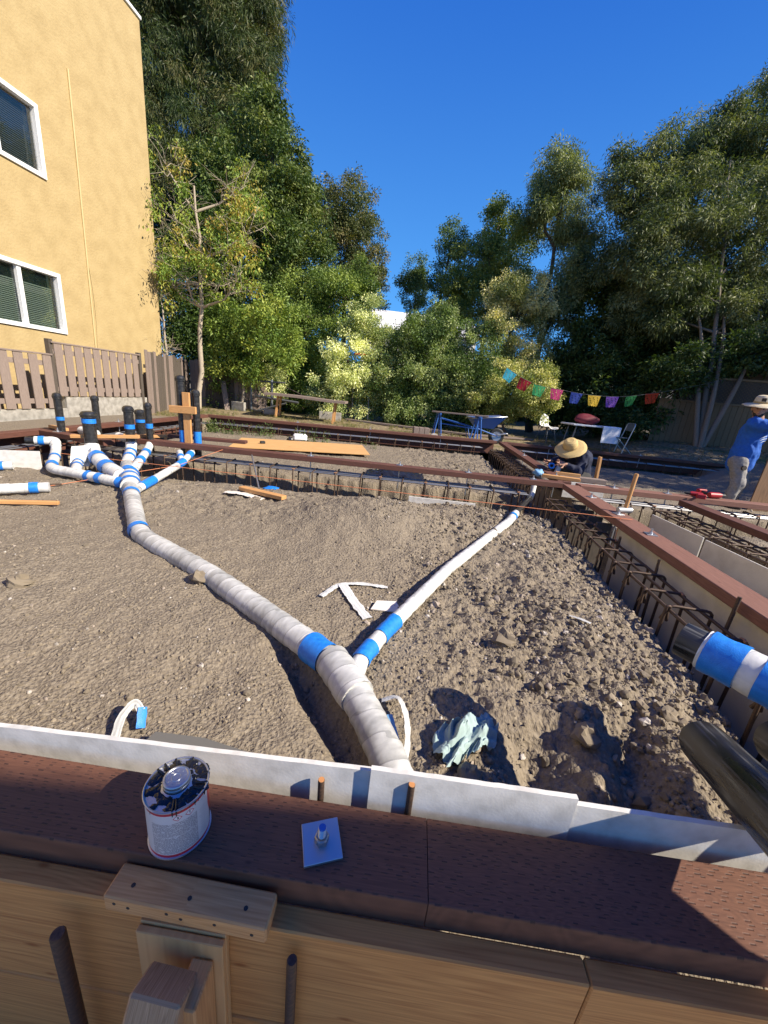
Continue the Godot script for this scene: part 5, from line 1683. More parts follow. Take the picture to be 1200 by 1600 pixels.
func make_pipes() -> void:
	var o := thing("main_drain_pipe", "long foam-wrapped drain pipe curving over the dirt, blue tape at its wye", "pipe", V(-0.1, 0.42, -1.35))
	var run := [V(0.20, 0.36, -0.80), V(0.107, 0.45, -0.96), V(-0.027, 0.488, -1.191), V(-0.128, 0.49, -1.349), V(-0.326, 0.478, -1.523), V(-0.983, 0.478, -2.039), V(-1.70, 0.49, -2.49), V(-2.30, 0.53, -3.314), V(-2.62, 0.56, -3.78), V(-2.86, 0.585, -4.1)]
	var path := wrapped_pipe(o, "foam_sleeve", run, 0.16, 0.060, "foam_wrap", [], 1.0)
	for b in [[V(-0.225, 0.485, -1.435), 0.062], [V(-1.74, 0.49, -2.56), 0.032], [V(-2.27, 0.53, -3.27), 0.03], [V(-2.42, 0.54, -3.49), 0.035], [V(-2.53, 0.55, -3.65), 0.05], [V(-2.70, 0.57, -3.9), 0.03]]:
		var at := nearest_run(path, b[0])
		tape(o, path, at - b[1], at + b[1], 0.0675)
	var bl := wrapped_pipe(o, "wye_hub", [V(-0.03, 0.488, -1.195), V(-0.16, 0.49, -1.385)], 0.01, 0.070, "foam_wrap", [], 4.0)
	bl = wrapped_pipe(o, "wye_hub", [V(-2.40, 0.54, -3.46), V(-2.66, 0.565, -3.84)], 0.01, 0.078, "foam_clean", [[0.12, 0.26], [0.5, 0.62], [0.8, 0.95]], 5.0)

	o = thing("branch_pipe", "thin white branch pipe running from the blue-taped wye to the trench", "pipe", V(0.3, 0.45, -2.1))
	var bp := [V(-0.055, 0.488, -1.30), V(-0.035, 0.49, -1.42), V(0.075, 0.49, -1.66), V(0.475, 0.512, -2.40), V(1.165, 0.585, -3.42), V(1.33, 0.575, -3.76)]
	wrapped_pipe(o, "foam_sleeve", bp, 0.05, 0.036, "foam_clean", [[0.035, 0.075], [0.105, 0.165], [0.925, 0.95]], 2.0)
	var g := Geo.new()
	g.tube([V(1.29, 0.578, -3.69), V(1.84, 0.515, -4.80)], 0.03, 16)
	obj(g, "bare_pipe", mats["abs_black"], o)
	g = Geo.new()
	g.tube(rounded([V(1.82, 0.512, -4.77), V(1.91, 0.51, -4.95), V(1.93, 0.64, -4.99)], 0.06, 5), 0.034, 16)
	obj(g, "elbow", mats["white_plastic"], o)

	o = thing("lateral_pipe", "white wrapped lateral with blue tape stripes bending up beside the garden wall", "pipe", V(-3.0, 0.45, -3.68), "laterals at the pipe junction")
	wrapped_pipe(o, "foam_sleeve", [V(-2.40, 0.54, -3.52), V(-2.72, 0.55, -3.59), V(-3.10, 0.55, -3.70), V(-3.43, 0.55, -3.78), V(-3.74, 0.58, -4.20), V(-3.90, 0.66, -4.42)], 0.10, 0.047, "foam_clean", [[0.04, 0.10], [0.2, 0.235], [0.28, 0.31], [0.6, 0.66], [0.8, 0.83]], 6.0)
	wrapped_pipe(o, "foam_sleeve", [V(-3.90, 0.66, -4.40), V(-3.96, 0.70, -4.50), V(-4.13, 0.70, -4.40)], 0.05, 0.047, "foam_clean", [[0.7, 0.88]], 7.0)
	g = Geo.new()
	g.tube([V(-4.10, 0.70, -4.418), V(-4.20, 0.70, -4.36)], 0.042, 16)
	obj(g, "black_end", mats["abs_black"], o)
	wrapped_pipe(o, "foam_sleeve", [V(-3.12, 0.555, -3.71), V(-3.40, 0.58, -4.10), V(-3.43, 0.64, -4.34)], 0.08, 0.045, "foam_clean", [[0.3, 0.37], [0.5, 0.56]], 8.0)

	o = thing("lateral_pipe", "white wrapped lateral running up to the two stubs beside the wooden cross", "pipe", V(-2.36, 0.45, -3.9), "laterals at the pipe junction")
	wrapped_pipe(o, "foam_sleeve", [V(-2.31, 0.54, -3.42), V(-2.34, 0.555, -3.71), V(-2.42, 0.60, -4.40), V(-2.50, 0.66, -4.80)], 0.07, 0.038, "foam_clean", [[0.05, 0.22], [0.62, 0.76], [0.88, 0.97]], 9.0)
	wrapped_pipe(o, "foam_sleeve", [V(-2.44, 0.60, -4.46), V(-2.62, 0.66, -4.74)], 0.03, 0.036, "foam_clean", [[0.4, 0.6]], 10.0)

	stub("tall thin black drain stub next to the concrete garden wall", V(-4.16, 0.76, -4.83), 1.235, 0.042, [[0.30, 0.39]], [])
	stub("stout black drain stub with a domed cap above the loose foam", V(-3.46, 0.74, -4.40), 1.10, 0.066, [[0.62, 0.76]], [V(-3.46, 0.70, -4.40), V(-3.40, 0.63, -4.33), V(-2.95, 0.575, -3.93), V(-2.66, 0.56, -3.72)])
	stub("short black drain stub low against the concrete garden wall", V(-4.28, 0.72, -5.6), 1.19, 0.044, [], [])
	stub("black drain stub rising straight from the pipe junction", V(-3.17, 0.74, -4.66), 1.18, 0.052, [[0.38, 0.50]], [V(-3.17, 0.72, -4.66), V(-3.13, 0.64, -4.58), V(-2.92, 0.59, -4.2)])
	stub("squat black drain stub with blue tape behind the junction", V(-3.80, 0.74, -5.84), 1.035, 0.062, [[0.35, 0.5]], [])
	stub("slim black drain stub with blue tape right of the junction", V(-3.08, 0.74, -4.90), 1.22, 0.040, [[0.34, 0.46]], [V(-3.08, 0.71, -4.90), V(-3.02, 0.64, -4.72), V(-2.72, 0.58, -4.0)])
	stub("tallest black drain stub behind the wooden cross", V(-2.68, 0.70, -4.98), 1.585, 0.050, [[0.06, 0.24]], [], V(-0.015, 0, 0))
	stub("tall black drain stub right of the wooden cross, blue tape at its foot", V(-2.53, 0.70, -5.03), 1.425, 0.044, [[0.05, 0.28]], [])
	# loose flap of foam at the stout stub, and two wrapped pieces behind
	g = Geo.new()
	var rows := []
	for r in 9:
		var row := []
		for k in 9:
			var u := k / 8.0 - 0.5
			var w := r / 8.0
			row.append(V(-3.40 + 0.14 * u + 0.03 * w, 0.73 - 0.22 * w, -4.27 + 0.10 * u * u * 4.0 + 0.10 * w - 0.05 * sin(u * 3.0)))
		rows.append(row)
	g.sheet(rows)
	tag(obj(g, "foam_flap", mats["foam_clean"], null, V(-3.4, 0.5, -4.2)), "loose hanging flap of white foam under the stout stub", "foam")
	for q in [[V(-4.22, 0.735, -5.22), V(-3.90, 0.735, -5.06), "wrapped white pipe piece behind the tall thin stub"], [V(-3.70, 0.71, -5.2), V(-3.32, 0.70, -4.98), "wrapped white pipe piece behind the wood scraps at the junction"]]:
		var pc := thing("wrapped_piece", q[2], "pipe", q[0] - V(0, 0.05, 0))
		wrapped_pipe(pc, "foam_sleeve", [q[0], q[1]], 0.01, 0.05, "foam_clean", [[0.75, 0.9]], 12.0)

	# black pipes laid over the front corner
	o = thing("taped_black_pipe", "thick black pipe end wrapped in foam and wide blue tape", "pipe", V(1.1, 0.88, -0.88))
	var pa := V(0.972, 0.958, -1.068)
	var pb := V(1.40, 0.935, -0.44)
	hollow_pipe(o, pa, pb, 0.0555, 0.007)
	var ad := (pb - pa).normalized()
	path = [pa + ad * 0.058, pb]
	g = sleeve(path, 0.0585, 10.0, 3.0)
	obj(g, "foam_sleeve", mats["foam_clean"], o)
	for s in [[0.009, 0.092], [0.132, 0.215], [0.26, 0.36]]:
		tape(o, path, s[0], s[1], 0.0645)
	o = thing("bare_black_pipe", "scuffed bare black pipe lying over the shaded cement board", "pipe", V(0.82, 0.83, -0.65))
	hollow_pipe(o, V(0.892, 0.812, -0.805), V(0.715, 0.985, -0.36), 0.0570, 0.007)
	for k in 3:  # unseen pipes, added to shade the front board and the dirt behind it
		o = thing("bare_black_pipe", ["unseen black pipe length beside the scuffed bare one, added for its shade", "middle unseen black pipe length, added to shade the cement board", "outermost unseen black pipe length, added to shade the cement board"][k], "pipe", V(1.0 + 0.13 * k, 0.86, -0.6), "black pipe lengths added to cast shade")
		hollow_pipe(o, V(1.075 + 0.125 * k, 0.842, -0.80 + 0.03 * k), V(0.955 + 0.125 * k, 0.958, -0.51), 0.057, 0.007)
	for q in [[V(1.374, 0.895, -1.07), V(1.69, 0.90, -0.10), "unseen black pipe length next to the taped one, added for its shadow"], [V(1.61, 0.99, -0.914), V(1.88, 1.0, -0.05), "highest unseen black pipe length, added for its shadow on the dirt"]]:  # two more unseen pipes, added for the finger shadows on the dirt
		o = thing("bare_black_pipe", q[2], "pipe", (q[0] + q[1]) * 0.5 - V(0, 0.057, 0), "black pipe lengths added to cast shade")
		hollow_pipe(o, q[0], q[1], 0.057, 0.007)

func hollow_pipe(o: Node3D, a: Vector3, b: Vector3, r: float, wall: float) -> void:
	var g := Geo.new()
	var l := a.distance_to(b)
	var y := (b - a).normalized()
	var x := y.cross(Vector3.UP).normalized()
	var xf := Transform3D(Basis(x, y, x.cross(y)), a)
	g.lathe([Vector2(r - wall, l), Vector2(r - wall, 0.001), Vector2(r - wall + 0.001, 0), Vector2(r - 0.0012, 0), Vector2(r, 0.0012), Vector2(r, l), Vector2(r - wall, l)], 40, xf)
	obj(g, "tube_wall", mats["abs_scuffed"], o)


# ---------------------------------------------------------------- loose things on the site
func stick(called: String, label: String, category: String, a: Vector3, b: Vector3, w: float, h: float, m: String, group := "") -> MeshInstance3D:
	var g := Geo.new()
	beam(g, a, b, w, h)
	var o := obj(g, called, mats[m], null, a.lerp(b, 0.5) - V(0, h * 0.5, 0))
	tag(o, label, category, group)
	return o

func ribbon(called: String, label: String, category: String, pts: Array, width: float, m: String, flat_dir := Vector3.UP, group := "") -> void:
	var path := resample(rounded(pts, 0.06, 5), 0.012)
	var rows := [[], [], []]
	for k in path.size():
		var t: Vector3 = (path[mini(k + 1, path.size() - 1)] - path[maxi(k - 1, 0)]).normalized()
		var s := t.cross(flat_dir).normalized()
		var w := width * (1.0 + 0.25 * nz.get_noise_1d(k * 0.3))
		var lift := flat_dir * 0.004 * nz2.get_noise_1d(k * 0.25 + width * 90.0)
		rows[0].append(path[k] - s * w * 0.5 + lift)
		rows[1].append(path[k] + flat_dir * 0.003)
		rows[2].append(path[k] + s * w * 0.5 - lift)
	var g := Geo.new()
	g.sheet(rows)
	var thick := g.v.size()
	tag(obj(g, called, mats[m], null, pts[0]), label, category, group)

func G(x: float, z: float, up := 0.0) -> Vector3:
	return V(x, pad_h(x, z) + up, z)

func make_site_things() -> void:
	var rag := plain("rag_cloth", lin(0.31, 0.41, 0.40), 0.9)
	rag.rim_enabled = true
	rag.rim = 0.3
	plain("grey_sheet", lin(0.12, 0.115, 0.105), 0.85)
	plain("blue_strip", lin(0.16, 0.34, 0.55), 0.6)
	plain("black_plastic", lin(0.018, 0.018, 0.02), 0.25)
	plain("hammer_head", lin(0.42, 0.42, 0.41), 0.45, 0.6)
	plain("tool_red", lin(0.34, 0.012, 0.018), 0.45)
	plain("paper", lin(0.68, 0.63, 0.56), 0.85)

	# crumpled rag
	var smooth_noise := noise(1.0, 71, 1)
	var g := Geo.new()
	var rows := []
	for r in 36:
		var row := []
		for k in 56:
			var u := k / 55.0 - 0.5
			var w := r / 35.0 - 0.5
			var edge := 0.85 + 0.3 * nz.get_noise_2d(atan2(w, u) * 0.5 + 7.0, 2.0)
			var x := 0.375 + 0.25 * u * edge + 0.02 * smooth_noise.get_noise_2d(u * 2.0, w * 2.0 + 5.0)
			var z := -1.085 - 0.13 * u * edge + 0.17 * w * edge + 0.02 * smooth_noise.get_noise_2d(u * 2.0 + 9.0, w * 2.0)
			var fold := 0.030 * absf(smooth_noise.get_noise_2d(u * 1.7 + w * 1.2, w * 1.1 + 30.0)) * 2.0 + 0.010 * absf(smooth_noise.get_noise_2d(u * 3.6 + w * 2.0, w * 2.2 + 11.0)) * 2.0
			fold += 0.028 * exp(-pow((w - 0.25 * u + 0.05) / 0.10, 2.0)) * smoothstep(-0.45, 0.0, u)
			row.append(V(x, pad_h(x, z) + 0.008 + fold + 0.022 * (1.0 - 3.0 * (u * u + w * w)), z))
		rows.append(row)
	g.sheet(rows)
	tag(obj(g, "rag", rag, null, G(0.375, -1.085)), "crumpled light blue-green rag lying on the dirt", "rag")

	# strips and scraps
	ribbon("foam_strip", "long curved white foam strip beside the branch pipe", "scrap", [G(-0.31, -1.95, 0.012), G(-0.23, -2.10, 0.02), G(-0.10, -2.16, 0.014), G(0.07, -2.17, 0.012)], 0.035, "foam_clean", Vector3.UP, "foam and tape scraps on the dirt")
	ribbon("foam_strip", "short white foam strip pointing at the blue wye", "scrap", [G(-0.21, -2.10, 0.022), G(-0.12, -1.93, 0.015), G(-0.03, -1.78, 0.012)], 0.055, "foam_clean", Vector3.UP, "foam and tape scraps on the dirt")
	ribbon("foam_strip", "white foam strip arched over the dirt beside the pipe's lower end", "scrap", [G(0.065, -1.25, 0.02), G(0.13, -1.25, 0.055), G(0.162, -1.15, 0.05), G(0.165, -1.05, 0.03), G(0.15, -1.0, 0.01)], 0.022, "foam_clean", V(0.3, 1, 0).normalized(), "foam and tape scraps on the dirt")
	ribbon("tape_scrap", "pale blue tape scrap under the arched foam strip", "scrap", [G(0.098, -1.19, 0.01), G(0.13, -1.07, 0.012)], 0.024, "blue_strip", Vector3.UP, "foam and tape scraps on the dirt")
	ribbon("foam_strip", "looped grey foam strip behind the long cement board", "scrap", [G(-0.80, -0.93, 0.01), G(-0.835, -1.04, 0.05), G(-0.815, -1.09, 0.07), G(-0.785, -1.07, 0.05)], 0.026, "foam_wrap", V(0.5, 0.6, 0.6).normalized(), "foam and tape scraps on the dirt")
	ribbon("tape_scrap", "short blue tape scrap on the end of the looped grey strip", "scrap", [G(-0.785, -1.08, 0.055), G(-0.765, -1.03, 0.02)], 0.03, "blue_tape", V(0.7, 0.6, 0.3).normalized(), "foam and tape scraps on the dirt")
	ribbon("foam_strip", "small curved white strip on the slope above the trench", "scrap", [G(1.07, -1.88, 0.012), G(1.10, -1.83, 0.016), G(1.14, -1.79, 0.012)], 0.022, "foam_clean", Vector3.UP, "foam and tape scraps on the dirt")
	g = Geo.new()
	g.slab(PackedVector2Array([Vector2(-0.08, -0.045), Vector2(-0.05, 0.04), Vector2(0.06, 0.05), Vector2(0.085, -0.01), Vector2(0.05, -0.05)]), 0.006, Transform3D(Basis(Vector3.RIGHT, -PI / 2 + 0.1), G(0.06, -1.94, 0.014)))
	tag(obj(g, "paper_scrap", mats["paper"], null, G(0.06, -1.94)), "torn pale cardboard scrap beside the branch pipe", "scrap", "foam and tape scraps on the dirt")
	g = Geo.new()
	g.slab(PackedVector2Array([Vector2(-0.685, 0.99), Vector2(-0.52, 0.985), Vector2(-0.34, 0.945), Vector2(-0.30, 0.86), Vector2(-0.72, 0.88)]), 0.012, Transform3D(Basis(Vector3.RIGHT, -PI / 2), V(0, 0.45, 0)))
	tag(obj(g, "grey_sheet", mats["grey_sheet"], null, V(-0.5, 0.44, -0.93)), "flat dark grey sheet behind the long cement board", "sheet")

	# lumber and pipe scraps on the left and middle
	stick("lumber_offcut", "fresh fir two-by-four offcut lying on the dirt", "lumber", G(-1.50, -3.84, 0.035), G(-0.99, -3.62, 0.035), 0.075, 0.038, "fir", "lumber offcuts")
	ribbon("paper_scrap", "white paper strip tucked under the fir offcut", "scrap", [G(-1.62, -3.74, 0.012), G(-1.45, -3.72, 0.014), G(-1.2, -3.64, 0.012)], 0.09, "paper", Vector3.UP, "foam and tape scraps on the dirt")
	stick("wooden_stick", "thin tan wooden stick lying by the wrapped pipe scrap", "stick", G(-3.4, -2.72, 0.025), G(-2.70, -3.0, 0.025), 0.035, 0.03, "fir", "lumber offcuts")
	for q in [[G(-3.27, -3.05, 0.05), G(-2.98, -3.24, 0.05), "wrapped pipe scrap with one blue band beside the tan stick"], [G(-4.15, -3.62, 0.05), G(-3.86, -3.82, 0.05), "wrapped pipe scrap with blue end near the white board on edge"]]:
		var pc := thing("wrapped_piece", q[2], "pipe", q[0] - V(0, 0.05, 0))
		wrapped_pipe(pc, "foam_sleeve", [q[0], q[1]], 0.01, 0.042, "foam_clean", [[0.62, 0.8]], 14.0)
	g = Geo.new()
	g.tube([G(-3.6, -3.05, 0.02), G(-3.05, -3.45, 0.02)], 0.009, 7)
	tag(obj(g, "rebar_offcut", mats["rebar"], null, G(-3.6, -3.05)), "short rusty rebar offcut behind the tan stick", "rebar")
	# wooden cross strapped to the stubs
	var o := thing("wooden_cross", "cross of two fir boards between the tall stubs", "brace", V(-2.60, 0.70, -4.86))
	g = Geo.new()
	beam(g, V(-2.60, 0.62, -4.935), V(-2.605, 1.385, -4.935), 0.088, 0.036, Vector3.BACK)
	obj(g, "upright", mats["fir"], o)
	g = Geo.new()
	beam(g, V(-2.80, 1.17, -4.894), V(-2.465, 1.178, -4.894), 0.088, 0.036, Vector3.BACK)
	obj(g, "crosspiece", mats["fir"], o)
	for q in [[V(-3.66, 0.80, -4.36), V(-3.02, 0.83, -4.60), 0.06, "fir", "fir offcut laid across the stout stub's foot"], [V(-3.40, 0.78, -4.86), V(-2.80, 0.79, -5.25), 0.08, "fir", "fir offcut lying behind the junction stubs"], [V(-2.95, 0.80, -5.12), V(-1.95, 0.80, -5.20), 0.12, "treated", "reddish offcut behind the wooden cross"], [V(-4.45, 0.785, -5.0), V(-4.12, 0.785, -4.86), 0.05, "fir", "orange offcut on the mudsill by the concrete garden wall"]]:
		stick("lumber_offcut", q[4], "lumber", q[0], q[1], q[2], 0.038, q[3], "lumber offcuts")

	# plywood sheet and what lies on it
	g = Geo.new()
	var px := Transform3D(Basis(Vector3.UP, 0.2) * Basis(Vector3.BACK, 0.012), V(-1.72, 0.475, -7.55))
	g.box(V(2.5, 0.018, 1.25), px, 0.002)
	tag(obj(g, "plywood_sheet", mats["plywood"], null, V(-1.72, 0.45, -7.55)), "full orange plywood sheet lying on the dirt", "plywood")
	g = Geo.new()
	g.box(V(0.30, 0.14, 0.2), Transform3D(Basis(Vector3.UP, 0.3), V(-2.0, 0.52, -8.5)), 0.03)
	tag(obj(g, "white_carton", mats["white_plastic"], null, V(-2.0, 0.45, -8.5)), "small white carton behind the plywood sheet", "carton")
	g = Geo.new()
	g.lump(V(-2.12, 0.50, -8.15), V(0.07, 0.05, 0.06), nz, 0.6, 7, 10, 20.0)
	tag(obj(g, "work_glove", mats["black_plastic"], null, V(-2.12, 0.48, -8.15)), "crumpled black glove on the plywood edge", "glove")
	g = Geo.new()
	g.box(V(0.09, 0.05, 0.07), px * Transform3D(Basis(Vector3.UP, 0.4), V(-0.75, 0.034, 0.05)), 0.008)
	tag(obj(g, "black_box", mats["black_rubber"], null, px * V(-0.75, 0.01, 0.05)), "small black box on the plywood sheet", "box")
	# black plastic under the long mudsill
	g = Geo.new()
	rows = []
	for r in 18:
		var row := []
		for k in 26:
			var u := k / 25.0
			var w := r / 17.0
			var x := -0.32 + 0.85 * u
			var z := -5.35 - 0.45 * w
			row.append(V(x, pad_h(x, z) + 0.03 + 0.09 * absf(nz.get_noise_2d(u * 4.0, w * 3.0)) + 0.08 * sin(PI * u) * sin(PI * w), z))
		rows.append(row)
	g.sheet(rows)
	tag(obj(g, "black_plastic", mats["black_plastic"], null, V(0.1, 0.43, -5.55)), "crumpled black plastic sheeting behind the long mudsill", "plastic sheet")
	g = Geo.new()
	g.lump(G(-1.35, -4.38, 0.02), V(0.09, 0.014, 0.06), nz, 0.8, 7, 12, 14.0)
	tag(obj(g, "tape_wad", mats["blue_tape"], null, G(-1.35, -4.38)), "flat wad of blue tape at the rebar trench", "tape")

	# sledgehammer standing on its head
	o = thing("sledgehammer", "sledgehammer standing on its steel head, wooden handle up", "hammer", V(2.23, SILL, -3.47))
	g = Geo.new()
	var hx := Basis(Vector3.UP, 0.25) * V(1, 0, 0)
	g.tube([V(2.215, SILL + 0.029, -3.47) - hx * 0.075, V(2.215, SILL + 0.029, -3.47) - hx * 0.069, V(2.215, SILL + 0.029, -3.47) + hx * 0.069, V(2.215, SILL + 0.029, -3.47) + hx * 0.075], [0.022, 0.0275, 0.0275, 0.022], 12)
	obj(g, "head", mats["hammer_head"], o)
	g = Geo.new()
	g.tube([V(2.218, SILL + 0.04, -3.47), V(2.224, SILL + 0.2, -3.47), V(2.232, SILL + 0.365, -3.475), V(2.232, SILL + 0.372, -3.475)], [0.017, 0.0165, 0.0185, 0.015], 12)
	obj(g, "handle", mats["fir"], o)
	stick("wood_stake", "square fir stake driven upright by the crouching worker", "stake", V(2.975, 0.42, -5.46), V(2.94, 1.05, -5.46), 0.065, 0.03, "fir")
	for q in [[V(2.02, 0.782, -5.02), V(2.46, 0.785, -4.90), 0.075, "fir", "yellow offcut lying where the mudsills cross"], [V(2.30, 0.79, -5.30), V(2.62, 0.79, -5.24), 0.03, "fir", "short offcut on the weathered mudsill"]]:
		stick("lumber_offcut", q[4], "lumber", q[0], q[1], q[2], 0.042, q[3], "lumber offcuts")
	g = Geo.new()
	g.lump(V(2.00, 0.80, -5.12), V(0.07, 0.05, 0.06), nz, 0.7, 8, 12, 18.0)
	tag(obj(g, "tape_wad", mats["blue_strip"], null, V(2.0, 0.76, -5.12)), "crumpled pale blue wad where the mudsills cross", "tape")

	# power tools on the pale mudsill
	drill(V(4.05, SILL, -4.70), 0.15, "red and black cordless drill lying on the pale mudsill")
	drill(V(3.78, SILL, -4.69), 2.7, "smaller red driver beside the drill on the pale mudsill", 0.8)

func drill(at: Vector3, turn: float, label: String, s := 1.0) -> void:
	var o := thing("power_drill", label, "drill", at, "power tools")
	var xf := Transform3D(Basis(Vector3.UP, turn).scaled(Vector3.ONE * s), at + V(0, 0.042 * s, 0))
	var lay := xf * Transform3D(Basis(Vector3.RIGHT, PI / 2), Vector3.ZERO)
	var g := Geo.new()
	g.tube([lay * V(-0.10, 0, 0), lay * V(-0.085, 0, 0), lay * V(0.03, 0, 0), lay * V(0.06, 0, 0)], [0.028 * s, 0.036 * s, 0.036 * s, 0.028 * s], 14)
	obj(g, "motor_housing", mats["tool_red"], o)
	g = Geo.new()
	g.tube([lay * V(0.055, 0, 0), lay * V(0.075, 0, 0), lay * V(0.115, 0, 0), lay * V(0.13, 0, 0)], [0.026 * s, 0.024 * s, 0.02 * s, 0.011 * s], 12)
	obj(g, "chuck", mats["black_rubber"], o)
	g = Geo.new()
	g.tube([lay * V(-0.035, -0.02, 0), lay * V(-0.05, -0.08, 0), lay * V(-0.055, -0.135, 0)], [0.023 * s, 0.019 * s, 0.024 * s], 12)
	obj(g, "grip", mats["black_rubber"], o)
	g = Geo.new()
	g.box(V(0.12, 0.05, 0.07) * s, Transform3D(lay.basis.orthonormalized(), lay * V(-0.045, -0.16, 0)), 0.008)
	obj(g, "battery", mats["tool_red"], o)

# ---------------------------------------------------------------- the back yard
func Yd(x: float, z: float, up := 0.0) -> Vector3:
	return V(x, yard_h(x, z) + up, z)

func leg_bar(o: Node, called: String, a: Vector3, b: Vector3, r: float, m: String, sides := 8) -> MeshInstance3D:
	var g := Geo.new()
	g.tube([a, b], r, sides)
	return obj(g, called, mats[m], o)

func make_yard_things() -> void:
	plain("blue_steel", lin(0.03, 0.12, 0.40), 0.45)
	plain("tray_blue", lin(0.025, 0.11, 0.36), 0.4)
	plain("pvc_shell", lin(0.80, 0.80, 0.79), 0.35)
	plain("towel", lin(0.74, 0.75, 0.80), 0.9)
	plain("dark_red", lin(0.13, 0.008, 0.018), 0.7)
	plain("bar_red", lin(0.55, 0.02, 0.02), 0.5)
	# old bench of a warped board on splayed legs
	var o := thing("old_bench", "long weathered board bench on splayed yellow legs in the yard", "bench", Yd(-2.7, -12.45))
	var g := Geo.new()
	var rows := []
	for r in 5:
		var row := []
		for k in 15:
			var u := k / 14.0
			row.append(V(-3.95 + 2.45 * u, 1.25 + 0.05 * u + 0.03 * sin(u * 5.0) + 0.06 * pow(1.0 - u, 4.0), -12.80 + 0.19 * r + 0.02 * sin(u * 7.0)))
		rows.append(row)
	g.sheet(rows)
	var under := []
	for row in rows:
		var rr := []
		for p in row: rr.append(p - V(0, 0.07, 0))
		under.append(rr)
	g.sheet(under)
	for e in [0, 4]:
		for k in 14: g.quad(rows[e][k], rows[e][k + 1], under[e][k + 1], under[e][k], V(0, 0, -1 if e == 0 else 1), Vector2(k * 0.15, 0), Vector2(k * 0.15 + 0.15, 0), Vector2(k * 0.15 + 0.15, 0.05), Vector2(k * 0.15, 0.05))
	for e in [0, 14]:
		for r in 4: g.quad(rows[r][e], rows[r + 1][e], under[r + 1][e], under[r][e], V(-1 if e == 0 else 1, 0, 0))
	obj(g, "top_board", mats["weathered"], o)
	for s in [[-3.62, -12.62], [-3.60, -12.25], [-1.85, -12.62], [-1.83, -12.25]]:
		g = Geo.new()
		var out := 0.06 * signf(s[1] + 12.43)
		beam(g, Yd(s[0] - 0.05, s[1] + out), V(s[0], 1.24, s[1]), 0.06, 0.06, Vector3.RIGHT)
		obj(g, "leg", mats["fir"], o)
	# grey steel rack
	o = thing("steel_rack", "grey tubular rack with a crossbar behind the old bench", "rack", Yd(-4.6, -13.4))
	for s in [[-4.85, 1.62], [-4.15, 1.62]]:
		leg_bar(o, "post", Yd(s[0], -13.4), V(s[0], s[1], -13.4), 0.045, "grey_steel")
	leg_bar(o, "crossbar", V(-5.15, 1.60, -13.4), V(-3.7, 1.64, -13.4), 0.03, "grey_steel")
	leg_bar(o, "rail", V(-4.7, 1.14, -13.3), V(-3.2, 1.05, -13.2), 0.04, "grey_steel")
	leg_bar(o, "brace", Yd(-4.6, -13.2, 0.05), V(-3.6, 1.0, -13.2), 0.03, "grey_steel")
	leg_bar(o, "foot_rail", Yd(-4.85, -13.4, 0.06), Yd(-4.3, -12.9, 0.06), 0.04, "grey_steel")
	for s in [-4.85, -4.15]:
		g = Geo.new()
		g.lathe([Vector2(0.035, 0), Vector2(0.035, 0.05), Vector2(0.0, 0.075)], 10, Transform3D(Basis.IDENTITY, V(s, 1.63, -13.4)))
		obj(g, "white_cap", mats["white_plastic"], o)
	stick("leaning_board", "weathered board leaning behind the grey rack", "board", Yd(-5.5, -13.0), V(-5.75, 1.5, -13.3), 0.16, 0.02, "weathered")
	for q in [[-5.2, -13.2, 0.3, "grey broken slab left of the rack"], [-2.15, -13.4, 0.28, "square grey paver standing behind the old bench"], [-4.0, -12.9, 0.2, "dark block under the rack's brace"]]:
		g = Geo.new()
		g.box(V(0.75 if q[1] == -13.4 else 0.5, q[2], 0.12), Transform3D(Basis(Vector3.UP, rng.randf_range(-0.3, 0.3)), Yd(q[0], q[1], q[2] * 0.5 - 0.01)), 0.012)
		tag(obj(g, "paver", mats["concrete"], null, Yd(q[0], q[1])), q[3], "paver", "pavers in the yard")
	# tall frame with red bar and black box
	o = thing("tall_steel_frame", "tall slim steel frame with a red top bar and black box", "frame", Yd(-1.2, -14.4))
	leg_bar(o, "upright", Yd(-1.50, -14.2), V(-1.52, 2.80, -14.2), 0.022, "grey_steel")
	leg_bar(o, "upright", Yd(-0.92, -14.2), V(-0.98, 2.80, -14.2), 0.022, "grey_steel")
	leg_bar(o, "red_bar", V(-1.55, 2.82, -14.2), V(-0.95, 2.82, -14.2), 0.035, "bar_red")
	leg_bar(o, "crossbar", V(-1.5, 1.02, -14.2), V(-0.92, 1.02, -14.2), 0.025, "grey_steel")
	g = Geo.new()
	g.box(V(0.28, 0.36, 0.1), Transform3D(Basis.IDENTITY, V(-1.18, 1.87, -14.15)), 0.02)
	var bb := obj(g, "black_box", mats["black_rubber"], o)
	g = Geo.new()
	g.box(V(0.18, 0.035, 0.006), Transform3D(Basis(Vector3.BACK, 0.03), V(-1.18, 1.93, -14.097)), 0.001)
	obj(g, "white_print", mats["white_paint"], bb)
	# kerb plank behind the back mudsill
	stick("kerb_plank", "long pale plank edging the grass before the hedge", "plank", Yd(-1.6, -13.4, 0.05), Yd(2.6, -12.2, 0.05), 0.2, 0.05, "weathered")
	stick("kerb_plank", "pale plank on the ground by the white chair", "plank", Yd(2.2, -12.4, 0.04), Yd(4.6, -12.9, 0.04), 0.18, 0.05, "weathered")
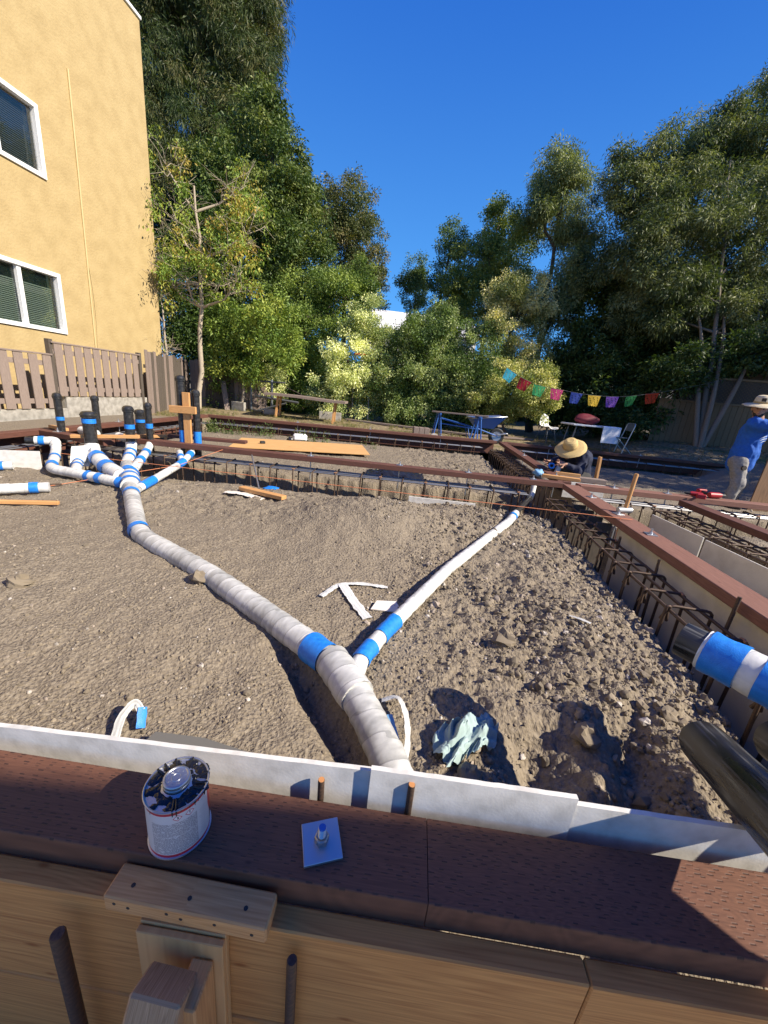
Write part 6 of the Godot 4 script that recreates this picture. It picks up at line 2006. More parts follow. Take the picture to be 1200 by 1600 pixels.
	for q in [[0.75, -10.25, V(0.42, 0.36, 0.25), "upright wooden box panel behind the back mudsill", "weathered"], [3.55, -10.15, V(0.5, 0.16, 0.3), "flat weathered crate panel near the white chair", "weathered"]]:
		g = Geo.new()
		for k in 3:
			g.box(V(q[2].x / 3.0 - 0.008, q[2].y, q[2].z), Transform3D(Basis(Vector3.UP, 0.1), Yd(q[0], q[1], q[2].y * 0.5) + Basis(Vector3.UP, 0.1) * V((k - 1) * q[2].x / 3.0, 0, 0)), 0.006)
		tag(obj(g, "wooden_box", mats[q[4]], null, Yd(q[0], q[1])), q[3], "box")
	g = Geo.new()
	g.lump(Yd(1.1, -10.2, 0.09), V(0.2, 0.15, 0.15), nz, 0.4, 8, 12, 5.0)
	tag(obj(g, "grey_stone", mats["concrete"], null, Yd(1.1, -10.2)), "rounded grey stone beside the upright wooden box panel", "stone")

	# sawhorse table
	o = thing("sawhorse_table", "plank table on blue steel sawhorses in front of the wheelbarrow", "table", Yd(1.75, -10.5))
	for k in 3:
		g = Geo.new()
		beam(g, V(1.05, 1.275 + 0.005 * k, -10.95 + 0.16 * k), V(2.45, 1.29 + 0.004 * k, -10.62 + 0.16 * k), 0.15, 0.035)
		obj(g, "plank", mats["weathered"], o)
	for s in [[1.22, -10.78], [2.22, -10.42]]:
		leg_bar(o, "top_rail", V(s[0] - 0.02, 1.245, s[1] - 0.25), V(s[0] + 0.02, 1.245, s[1] + 0.3), 0.025, "blue_steel")
		for q in [[-0.12, -0.22], [0.12, -0.2], [-0.13, 0.25], [0.12, 0.27]]:
			leg_bar(o, "leg", Yd(s[0] + q[0], s[1] + q[1]), V(s[0] + q[0] * 0.15, 1.25, s[1] + q[1] * 0.85), 0.017, "blue_steel")
	leg_bar(o, "spreader", V(1.25, 1.0, -10.6), V(2.2, 0.95, -10.35), 0.015, "blue_steel")
	# wheelbarrow
	o = thing("wheelbarrow", "blue wheelbarrow with one grey wheel behind the sawhorse table", "wheelbarrow", Yd(2.55, -10.8))
	g = Geo.new()
	var rim := [V(2.05, 1.22, -11.15), V(2.95, 1.33, -11.1), V(3.0, 1.33, -10.55), V(2.1, 1.22, -10.5)]
	var bed := [V(2.25, 0.98, -11.0), V(2.7, 0.98, -10.98), V(2.72, 0.98, -10.68), V(2.27, 0.98, -10.66)]
	var mid: Vector3 = (bed[0] + bed[2]) * 0.5
	for k in 4:
		var n: Vector3 = (bed[k] + bed[(k + 1) % 4]) * 0.5 - mid
		g.quad(rim[k], rim[(k + 1) % 4], bed[(k + 1) % 4], bed[k], (n.normalized() + V(0, -0.5, 0)).normalized())
		var inn := []
		for p in [rim[k], rim[(k + 1) % 4], bed[(k + 1) % 4], bed[k]]: inn.append(p + (mid + V(0, 0.25, 0) - p).normalized() * 0.012)
		g.quad(inn[0], inn[1], inn[2], inn[3], (-n.normalized() + V(0, 0.5, 0)).normalized())
	g.quad(bed[0], bed[1], bed[2], bed[3], Vector3.UP)
	obj(g, "tray", mats["tray_blue"], o)
	g = Geo.new()
	g.tube([rim[0], rim[1], rim[2], rim[3], rim[0]], 0.018, 8)
	obj(g, "rim", mats["galvanized"], o)
	g = Geo.new()
	var wc := V(2.86, 0.79, -10.80)
	g.lathe([Vector2(0.13, -0.045), Vector2(0.19, -0.045), Vector2(0.215, -0.02), Vector2(0.215, 0.02), Vector2(0.19, 0.045), Vector2(0.13, 0.045), Vector2(0.13, -0.045)], 24, Transform3D(Basis(Vector3.RIGHT, PI / 2), wc))
	var wh := obj(g, "wheel", mats["black_rubber"], o)
	g = Geo.new()
	g.lathe([Vector2(0, -0.03), Vector2(0.13, -0.04), Vector2(0.132, 0.04), Vector2(0, 0.03)], 20, Transform3D(Basis(Vector3.RIGHT, PI / 2), wc))
	obj(g, "hub", mats["galvanized"], wh)
	for s in [-1, 1]:
		g = Geo.new()
		g.tube([wc + V(0.02, 0, s * 0.07), V(2.3, 0.95, -10.83 + s * 0.18), V(1.3, 1.12, -10.83 + s * 0.3)], 0.018, 8)
		obj(g, "handle", mats["blue_steel"], o)
		g = Geo.new()
		g.tube([V(2.3, 0.95, -10.83 + s * 0.18), Yd(2.15, -10.83 + s * 0.22, 0.01), V(2.02, 0.98, -10.83 + s * 0.2)], 0.014, 8)
		obj(g, "leg", mats["blue_steel"], o)
	g = Geo.new()
	g.tube(rounded([wc + V(0.0, 0.05, 0.1), wc + V(0.29, 0.1, 0.08), wc + V(0.29, 0.1, -0.08), wc + V(0, 0.05, -0.1)], 0.06, 4), 0.014, 8)
	obj(g, "nose_guard", mats["galvanized"], o)

	# white chair
	var cy := yard_h(4.98, -12.75)
	o = thing("white_chair", "white moulded shell chair on thin metal legs", "chair", V(4.98, cy, -12.75))
	var ct := Transform3D(Basis(Vector3.UP, -1.1), V(4.98, cy, -12.75))
	g = Geo.new()
	rows = []
	var curve := [Vector2(-0.26, 0.86), Vector2(-0.25, 0.80), Vector2(-0.235, 0.68), Vector2(-0.215, 0.56), Vector2(-0.17, 0.475), Vector2(-0.10, 0.445), Vector2(0.04, 0.44), Vector2(0.16, 0.452), Vector2(0.225, 0.445), Vector2(0.24, 0.42)]
	for k in curve.size():
		var row := []
		for s in 11:
			var u := s / 10.0 - 0.5
			var wdt := 0.40 if k > 2 else 0.40 * (0.72 + 0.12 * k)
			row.append(ct * V(curve[k].x + (0.10 * u * u if k < 4 else 0.0), curve[k].y + (0.16 * u * u if k >= 4 else -0.25 * u * u * (1.0 if k == 0 else 0.3)), wdt * u))
		rows.append(row)
	g.sheet(rows)
	under = []
	for row in rows:
		var rr := []
		for p in row: rr.append(p + ct.basis * V(-0.008, -0.012, 0))
		under.append(rr)
	g.sheet(under)
	obj(g, "seat_shell", mats["pvc_shell"], o)
	for s in [[0.2, 0.2], [0.2, -0.2], [-0.24, 0.2], [-0.24, -0.2]]:
		leg_bar(o, "leg", ct * V(s[0] * 1.15, 0, s[1] * 1.1), ct * V(s[0] * 0.6, 0.43, s[1] * 0.7), 0.011, "grey_steel")
	# folding table, cloth, chair and bundle
	var ty := yard_h(5.8, -11.9)
	o = thing("folding_table", "white folding table on grey legs at the edge of the shade", "table", V(5.85, ty, -11.85))
	g = Geo.new()
	g.box(V(1.5, 0.045, 0.72), Transform3D(Basis(Vector3.UP, 0.12), V(5.86, ty + 0.73, -11.85)), 0.015)
	obj(g, "tabletop", mats["white_plastic"], o)
	for s in [-1, 1]:
		for q in [-0.25, 0.25]:
			var f := V(5.86 + s * 0.55 - s * 0.0, 0, -11.85 + q - s * 0.07)
			leg_bar(o, "leg", V(f.x + s * 0.1, yard_h(f.x + s * 0.1, f.z), f.z), V(f.x, ty + 0.71, f.z), 0.022, "grey_steel")
		leg_bar(o, "crosspiece", V(5.86 + s * 0.62, ty + 0.25, -12.10 - s * 0.07), V(5.86 + s * 0.62, ty + 0.25, -11.6 - s * 0.07), 0.015, "grey_steel")
	g = Geo.new()
	rows = []
	for r in 16:
		var row := []
		for k in 16:
			var u := k / 15.0
			var w := r / 15.0
			var drop := maxf(w - 0.35, 0.0) / 0.65
			row.append(V(6.02 + 0.55 * u, ty + 0.763 - 0.47 * drop + 0.004, -11.72 + 0.3 * minf(w / 0.35, 1.0) - 0.07 * u + 0.03 * sin(u * 8.0 + drop * 2.0) * drop + 0.012))
		rows.append(row)
	g.sheet(rows)
	tag(obj(g, "white_cloth", mats["towel"], null, V(6.3, ty + 0.75, -11.5)), "white cloth hanging over the folding table's front edge", "cloth")
	g = Geo.new()
	g.lump(V(5.72, ty + 0.90, -11.9), V(0.36, 0.15, 0.2), nz, 0.3, 10, 16, 2.2)
	tag(obj(g, "red_bundle", mats["dark_red"], null, V(5.72, ty + 0.75, -11.9)), "dark red soft bundle lying on the folding table", "bundle")
	o = thing("folding_chair", "grey metal folding chair at the end of the folding table", "chair", V(6.95, yard_h(6.95, -11.6), -11.6))
	var fy := yard_h(6.95, -11.6)
	g = Geo.new()
	g.tube(rounded([V(6.72, fy, -11.42), V(6.92, fy + 0.86, -11.42), V(6.92, fy + 0.86, -11.82), V(6.72, fy, -11.82)], 0.1, 5), 0.014, 8)
	obj(g, "frame", mats["galvanized"], o)
	g = Geo.new()
	g.box(V(0.02, 0.2, 0.36), Transform3D(Basis(Vector3.BACK, -0.2), V(6.9, fy + 0.74, -11.62)), 0.008)
	obj(g, "backrest", mats["grey_steel"], o)
	g = Geo.new()
	g.box(V(0.38, 0.025, 0.38), Transform3D(Basis.IDENTITY, V(6.66, fy + 0.44, -11.62)), 0.01)
	obj(g, "seat", mats["grey_steel"], o)
	for s in [-1, 1]:
		leg_bar(o, "leg", V(7.0, fy, -11.62 + s * 0.2), V(6.5, fy + 0.44, -11.62 + s * 0.18), 0.012, "galvanized")

	# paper bunting
	var pts := [V(2.75, 2.70, -11.3), V(3.045, 2.554, -11.27), V(3.435, 2.356, -11.21), V(3.889, 2.215, -11.17), V(4.297, 2.186, -11.16), V(4.918, 2.128, -11.14), V(5.395, 2.106, -11.13), V(5.904, 2.121, -11.14), V(6.424, 2.187, -11.16), V(6.94, 2.304, -11.19), V(7.5, 2.44, -11.23), V(9.35, 2.9, -12.0)]
	g = Geo.new()
	g.tube(rounded(pts, 0.2, 3), 0.003, 5)
	tag(obj(g, "bunting_string", mats["grey_steel"], null, pts[0]), "thin string carrying the paper flags from shrub to trunk", "string")
	var path := rounded(pts, 0.2, 3)
	var flags := [[3.10, Color(0.02, 0.33, 0.46), "turquoise paper flag on the string"], [3.50, Color(0.46, 0.015, 0.03), "red paper flag on the string between turquoise and green"], [3.90, Color(0.015, 0.24, 0.07), "bright green crumpled paper flag against the shrub"], [4.38, Color(0.44, 0.02, 0.13), "magenta paper flag on the string"], [4.93, Color(0.02, 0.05, 0.30), "dark blue paper flag on the string"], [5.41, Color(0.55, 0.36, 0.015), "yellow paper flag on the string"], [5.91, Color(0.20, 0.08, 0.42), "purple paper flag on the string"], [6.42, Color(0.01, 0.16, 0.035), "dark green paper flag in the shade"], [6.98, Color(0.56, 0.05, 0.012), "orange-red paper flag at the shaded end of the string"]]
	for f in flags:
		var s := 0.0
		var at := Vector3.ZERO
		var dirf := Vector3.RIGHT
		for k in path.size() - 1:
			if path[k].x <= f[0] and path[k + 1].x > f[0]:
				at = path[k].lerp(path[k + 1], (f[0] - path[k].x) / (path[k + 1].x - path[k].x))
				dirf = (path[k + 1] - path[k]).normalized()
		var poly := PackedVector2Array([Vector2(-0.17, 0), Vector2(0.17, 0)])
		for k in 9:
			var t := k / 8.0
			poly.append(Vector2(lerpf(0.145, -0.145, t) * 0.85, -0.26 - 0.03 * absf(sin(t * PI * 4.0))))
		var m := plain("flag_%d" % int(f[0] * 100), (f[1] as Color).linear_to_srgb(), 0.7)
		m.backlight_enabled = true
		m.backlight = (f[1] as Color).linear_to_srgb()
		g = Geo.new()
		var fx := along(at - V(0, 0.004, 0), dirf)
		fx.basis = fx.basis * Basis(Vector3.RIGHT, rng.randf_range(-0.25, 0.35)) * Basis(Vector3.UP, rng.randf_range(-0.25, 0.25))
		cut_paper(g, poly, fx)
		tag(obj(g, "paper_flag", m, null, at), f[2], "flag", "paper flags on the bunting")

# paper flag: a grid of cells with punched holes, and a scalloped lower edge
func cut_paper(g: Geo, poly: PackedVector2Array, xf: Transform3D) -> void:
	var n := 14
	var pts := []
	for r in n + 1:
		var row := []
		for k in n + 1:
			var v := float(r) / n
			var u := float(k) / n - 0.5
			var bottom := 0.26 + 0.03 * absf(sin((u + 0.5) * PI * 4.0))
			row.append(xf * V(u * lerpf(0.34, 0.25, v), -bottom * v, 0.02 * sin(u * 6.0 + v * 3.0) * v))
		pts.append(row)
	for r in n:
		for k in n:
			if r > 1 and r < n - 2 and k > 0 and k < n - 1 and (r * 3 + k * 5) % 7 < 2 and (r + k) % 2 == 0: continue
			var nn: Vector3 = (pts[r][k + 1] - pts[r][k]).cross(pts[r + 1][k] - pts[r][k]).normalized()
			g.quad(pts[r][k], pts[r][k + 1], pts[r + 1][k + 1], pts[r + 1][k], nn)


# ---------------------------------------------------------------- people
# one continuous skin round tapered bones: smooth minimum of capsule distances, meshed as surface nets
func skin(bones: Array, blend: float, cell: float, wrinkle := 0.0, wrinkle_freq := 12.0) -> Geo:
	var lo := Vector3.ONE * 1e9
	var hi := Vector3.ONE * -1e9
	for b in bones:
		var r := maxf(b[2], b[3]) + blend + cell * 2.0
		for e in [b[0], b[1]]:
			lo = lo.min(e - Vector3.ONE * r)
			hi = hi.max(e + Vector3.ONE * r)
	var n := Vector3i(((hi - lo) / cell).ceil()) + Vector3i.ONE
	var f := PackedFloat32Array()
	f.resize(n.x * n.y * n.z)
	f.fill(1.0)
	var sy := n.x
	var sz := n.x * n.y
	for b in bones:
		var a: Vector3 = b[0]
		var ab: Vector3 = b[1] - a
		var ll := maxf(ab.length_squared(), 1e-9)
		var ra: float = b[2]
		var rb: float = b[3]
		var pad := maxf(ra, rb) + blend + cell * 2.0
		var i0 := Vector3i((((b[0] as Vector3).min(b[1]) - Vector3.ONE * pad - lo) / cell).floor()).clamp(Vector3i.ZERO, n - Vector3i.ONE)
		var i1 := Vector3i((((b[0] as Vector3).max(b[1]) + Vector3.ONE * pad - lo) / cell).ceil()).clamp(Vector3i.ZERO, n - Vector3i.ONE)
		for z in range(i0.z, i1.z + 1):
			for y in range(i0.y, i1.y + 1):
				var row := z * sz + y * sy
				for x in range(i0.x, i1.x + 1):
					var p := lo + Vector3(x, y, z) * cell - a
					var t := clampf(p.dot(ab) / ll, 0.0, 1.0)
					var d := (p - ab * t).length() - (ra + (rb - ra) * t)
					var o := f[row + x]
					var h := maxf(blend - absf(d - o), 0.0) / blend
					f[row + x] = minf(d, o) - h * h * blend * 0.25
	var g := Geo.new()
	var ids := {}
	var corners := [0, 1, sy, sy + 1, sz, sz + 1, sz + sy, sz + sy + 1]
	var offs := [V(0, 0, 0), V(1, 0, 0), V(0, 1, 0), V(1, 1, 0), V(0, 0, 1), V(1, 0, 1), V(0, 1, 1), V(1, 1, 1)]
	var edges := [[0, 1], [2, 3], [4, 5], [6, 7], [0, 2], [1, 3], [4, 6], [5, 7], [0, 4], [1, 5], [2, 6], [3, 7]]
	for z in n.z - 1:
		for y in n.y - 1:
			for x in n.x - 1:
				var i := z * sz + y * sy + x
				if absf(f[i]) > cell * 2.2: continue
				var inside := 0
				for c in 8:
					if f[i + corners[c]] < 0.0: inside += 1
				if inside == 0 or inside == 8: continue
				var s := Vector3.ZERO
				var m := 0
				for e in edges:
					var u := f[i + corners[e[0]]]
					var w := f[i + corners[e[1]]]
					if (u < 0.0) != (w < 0.0):
						s += (offs[e[0]] as Vector3).lerp(offs[e[1]], u / (u - w))
						m += 1
				var p := lo + (Vector3(x, y, z) + s / m) * cell
				var nn := Vector3(f[i + 1] - f[i], f[i + sy] - f[i], f[i + sz] - f[i]).normalized()
				if wrinkle > 0.0: p += nn * wrinkle * nz.get_noise_3dv(p * wrinkle_freq * V(1, 0.6, 1))
				ids[i] = g.put(p, nn)
	for i in ids:
		for q in [[1, sy, sz], [sy, sz, 1], [sz, 1, sy]]:
			var u := f[i]
			var w := f[i + q[0]]
			if (u < 0.0) == (w < 0.0): continue
			var a = ids.get(i)
			var b = ids.get(i - q[1])
			var c = ids.get(i - q[1] - q[2])
			var d = ids.get(i - q[2])
			if b == null or c == null or d == null: continue
			g.tri(a, b, c)
			g.tri(a, c, d)
	# normals from the faces
	for k in g.n.size(): g.n[k] = Vector3.ZERO
	for t in g.ix.size() / 3:
		var a := g.ix[t * 3]
		var b := g.ix[t * 3 + 1]
		var c := g.ix[t * 3 + 2]
		var nn := (g.v[c] - g.v[a]).cross(g.v[b] - g.v[a])
		g.n[a] += nn
		g.n[b] += nn
		g.n[c] += nn
	for k in g.n.size(): g.n[k] = g.n[k].normalized()
	return g

# palm, four fingers of unequal length and a thumb leaving the side of the palm; curl in radians for each joint
func hand_bones(wrist: Vector3, d: Vector3, palm: Vector3, curl: float, thumb_side: float) -> Array:
	d = d.normalized()
	palm = (palm - d * palm.dot(d)).normalized()
	var side := d.cross(palm) * thumb_side
	var out := [[wrist, wrist + d * 0.05, 0.026, 0.026], [wrist + d * 0.02 + side * 0.02, wrist + d * 0.075 + side * 0.026, 0.017, 0.014], [wrist + d * 0.02 - side * 0.018, wrist + d * 0.07 - side * 0.026, 0.017, 0.013]]
	for k in 4:
		var p := wrist + d * (0.085 - 0.004 * absf(k - 1.2)) + side * (0.030 - 0.020 * k)
		var dirn := d
		var l: float = [0.038, 0.043, 0.040, 0.030][k]
		for j in 3:
			dirn = (dirn * cos(curl) + palm * sin(curl)).normalized()
			var e: Vector3 = p + dirn * l * [1.0, 0.7, 0.55][j]
			out.append([p, e, 0.0088 - 0.0007 * j, 0.0082 - 0.0008 * j])
			p = e
			palm = (palm - dirn * palm.dot(dirn)).normalized()
	var t0 := wrist + d * 0.022 + side * 0.028
	var t1 := t0 + (d * 0.6 + side * 0.8 + palm * 0.2).normalized() * 0.042
	var t2 := t1 + (d * 0.85 + side * 0.3 + palm * 0.4).normalized() * 0.032
	out.append([t0, t1, 0.0115, 0.0100])
	out.append([t1, t2, 0.0100, 0.0080])
	return out

func head_bones(c: Vector3, face: Vector3, up: Vector3) -> Array:
	face = face.normalized()
	var s := face.cross(up).normalized()
	return [[c + up * 0.025 - face * 0.02, c + up * 0.03 + face * 0.025, 0.090, 0.082], [c - up * 0.02 + face * 0.035, c - up * 0.085 + face * 0.055, 0.066, 0.040], [c - up * 0.06 + s * 0.035 + face * 0.015, c - up * 0.06 - s * 0.035 + face * 0.015, 0.036, 0.036], [c + up * 0.018 + face * 0.098, c - up * 0.022 + face * 0.116, 0.009, 0.014], [c + s * 0.084 + up * 0.012, c + s * 0.088 - up * 0.025, 0.013, 0.010], [c - s * 0.084 + up * 0.012, c - s * 0.088 - up * 0.025, 0.013, 0.010], [c - up * 0.056 + face * 0.094 + s * 0.016, c - up * 0.056 + face * 0.094 - s * 0.016, 0.010, 0.010]]

func face_parts(o: Node3D, c: Vector3, face: Vector3, up: Vector3, beard: bool) -> void:
	face = face.normalized()
	var s := face.cross(up).normalized()
	for k in [-1.0, 1.0]:
		var g := Geo.new()
		g.lump(c + face * 0.098 + s * 0.031 * k + up * 0.006, V(0.011, 0.008, 0.011), nz, 0.0, 6, 8)
		obj(g, "eye", mats["eye_dark"], o)
		g = Geo.new()
		g.tube([c + face * 0.100 + s * 0.016 * k + up * 0.026, c + face * 0.100 + s * 0.034 * k + up * 0.030, c + face * 0.088 + s * 0.050 * k + up * 0.025], [0.004, 0.005, 0.003], 6)
		obj(g, "eyebrow", mats["hair_dark"], o)
	var g := Geo.new()
	g.tube([c - up * 0.056 + face * 0.1035 + s * 0.022, c - up * 0.057 + face * 0.107, c - up * 0.056 + face * 0.1035 - s * 0.022], [0.003, 0.0045, 0.003], 6)
	obj(g, "mouth", mats["lip"], o)
	if beard:
		obj(skin([[c - up * 0.083 + face * 0.062 + s * 0.02, c - up * 0.083 + face * 0.062 - s * 0.02, 0.034, 0.034], [c - up * 0.07 + face * 0.045 + s * 0.045, c - up * 0.03 + face * 0.02 + s * 0.066, 0.018, 0.013], [c - up * 0.07 + face * 0.045 - s * 0.045, c - up * 0.03 + face * 0.02 - s * 0.066, 0.018, 0.013]], 0.02, 0.007), "beard", mats["hair_dark"], o)
	obj(skin([[c + up * 0.03 - face * 0.035, c - up * 0.035 - face * 0.05, 0.086, 0.062]], 0.02, 0.010), "hair", mats["hair_dark"], o)

func sun_hat(o: Node3D, c: Vector3, up: Vector3, r: float, droop: float, m: String, patch: Vector3) -> void:
	up = up.normalized()
	var x := up.cross(Vector3.FORWARD).normalized()
	var xf := Transform3D(Basis(x, up, x.cross(up)), c)
	var g := Geo.new()
	var prof := [Vector2(0, 0.115), Vector2(0.045, 0.118), Vector2(0.075, 0.108), Vector2(0.092, 0.085), Vector2(0.102, 0.03), Vector2(0.106, 0.004), Vector2(0.14, 0.0), Vector2(lerpf(0.14, r, 0.5), -droop * 0.25), Vector2(r * 0.94, -droop * 0.7), Vector2(r, -droop), Vector2(r * 0.99, -droop - 0.005), Vector2(0.11, -0.008), Vector2(0.098, -0.004), Vector2(0.09, 0.08), Vector2(0, 0.108)]
	g.lathe(prof, 44, xf)
	for k in g.v.size():
		var q := g.v[k] - c
		var lat := q - up * q.dot(up)
		if lat.length() > 0.12: g.v[k] += up * 0.028 * nz.get_noise_3dv(q * 3.4 + c)
	var h := obj(g, "hat", mats[m], o)
	g = Geo.new()
	g.lathe([Vector2(0.1075, 0.005), Vector2(0.1045, 0.03)], 32, xf)
	obj(g, "hat_band", mats["hat_band"], h)
	if patch != Vector3.ZERO:
		var d := (patch - up * patch.dot(up)).normalized()
		g = Geo.new()
		g.box(V(0.05, 0.045, 0.004), Transform3D(Basis(up.cross(d), up, d), c + d * 0.100 + up * 0.058), 0.001)
		obj(g, "hat_patch", mats["hair_dark"], h)

func boot(o: Node3D, ankle: Vector3, toe: Vector3, floor_y: float) -> void:
	var t := V(toe.x, 0, toe.z).normalized()
	var b := V(ankle.x, floor_y + 0.045, ankle.z)
	obj(skin([[b - t * 0.055, b + t * 0.09, 0.045, 0.042], [b + t * 0.09, b + t * 0.16, 0.042, 0.036], [b - t * 0.03, V(ankle.x, floor_y + 0.13, ankle.z), 0.05, 0.052]], 0.03, 0.012), "boot", mats["boot_leather"], o)

func make_people() -> void:
	plain("skin_tan", lin(0.40, 0.215, 0.14), 0.55)
	plain("eye_dark", lin(0.03, 0.02, 0.015), 0.3)
	plain("hair_dark", lin(0.03, 0.022, 0.017), 0.75)
	plain("lip", lin(0.30, 0.11, 0.085), 0.6)
	plain("hat_band", lin(0.42, 0.29, 0.12), 0.8)
	speckled("straw", [Color(0.40, 0.27, 0.095), Color(0.58, 0.42, 0.17), Color(0.68, 0.52, 0.24)], 9.0, 0.03, 61, 0.8, 0.15, 0.15)
	speckled("pale_straw", [Color(0.50, 0.40, 0.24), Color(0.64, 0.54, 0.36), Color(0.70, 0.61, 0.42)], 9.0, 0.03, 62, 0.8, 0.15, 0.15)
	speckled("blue_shirt", [Color(0.008, 0.07, 0.33), Color(0.012, 0.10, 0.42), Color(0.02, 0.125, 0.48)], 4.0, 0.01, 63, 0.85)
	speckled("navy_shirt", [Color(0.010, 0.014, 0.036), Color(0.016, 0.022, 0.055)], 4.0, 0.01, 64, 0.85)
	speckled("grey_jeans", [Color(0.17, 0.155, 0.14), Color(0.25, 0.235, 0.215), Color(0.33, 0.31, 0.285)], 4.0, 0.012, 65, 0.9)
	plain("dark_trousers", lin(0.035, 0.034, 0.032), 0.9)
	plain("boot_leather", lin(0.05, 0.04, 0.035), 0.7)
	plain("print_white", lin(0.62, 0.68, 0.74), 0.8)

	# standing worker leaning on a plywood sheet
	var fl := pad_h(5.35, -6.0)
	var o := thing("person", "worker in blue long-sleeved shirt, grey trousers and pale sun hat leaning on plywood", "person", V(5.36, fl, -6.0))
	var hip := V(5.35, 1.14, -6.0)
	var chest := V(5.38, 1.56, -6.0)
	var neck := V(5.36, 1.77, -5.99)
	var hd := V(5.325, 1.915, -5.97)
	var shN := V(5.235, 1.70, -5.87)
	var shF := V(5.50, 1.71, -6.12)
	var elN := V(5.40, 1.665, -5.66)
	var haN := V(5.625, 1.735, -5.86)
	var elF := V(5.72, 1.64, -5.98)
	var haF := V(5.80, 1.735, -6.02)
	var legs := [[V(5.27, 1.08, -5.93), V(5.30, 0.82, -5.86), V(5.275, fl + 0.10, -5.90)], [V(5.44, 1.08, -6.07), V(5.49, 0.83, -6.02), V(5.50, fl + 0.10, -6.10)]]
	var bones := [[hip, chest, 0.13, 0.135], [chest, neck, 0.12, 0.06], [neck, hd, 0.055, 0.055], [shN, elN, 0.055, 0.043], [elN, haN, 0.042, 0.03], [shF, elF, 0.055, 0.043], [elF, haF, 0.042, 0.03]]
	for l in legs: bones.append_array([[l[0], l[1], 0.085, 0.06], [l[1], l[2], 0.058, 0.042]])
	var up := V(0.02, 1, 0.02).normalized()
	var face := V(-0.62, -0.12, 0.78)
	var body := skin(bones, 0.06, 0.022)
	var bd := obj(body, "body", mats["skin_tan"], o)
	obj(skin(head_bones(hd, face, up) + [[neck, hd - up * 0.06, 0.055, 0.055]], 0.025, 0.008), "head", mats["skin_tan"], o)
	face_parts(o, hd, face, up, true)
	obj(skin(hand_bones(haN - V(0.03, 0.0, 0), V(1, 0.05, -0.25), V(0.1, -1, 0), 0.45, -1.0), 0.012, 0.0055), "hand", mats["skin_tan"], o)
	obj(skin(hand_bones(haF, V(0.3, 0.05, 0.95), V(0, -1, 0), 0.4, 1.0), 0.012, 0.0055), "hand", mats["skin_tan"], o)
	var sh := obj(skin([[hip + V(0, -0.04, 0), hip + V(0.01, 0.14, 0), 0.165, 0.158], [hip + V(0.01, 0.14, 0), chest, 0.158, 0.160], [chest, neck - V(0, 0.06, 0), 0.15, 0.085], [shN.lerp(chest, 0.35), shN, 0.10, 0.082], [shN, elN, 0.082, 0.064], [elN, haN - (haN - elN) * 0.14, 0.062, 0.044], [shF.lerp(chest, 0.35), shF, 0.10, 0.082], [shF, elF, 0.082, 0.064], [elF, haF - (haF - elF) * 0.14, 0.062, 0.044]], 0.06, 0.014, 0.018, 12.0), "shirt", mats["blue_shirt"], o)
	# pale print on the chest
	var g := Geo.new()
	for q in [[V(5.36, 1.50, -5.842), V(5.46, 1.545, -5.85), 0.022], [V(5.36, 1.465, -5.845), V(5.47, 1.51, -5.85), 0.018], [V(5.39, 1.44, -5.845), V(5.46, 1.475, -5.85), 0.012]]:
		g.tube([q[0], q[0].lerp(q[1], 0.5) + V(0, 0.01, 0.004), q[1]], [0.004, q[2], 0.006], 8, true, 0.4)
	obj(g, "shirt_print", mats["print_white"], sh)
	var tb := []
	for l in legs: tb.append_array([[l[0] + V(0, 0.05, 0), l[1], 0.112, 0.082], [l[1], l[2] - V(0, 0.02, 0), 0.082, 0.072]])
	tb.append([hip + V(-0.05, -0.02, 0.02), hip + V(0.05, -0.02, -0.02), 0.125, 0.125])
	var tr := obj(skin(tb, 0.045, 0.014, 0.015, 11.0), "trousers", mats["grey_jeans"], o)
	g = Geo.new()
	g.lathe([Vector2(0, -0.014), Vector2(0.034, -0.014), Vector2(0.036, 0), Vector2(0.034, 0.014), Vector2(0, 0.014)], 16, Transform3D(Basis(Vector3.RIGHT, PI / 2 - 0.1) , V(5.255, 1.06, -5.80)))
	obj(g, "tape_measure", mats["hair_dark"], tr)
	boot(o, legs[0][2], V(0.6, 0, 0.8), fl)
	boot(o, legs[1][2], V(0.9, 0, 0.4), fl)
	sun_hat(o, hd + up * 0.075, V(-0.06, 1, 0.10), 0.225, 0.035, "pale_straw", face)

	# the sheet he leans on
	g = Geo.new()
	var pf := pad_h(5.9, -5.95)
	g.box(V(0.95, 1.70 - pf, 0.018), Transform3D(Basis(Vector3.UP, 0.08) * Basis(Vector3.RIGHT, 0.03), V(6.06, (1.70 + pf) * 0.5, -5.88)), 0.002)
	tag(obj(g, "plywood_sheet", mats["old_plywood"], null, V(6.06, pf, -5.88)), "stained brown plywood sheet standing on edge under the worker's arms", "plywood")

	# crouching worker taping a pipe
	fl = pad_h(2.85, -5.9)
	o = thing("person", "crouching worker in navy shirt and wide straw hat taping a pipe", "person", V(2.85, fl, -5.85))
	hip = V(2.95, 0.70, -5.90)
	chest = V(2.86, 0.95, -5.84)
	neck = V(2.73, 1.06, -5.76)
	hd = V(2.62, 1.075, -5.70)
	up = V(-0.38, 0.80, 0.46).normalized()
	face = V(-0.80, -0.55, 0.15)
	face = face - up * face.dot(up)
	shN = V(2.82, 1.00, -5.66)
	shF = V(2.74, 1.00, -5.96)
	elN = V(2.73, 0.80, -5.56)
	haN = V(2.53, 0.885, -5.58)
	elF = V(2.52, 0.85, -5.92)
	haF = V(2.38, 0.89, -5.72)
	legs = [[V(2.93, 0.66, -5.76), V(2.62, 0.74, -5.68), V(2.84, fl + 0.10, -5.68)], [V(2.93, 0.66, -6.02), V(2.60, 0.76, -6.06), V(2.80, fl + 0.10, -6.06)]]
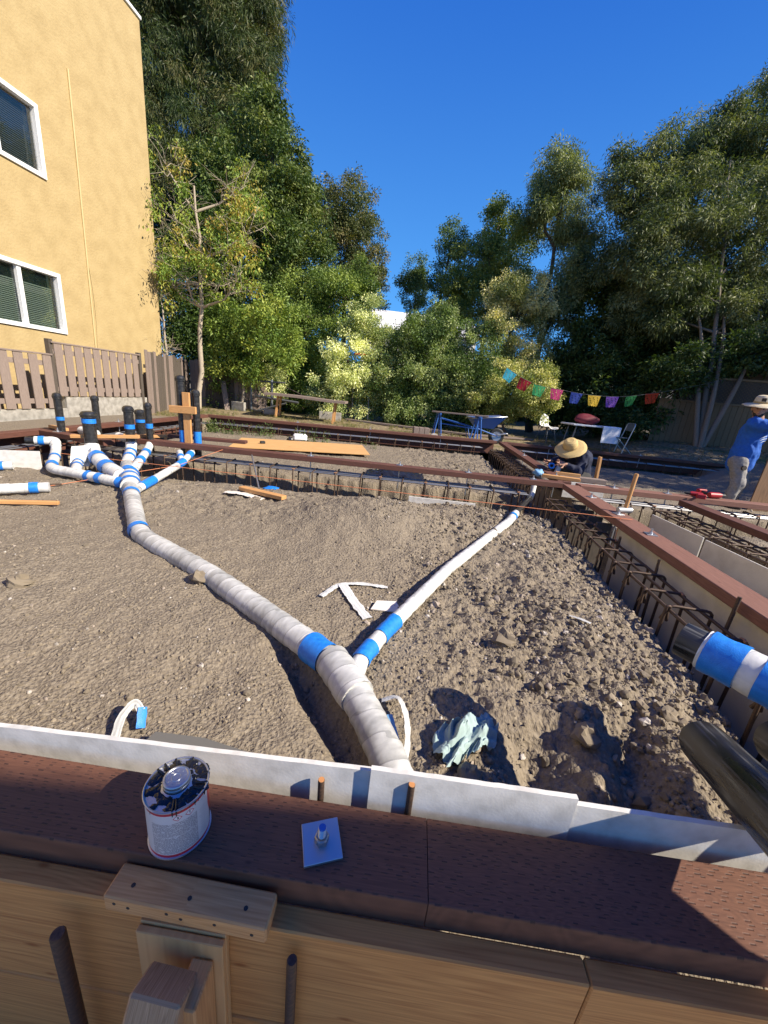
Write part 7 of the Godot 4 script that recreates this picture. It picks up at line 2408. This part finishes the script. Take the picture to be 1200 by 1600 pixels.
	bones = [[hip, chest, 0.12, 0.125], [chest, neck, 0.11, 0.055], [neck, hd, 0.05, 0.05], [shN, elN, 0.05, 0.04], [elN, haN, 0.04, 0.03], [shF, elF, 0.05, 0.04], [elF, haF, 0.04, 0.03]]
	for l in legs: bones.append_array([[l[0], l[1], 0.08, 0.06], [l[1], l[2], 0.056, 0.042]])
	obj(skin(bones, 0.06, 0.022), "body", mats["skin_tan"], o)
	obj(skin(head_bones(hd, face, up) + [[neck, hd - up * 0.05, 0.05, 0.05]], 0.025, 0.008), "head", mats["skin_tan"], o)
	face_parts(o, hd, face, up, false)
	obj(skin(hand_bones(haN, V(-0.9, 0.15, 0.1), V(0, -0.5, -0.8), 0.55, 1.0), 0.012, 0.0055), "hand", mats["skin_tan"], o)
	obj(skin(hand_bones(haF, V(-0.6, -0.1, 0.6), V(0.5, -0.5, 0.5), 0.55, -1.0), 0.012, 0.0055), "hand", mats["skin_tan"], o)
	obj(skin([[hip + V(-0.02, 0.02, 0), chest, 0.150, 0.155], [chest, neck - V(0, 0.03, 0), 0.14, 0.085], [shN.lerp(chest, 0.3), shN, 0.10, 0.078], [shN, elN, 0.078, 0.062], [elN, haN - (haN - elN) * 0.2, 0.06, 0.042], [shF.lerp(chest, 0.3), shF, 0.10, 0.078], [shF, elF, 0.078, 0.062], [elF, haF - (haF - elF) * 0.2, 0.06, 0.042]], 0.06, 0.015, 0.018, 12.0), "shirt", mats["navy_shirt"], o)
	tb = []
	for l in legs: tb.append_array([[l[0], l[1], 0.105, 0.082], [l[1], l[2] - V(0, 0.02, 0), 0.08, 0.07]])
	tb.append([hip + V(0, -0.05, -0.08), hip + V(0, -0.05, 0.08), 0.13, 0.13])
	obj(skin(tb, 0.05, 0.017, 0.012, 11.0), "trousers", mats["dark_trousers"], o)
	boot(o, legs[0][2], V(-1, 0, 0.2), fl)
	boot(o, legs[1][2], V(-1, 0, -0.1), fl)
	sun_hat(o, hd + up * 0.07, up, 0.215, 0.03, "straw", Vector3.ZERO)
	# the piece he is taping, and the roll of tape
	o = thing("wrapped_piece", "short white pipe end the crouching worker is taping", "pipe", V(2.50, 0.6, -5.60))
	wrapped_pipe(o, "foam_sleeve", [V(2.40, 0.60, -5.56), V(2.50, 0.86, -5.66)], 0.01, 0.036, "foam_clean", [[0.05, 0.12]], 20.0)
	g = Geo.new()
	g.lathe([Vector2(0.026, -0.018), Vector2(0.045, -0.018), Vector2(0.045, 0.018), Vector2(0.026, 0.018), Vector2(0.026, -0.018)], 20, Transform3D(Basis(Vector3.RIGHT, 1.1) * Basis(Vector3.BACK, 0.4), V(2.365, 0.835, -5.62)))
	tag(obj(g, "tape_roll", mats["blue_tape"], null, V(2.365, 0.83, -5.62)), "roll of blue tape in the crouching worker's hand", "tape")

	make_shade_casters()

# unseen platform, added so that its deck throws shade over the front form
func make_shade_casters() -> void:
	var o := thing("shade_scaffold", "unseen steel tower added so its plank deck shades the front form", "shade_scaffold", V(4.6, -0.05, 1.8))
	var x0 := 3.55
	var x1 := 5.22
	var z0 := 1.24
	var z1 := 2.55
	var top := 4.66
	for x in [x0 + 0.1, x1 - 0.1]:
		for z in [z0 + 0.15, z1 - 0.1]:
			leg_bar(o, "pole", V(x, -0.05, z), V(x, top - 0.03, z), 0.024, "galvanized", 10)
	for z in [z0 + 0.15, z1 - 0.1]:
		leg_bar(o, "ledger", V(x0, top - 0.055, z), V(x1, top - 0.055, z), 0.024, "galvanized")
		leg_bar(o, "ledger", V(x0, 2.2, z), V(x1, 2.2, z), 0.024, "galvanized")
		leg_bar(o, "brace", V(x0 + 0.1, 0.1, z + 0.03), V(x1 - 0.1, 2.2, z + 0.03), 0.02, "galvanized")
	# unseen table added at the front corner to throw a sharp shade edge
	var wt := thing("shade_table", "unseen plywood table added to cast shade over the front sill", "table", V(1.45, -0.05, 0.42))
	var tg := Geo.new()
	var tx := Transform3D(Basis(Vector3.UP, -PI / 4), V(1.28, 1.35, 0.40))
	tg.box(V(0.98, 0.03, 0.92), tx, 0.003)
	obj(tg, "tabletop", mats["old_plywood"], wt)
	for s in [[-0.42, -0.38], [0.42, -0.38], [-0.42, 0.38], [0.42, 0.38]]:
		tg = Geo.new()
		var tp: Vector3 = tx * V(s[0], -0.016, s[1])
		beam(tg, V(tp.x, -0.05, tp.z), tp, 0.06, 0.04, Vector3.RIGHT)
		obj(tg, "leg", mats["fir"], wt)
	var n := 6
	for k in n:
		var g := Geo.new()
		var z := lerpf(z0, z1, (k + 0.5) / n)
		beam(g, V(x0 - 0.1, top - 0.011, z), V(x1 - (0.12 if k < 2 else 0.0), top - 0.011, z), (z1 - z0) / n - 0.004, 0.038)
		obj(g, "deck_plank", mats["weathered"], o)
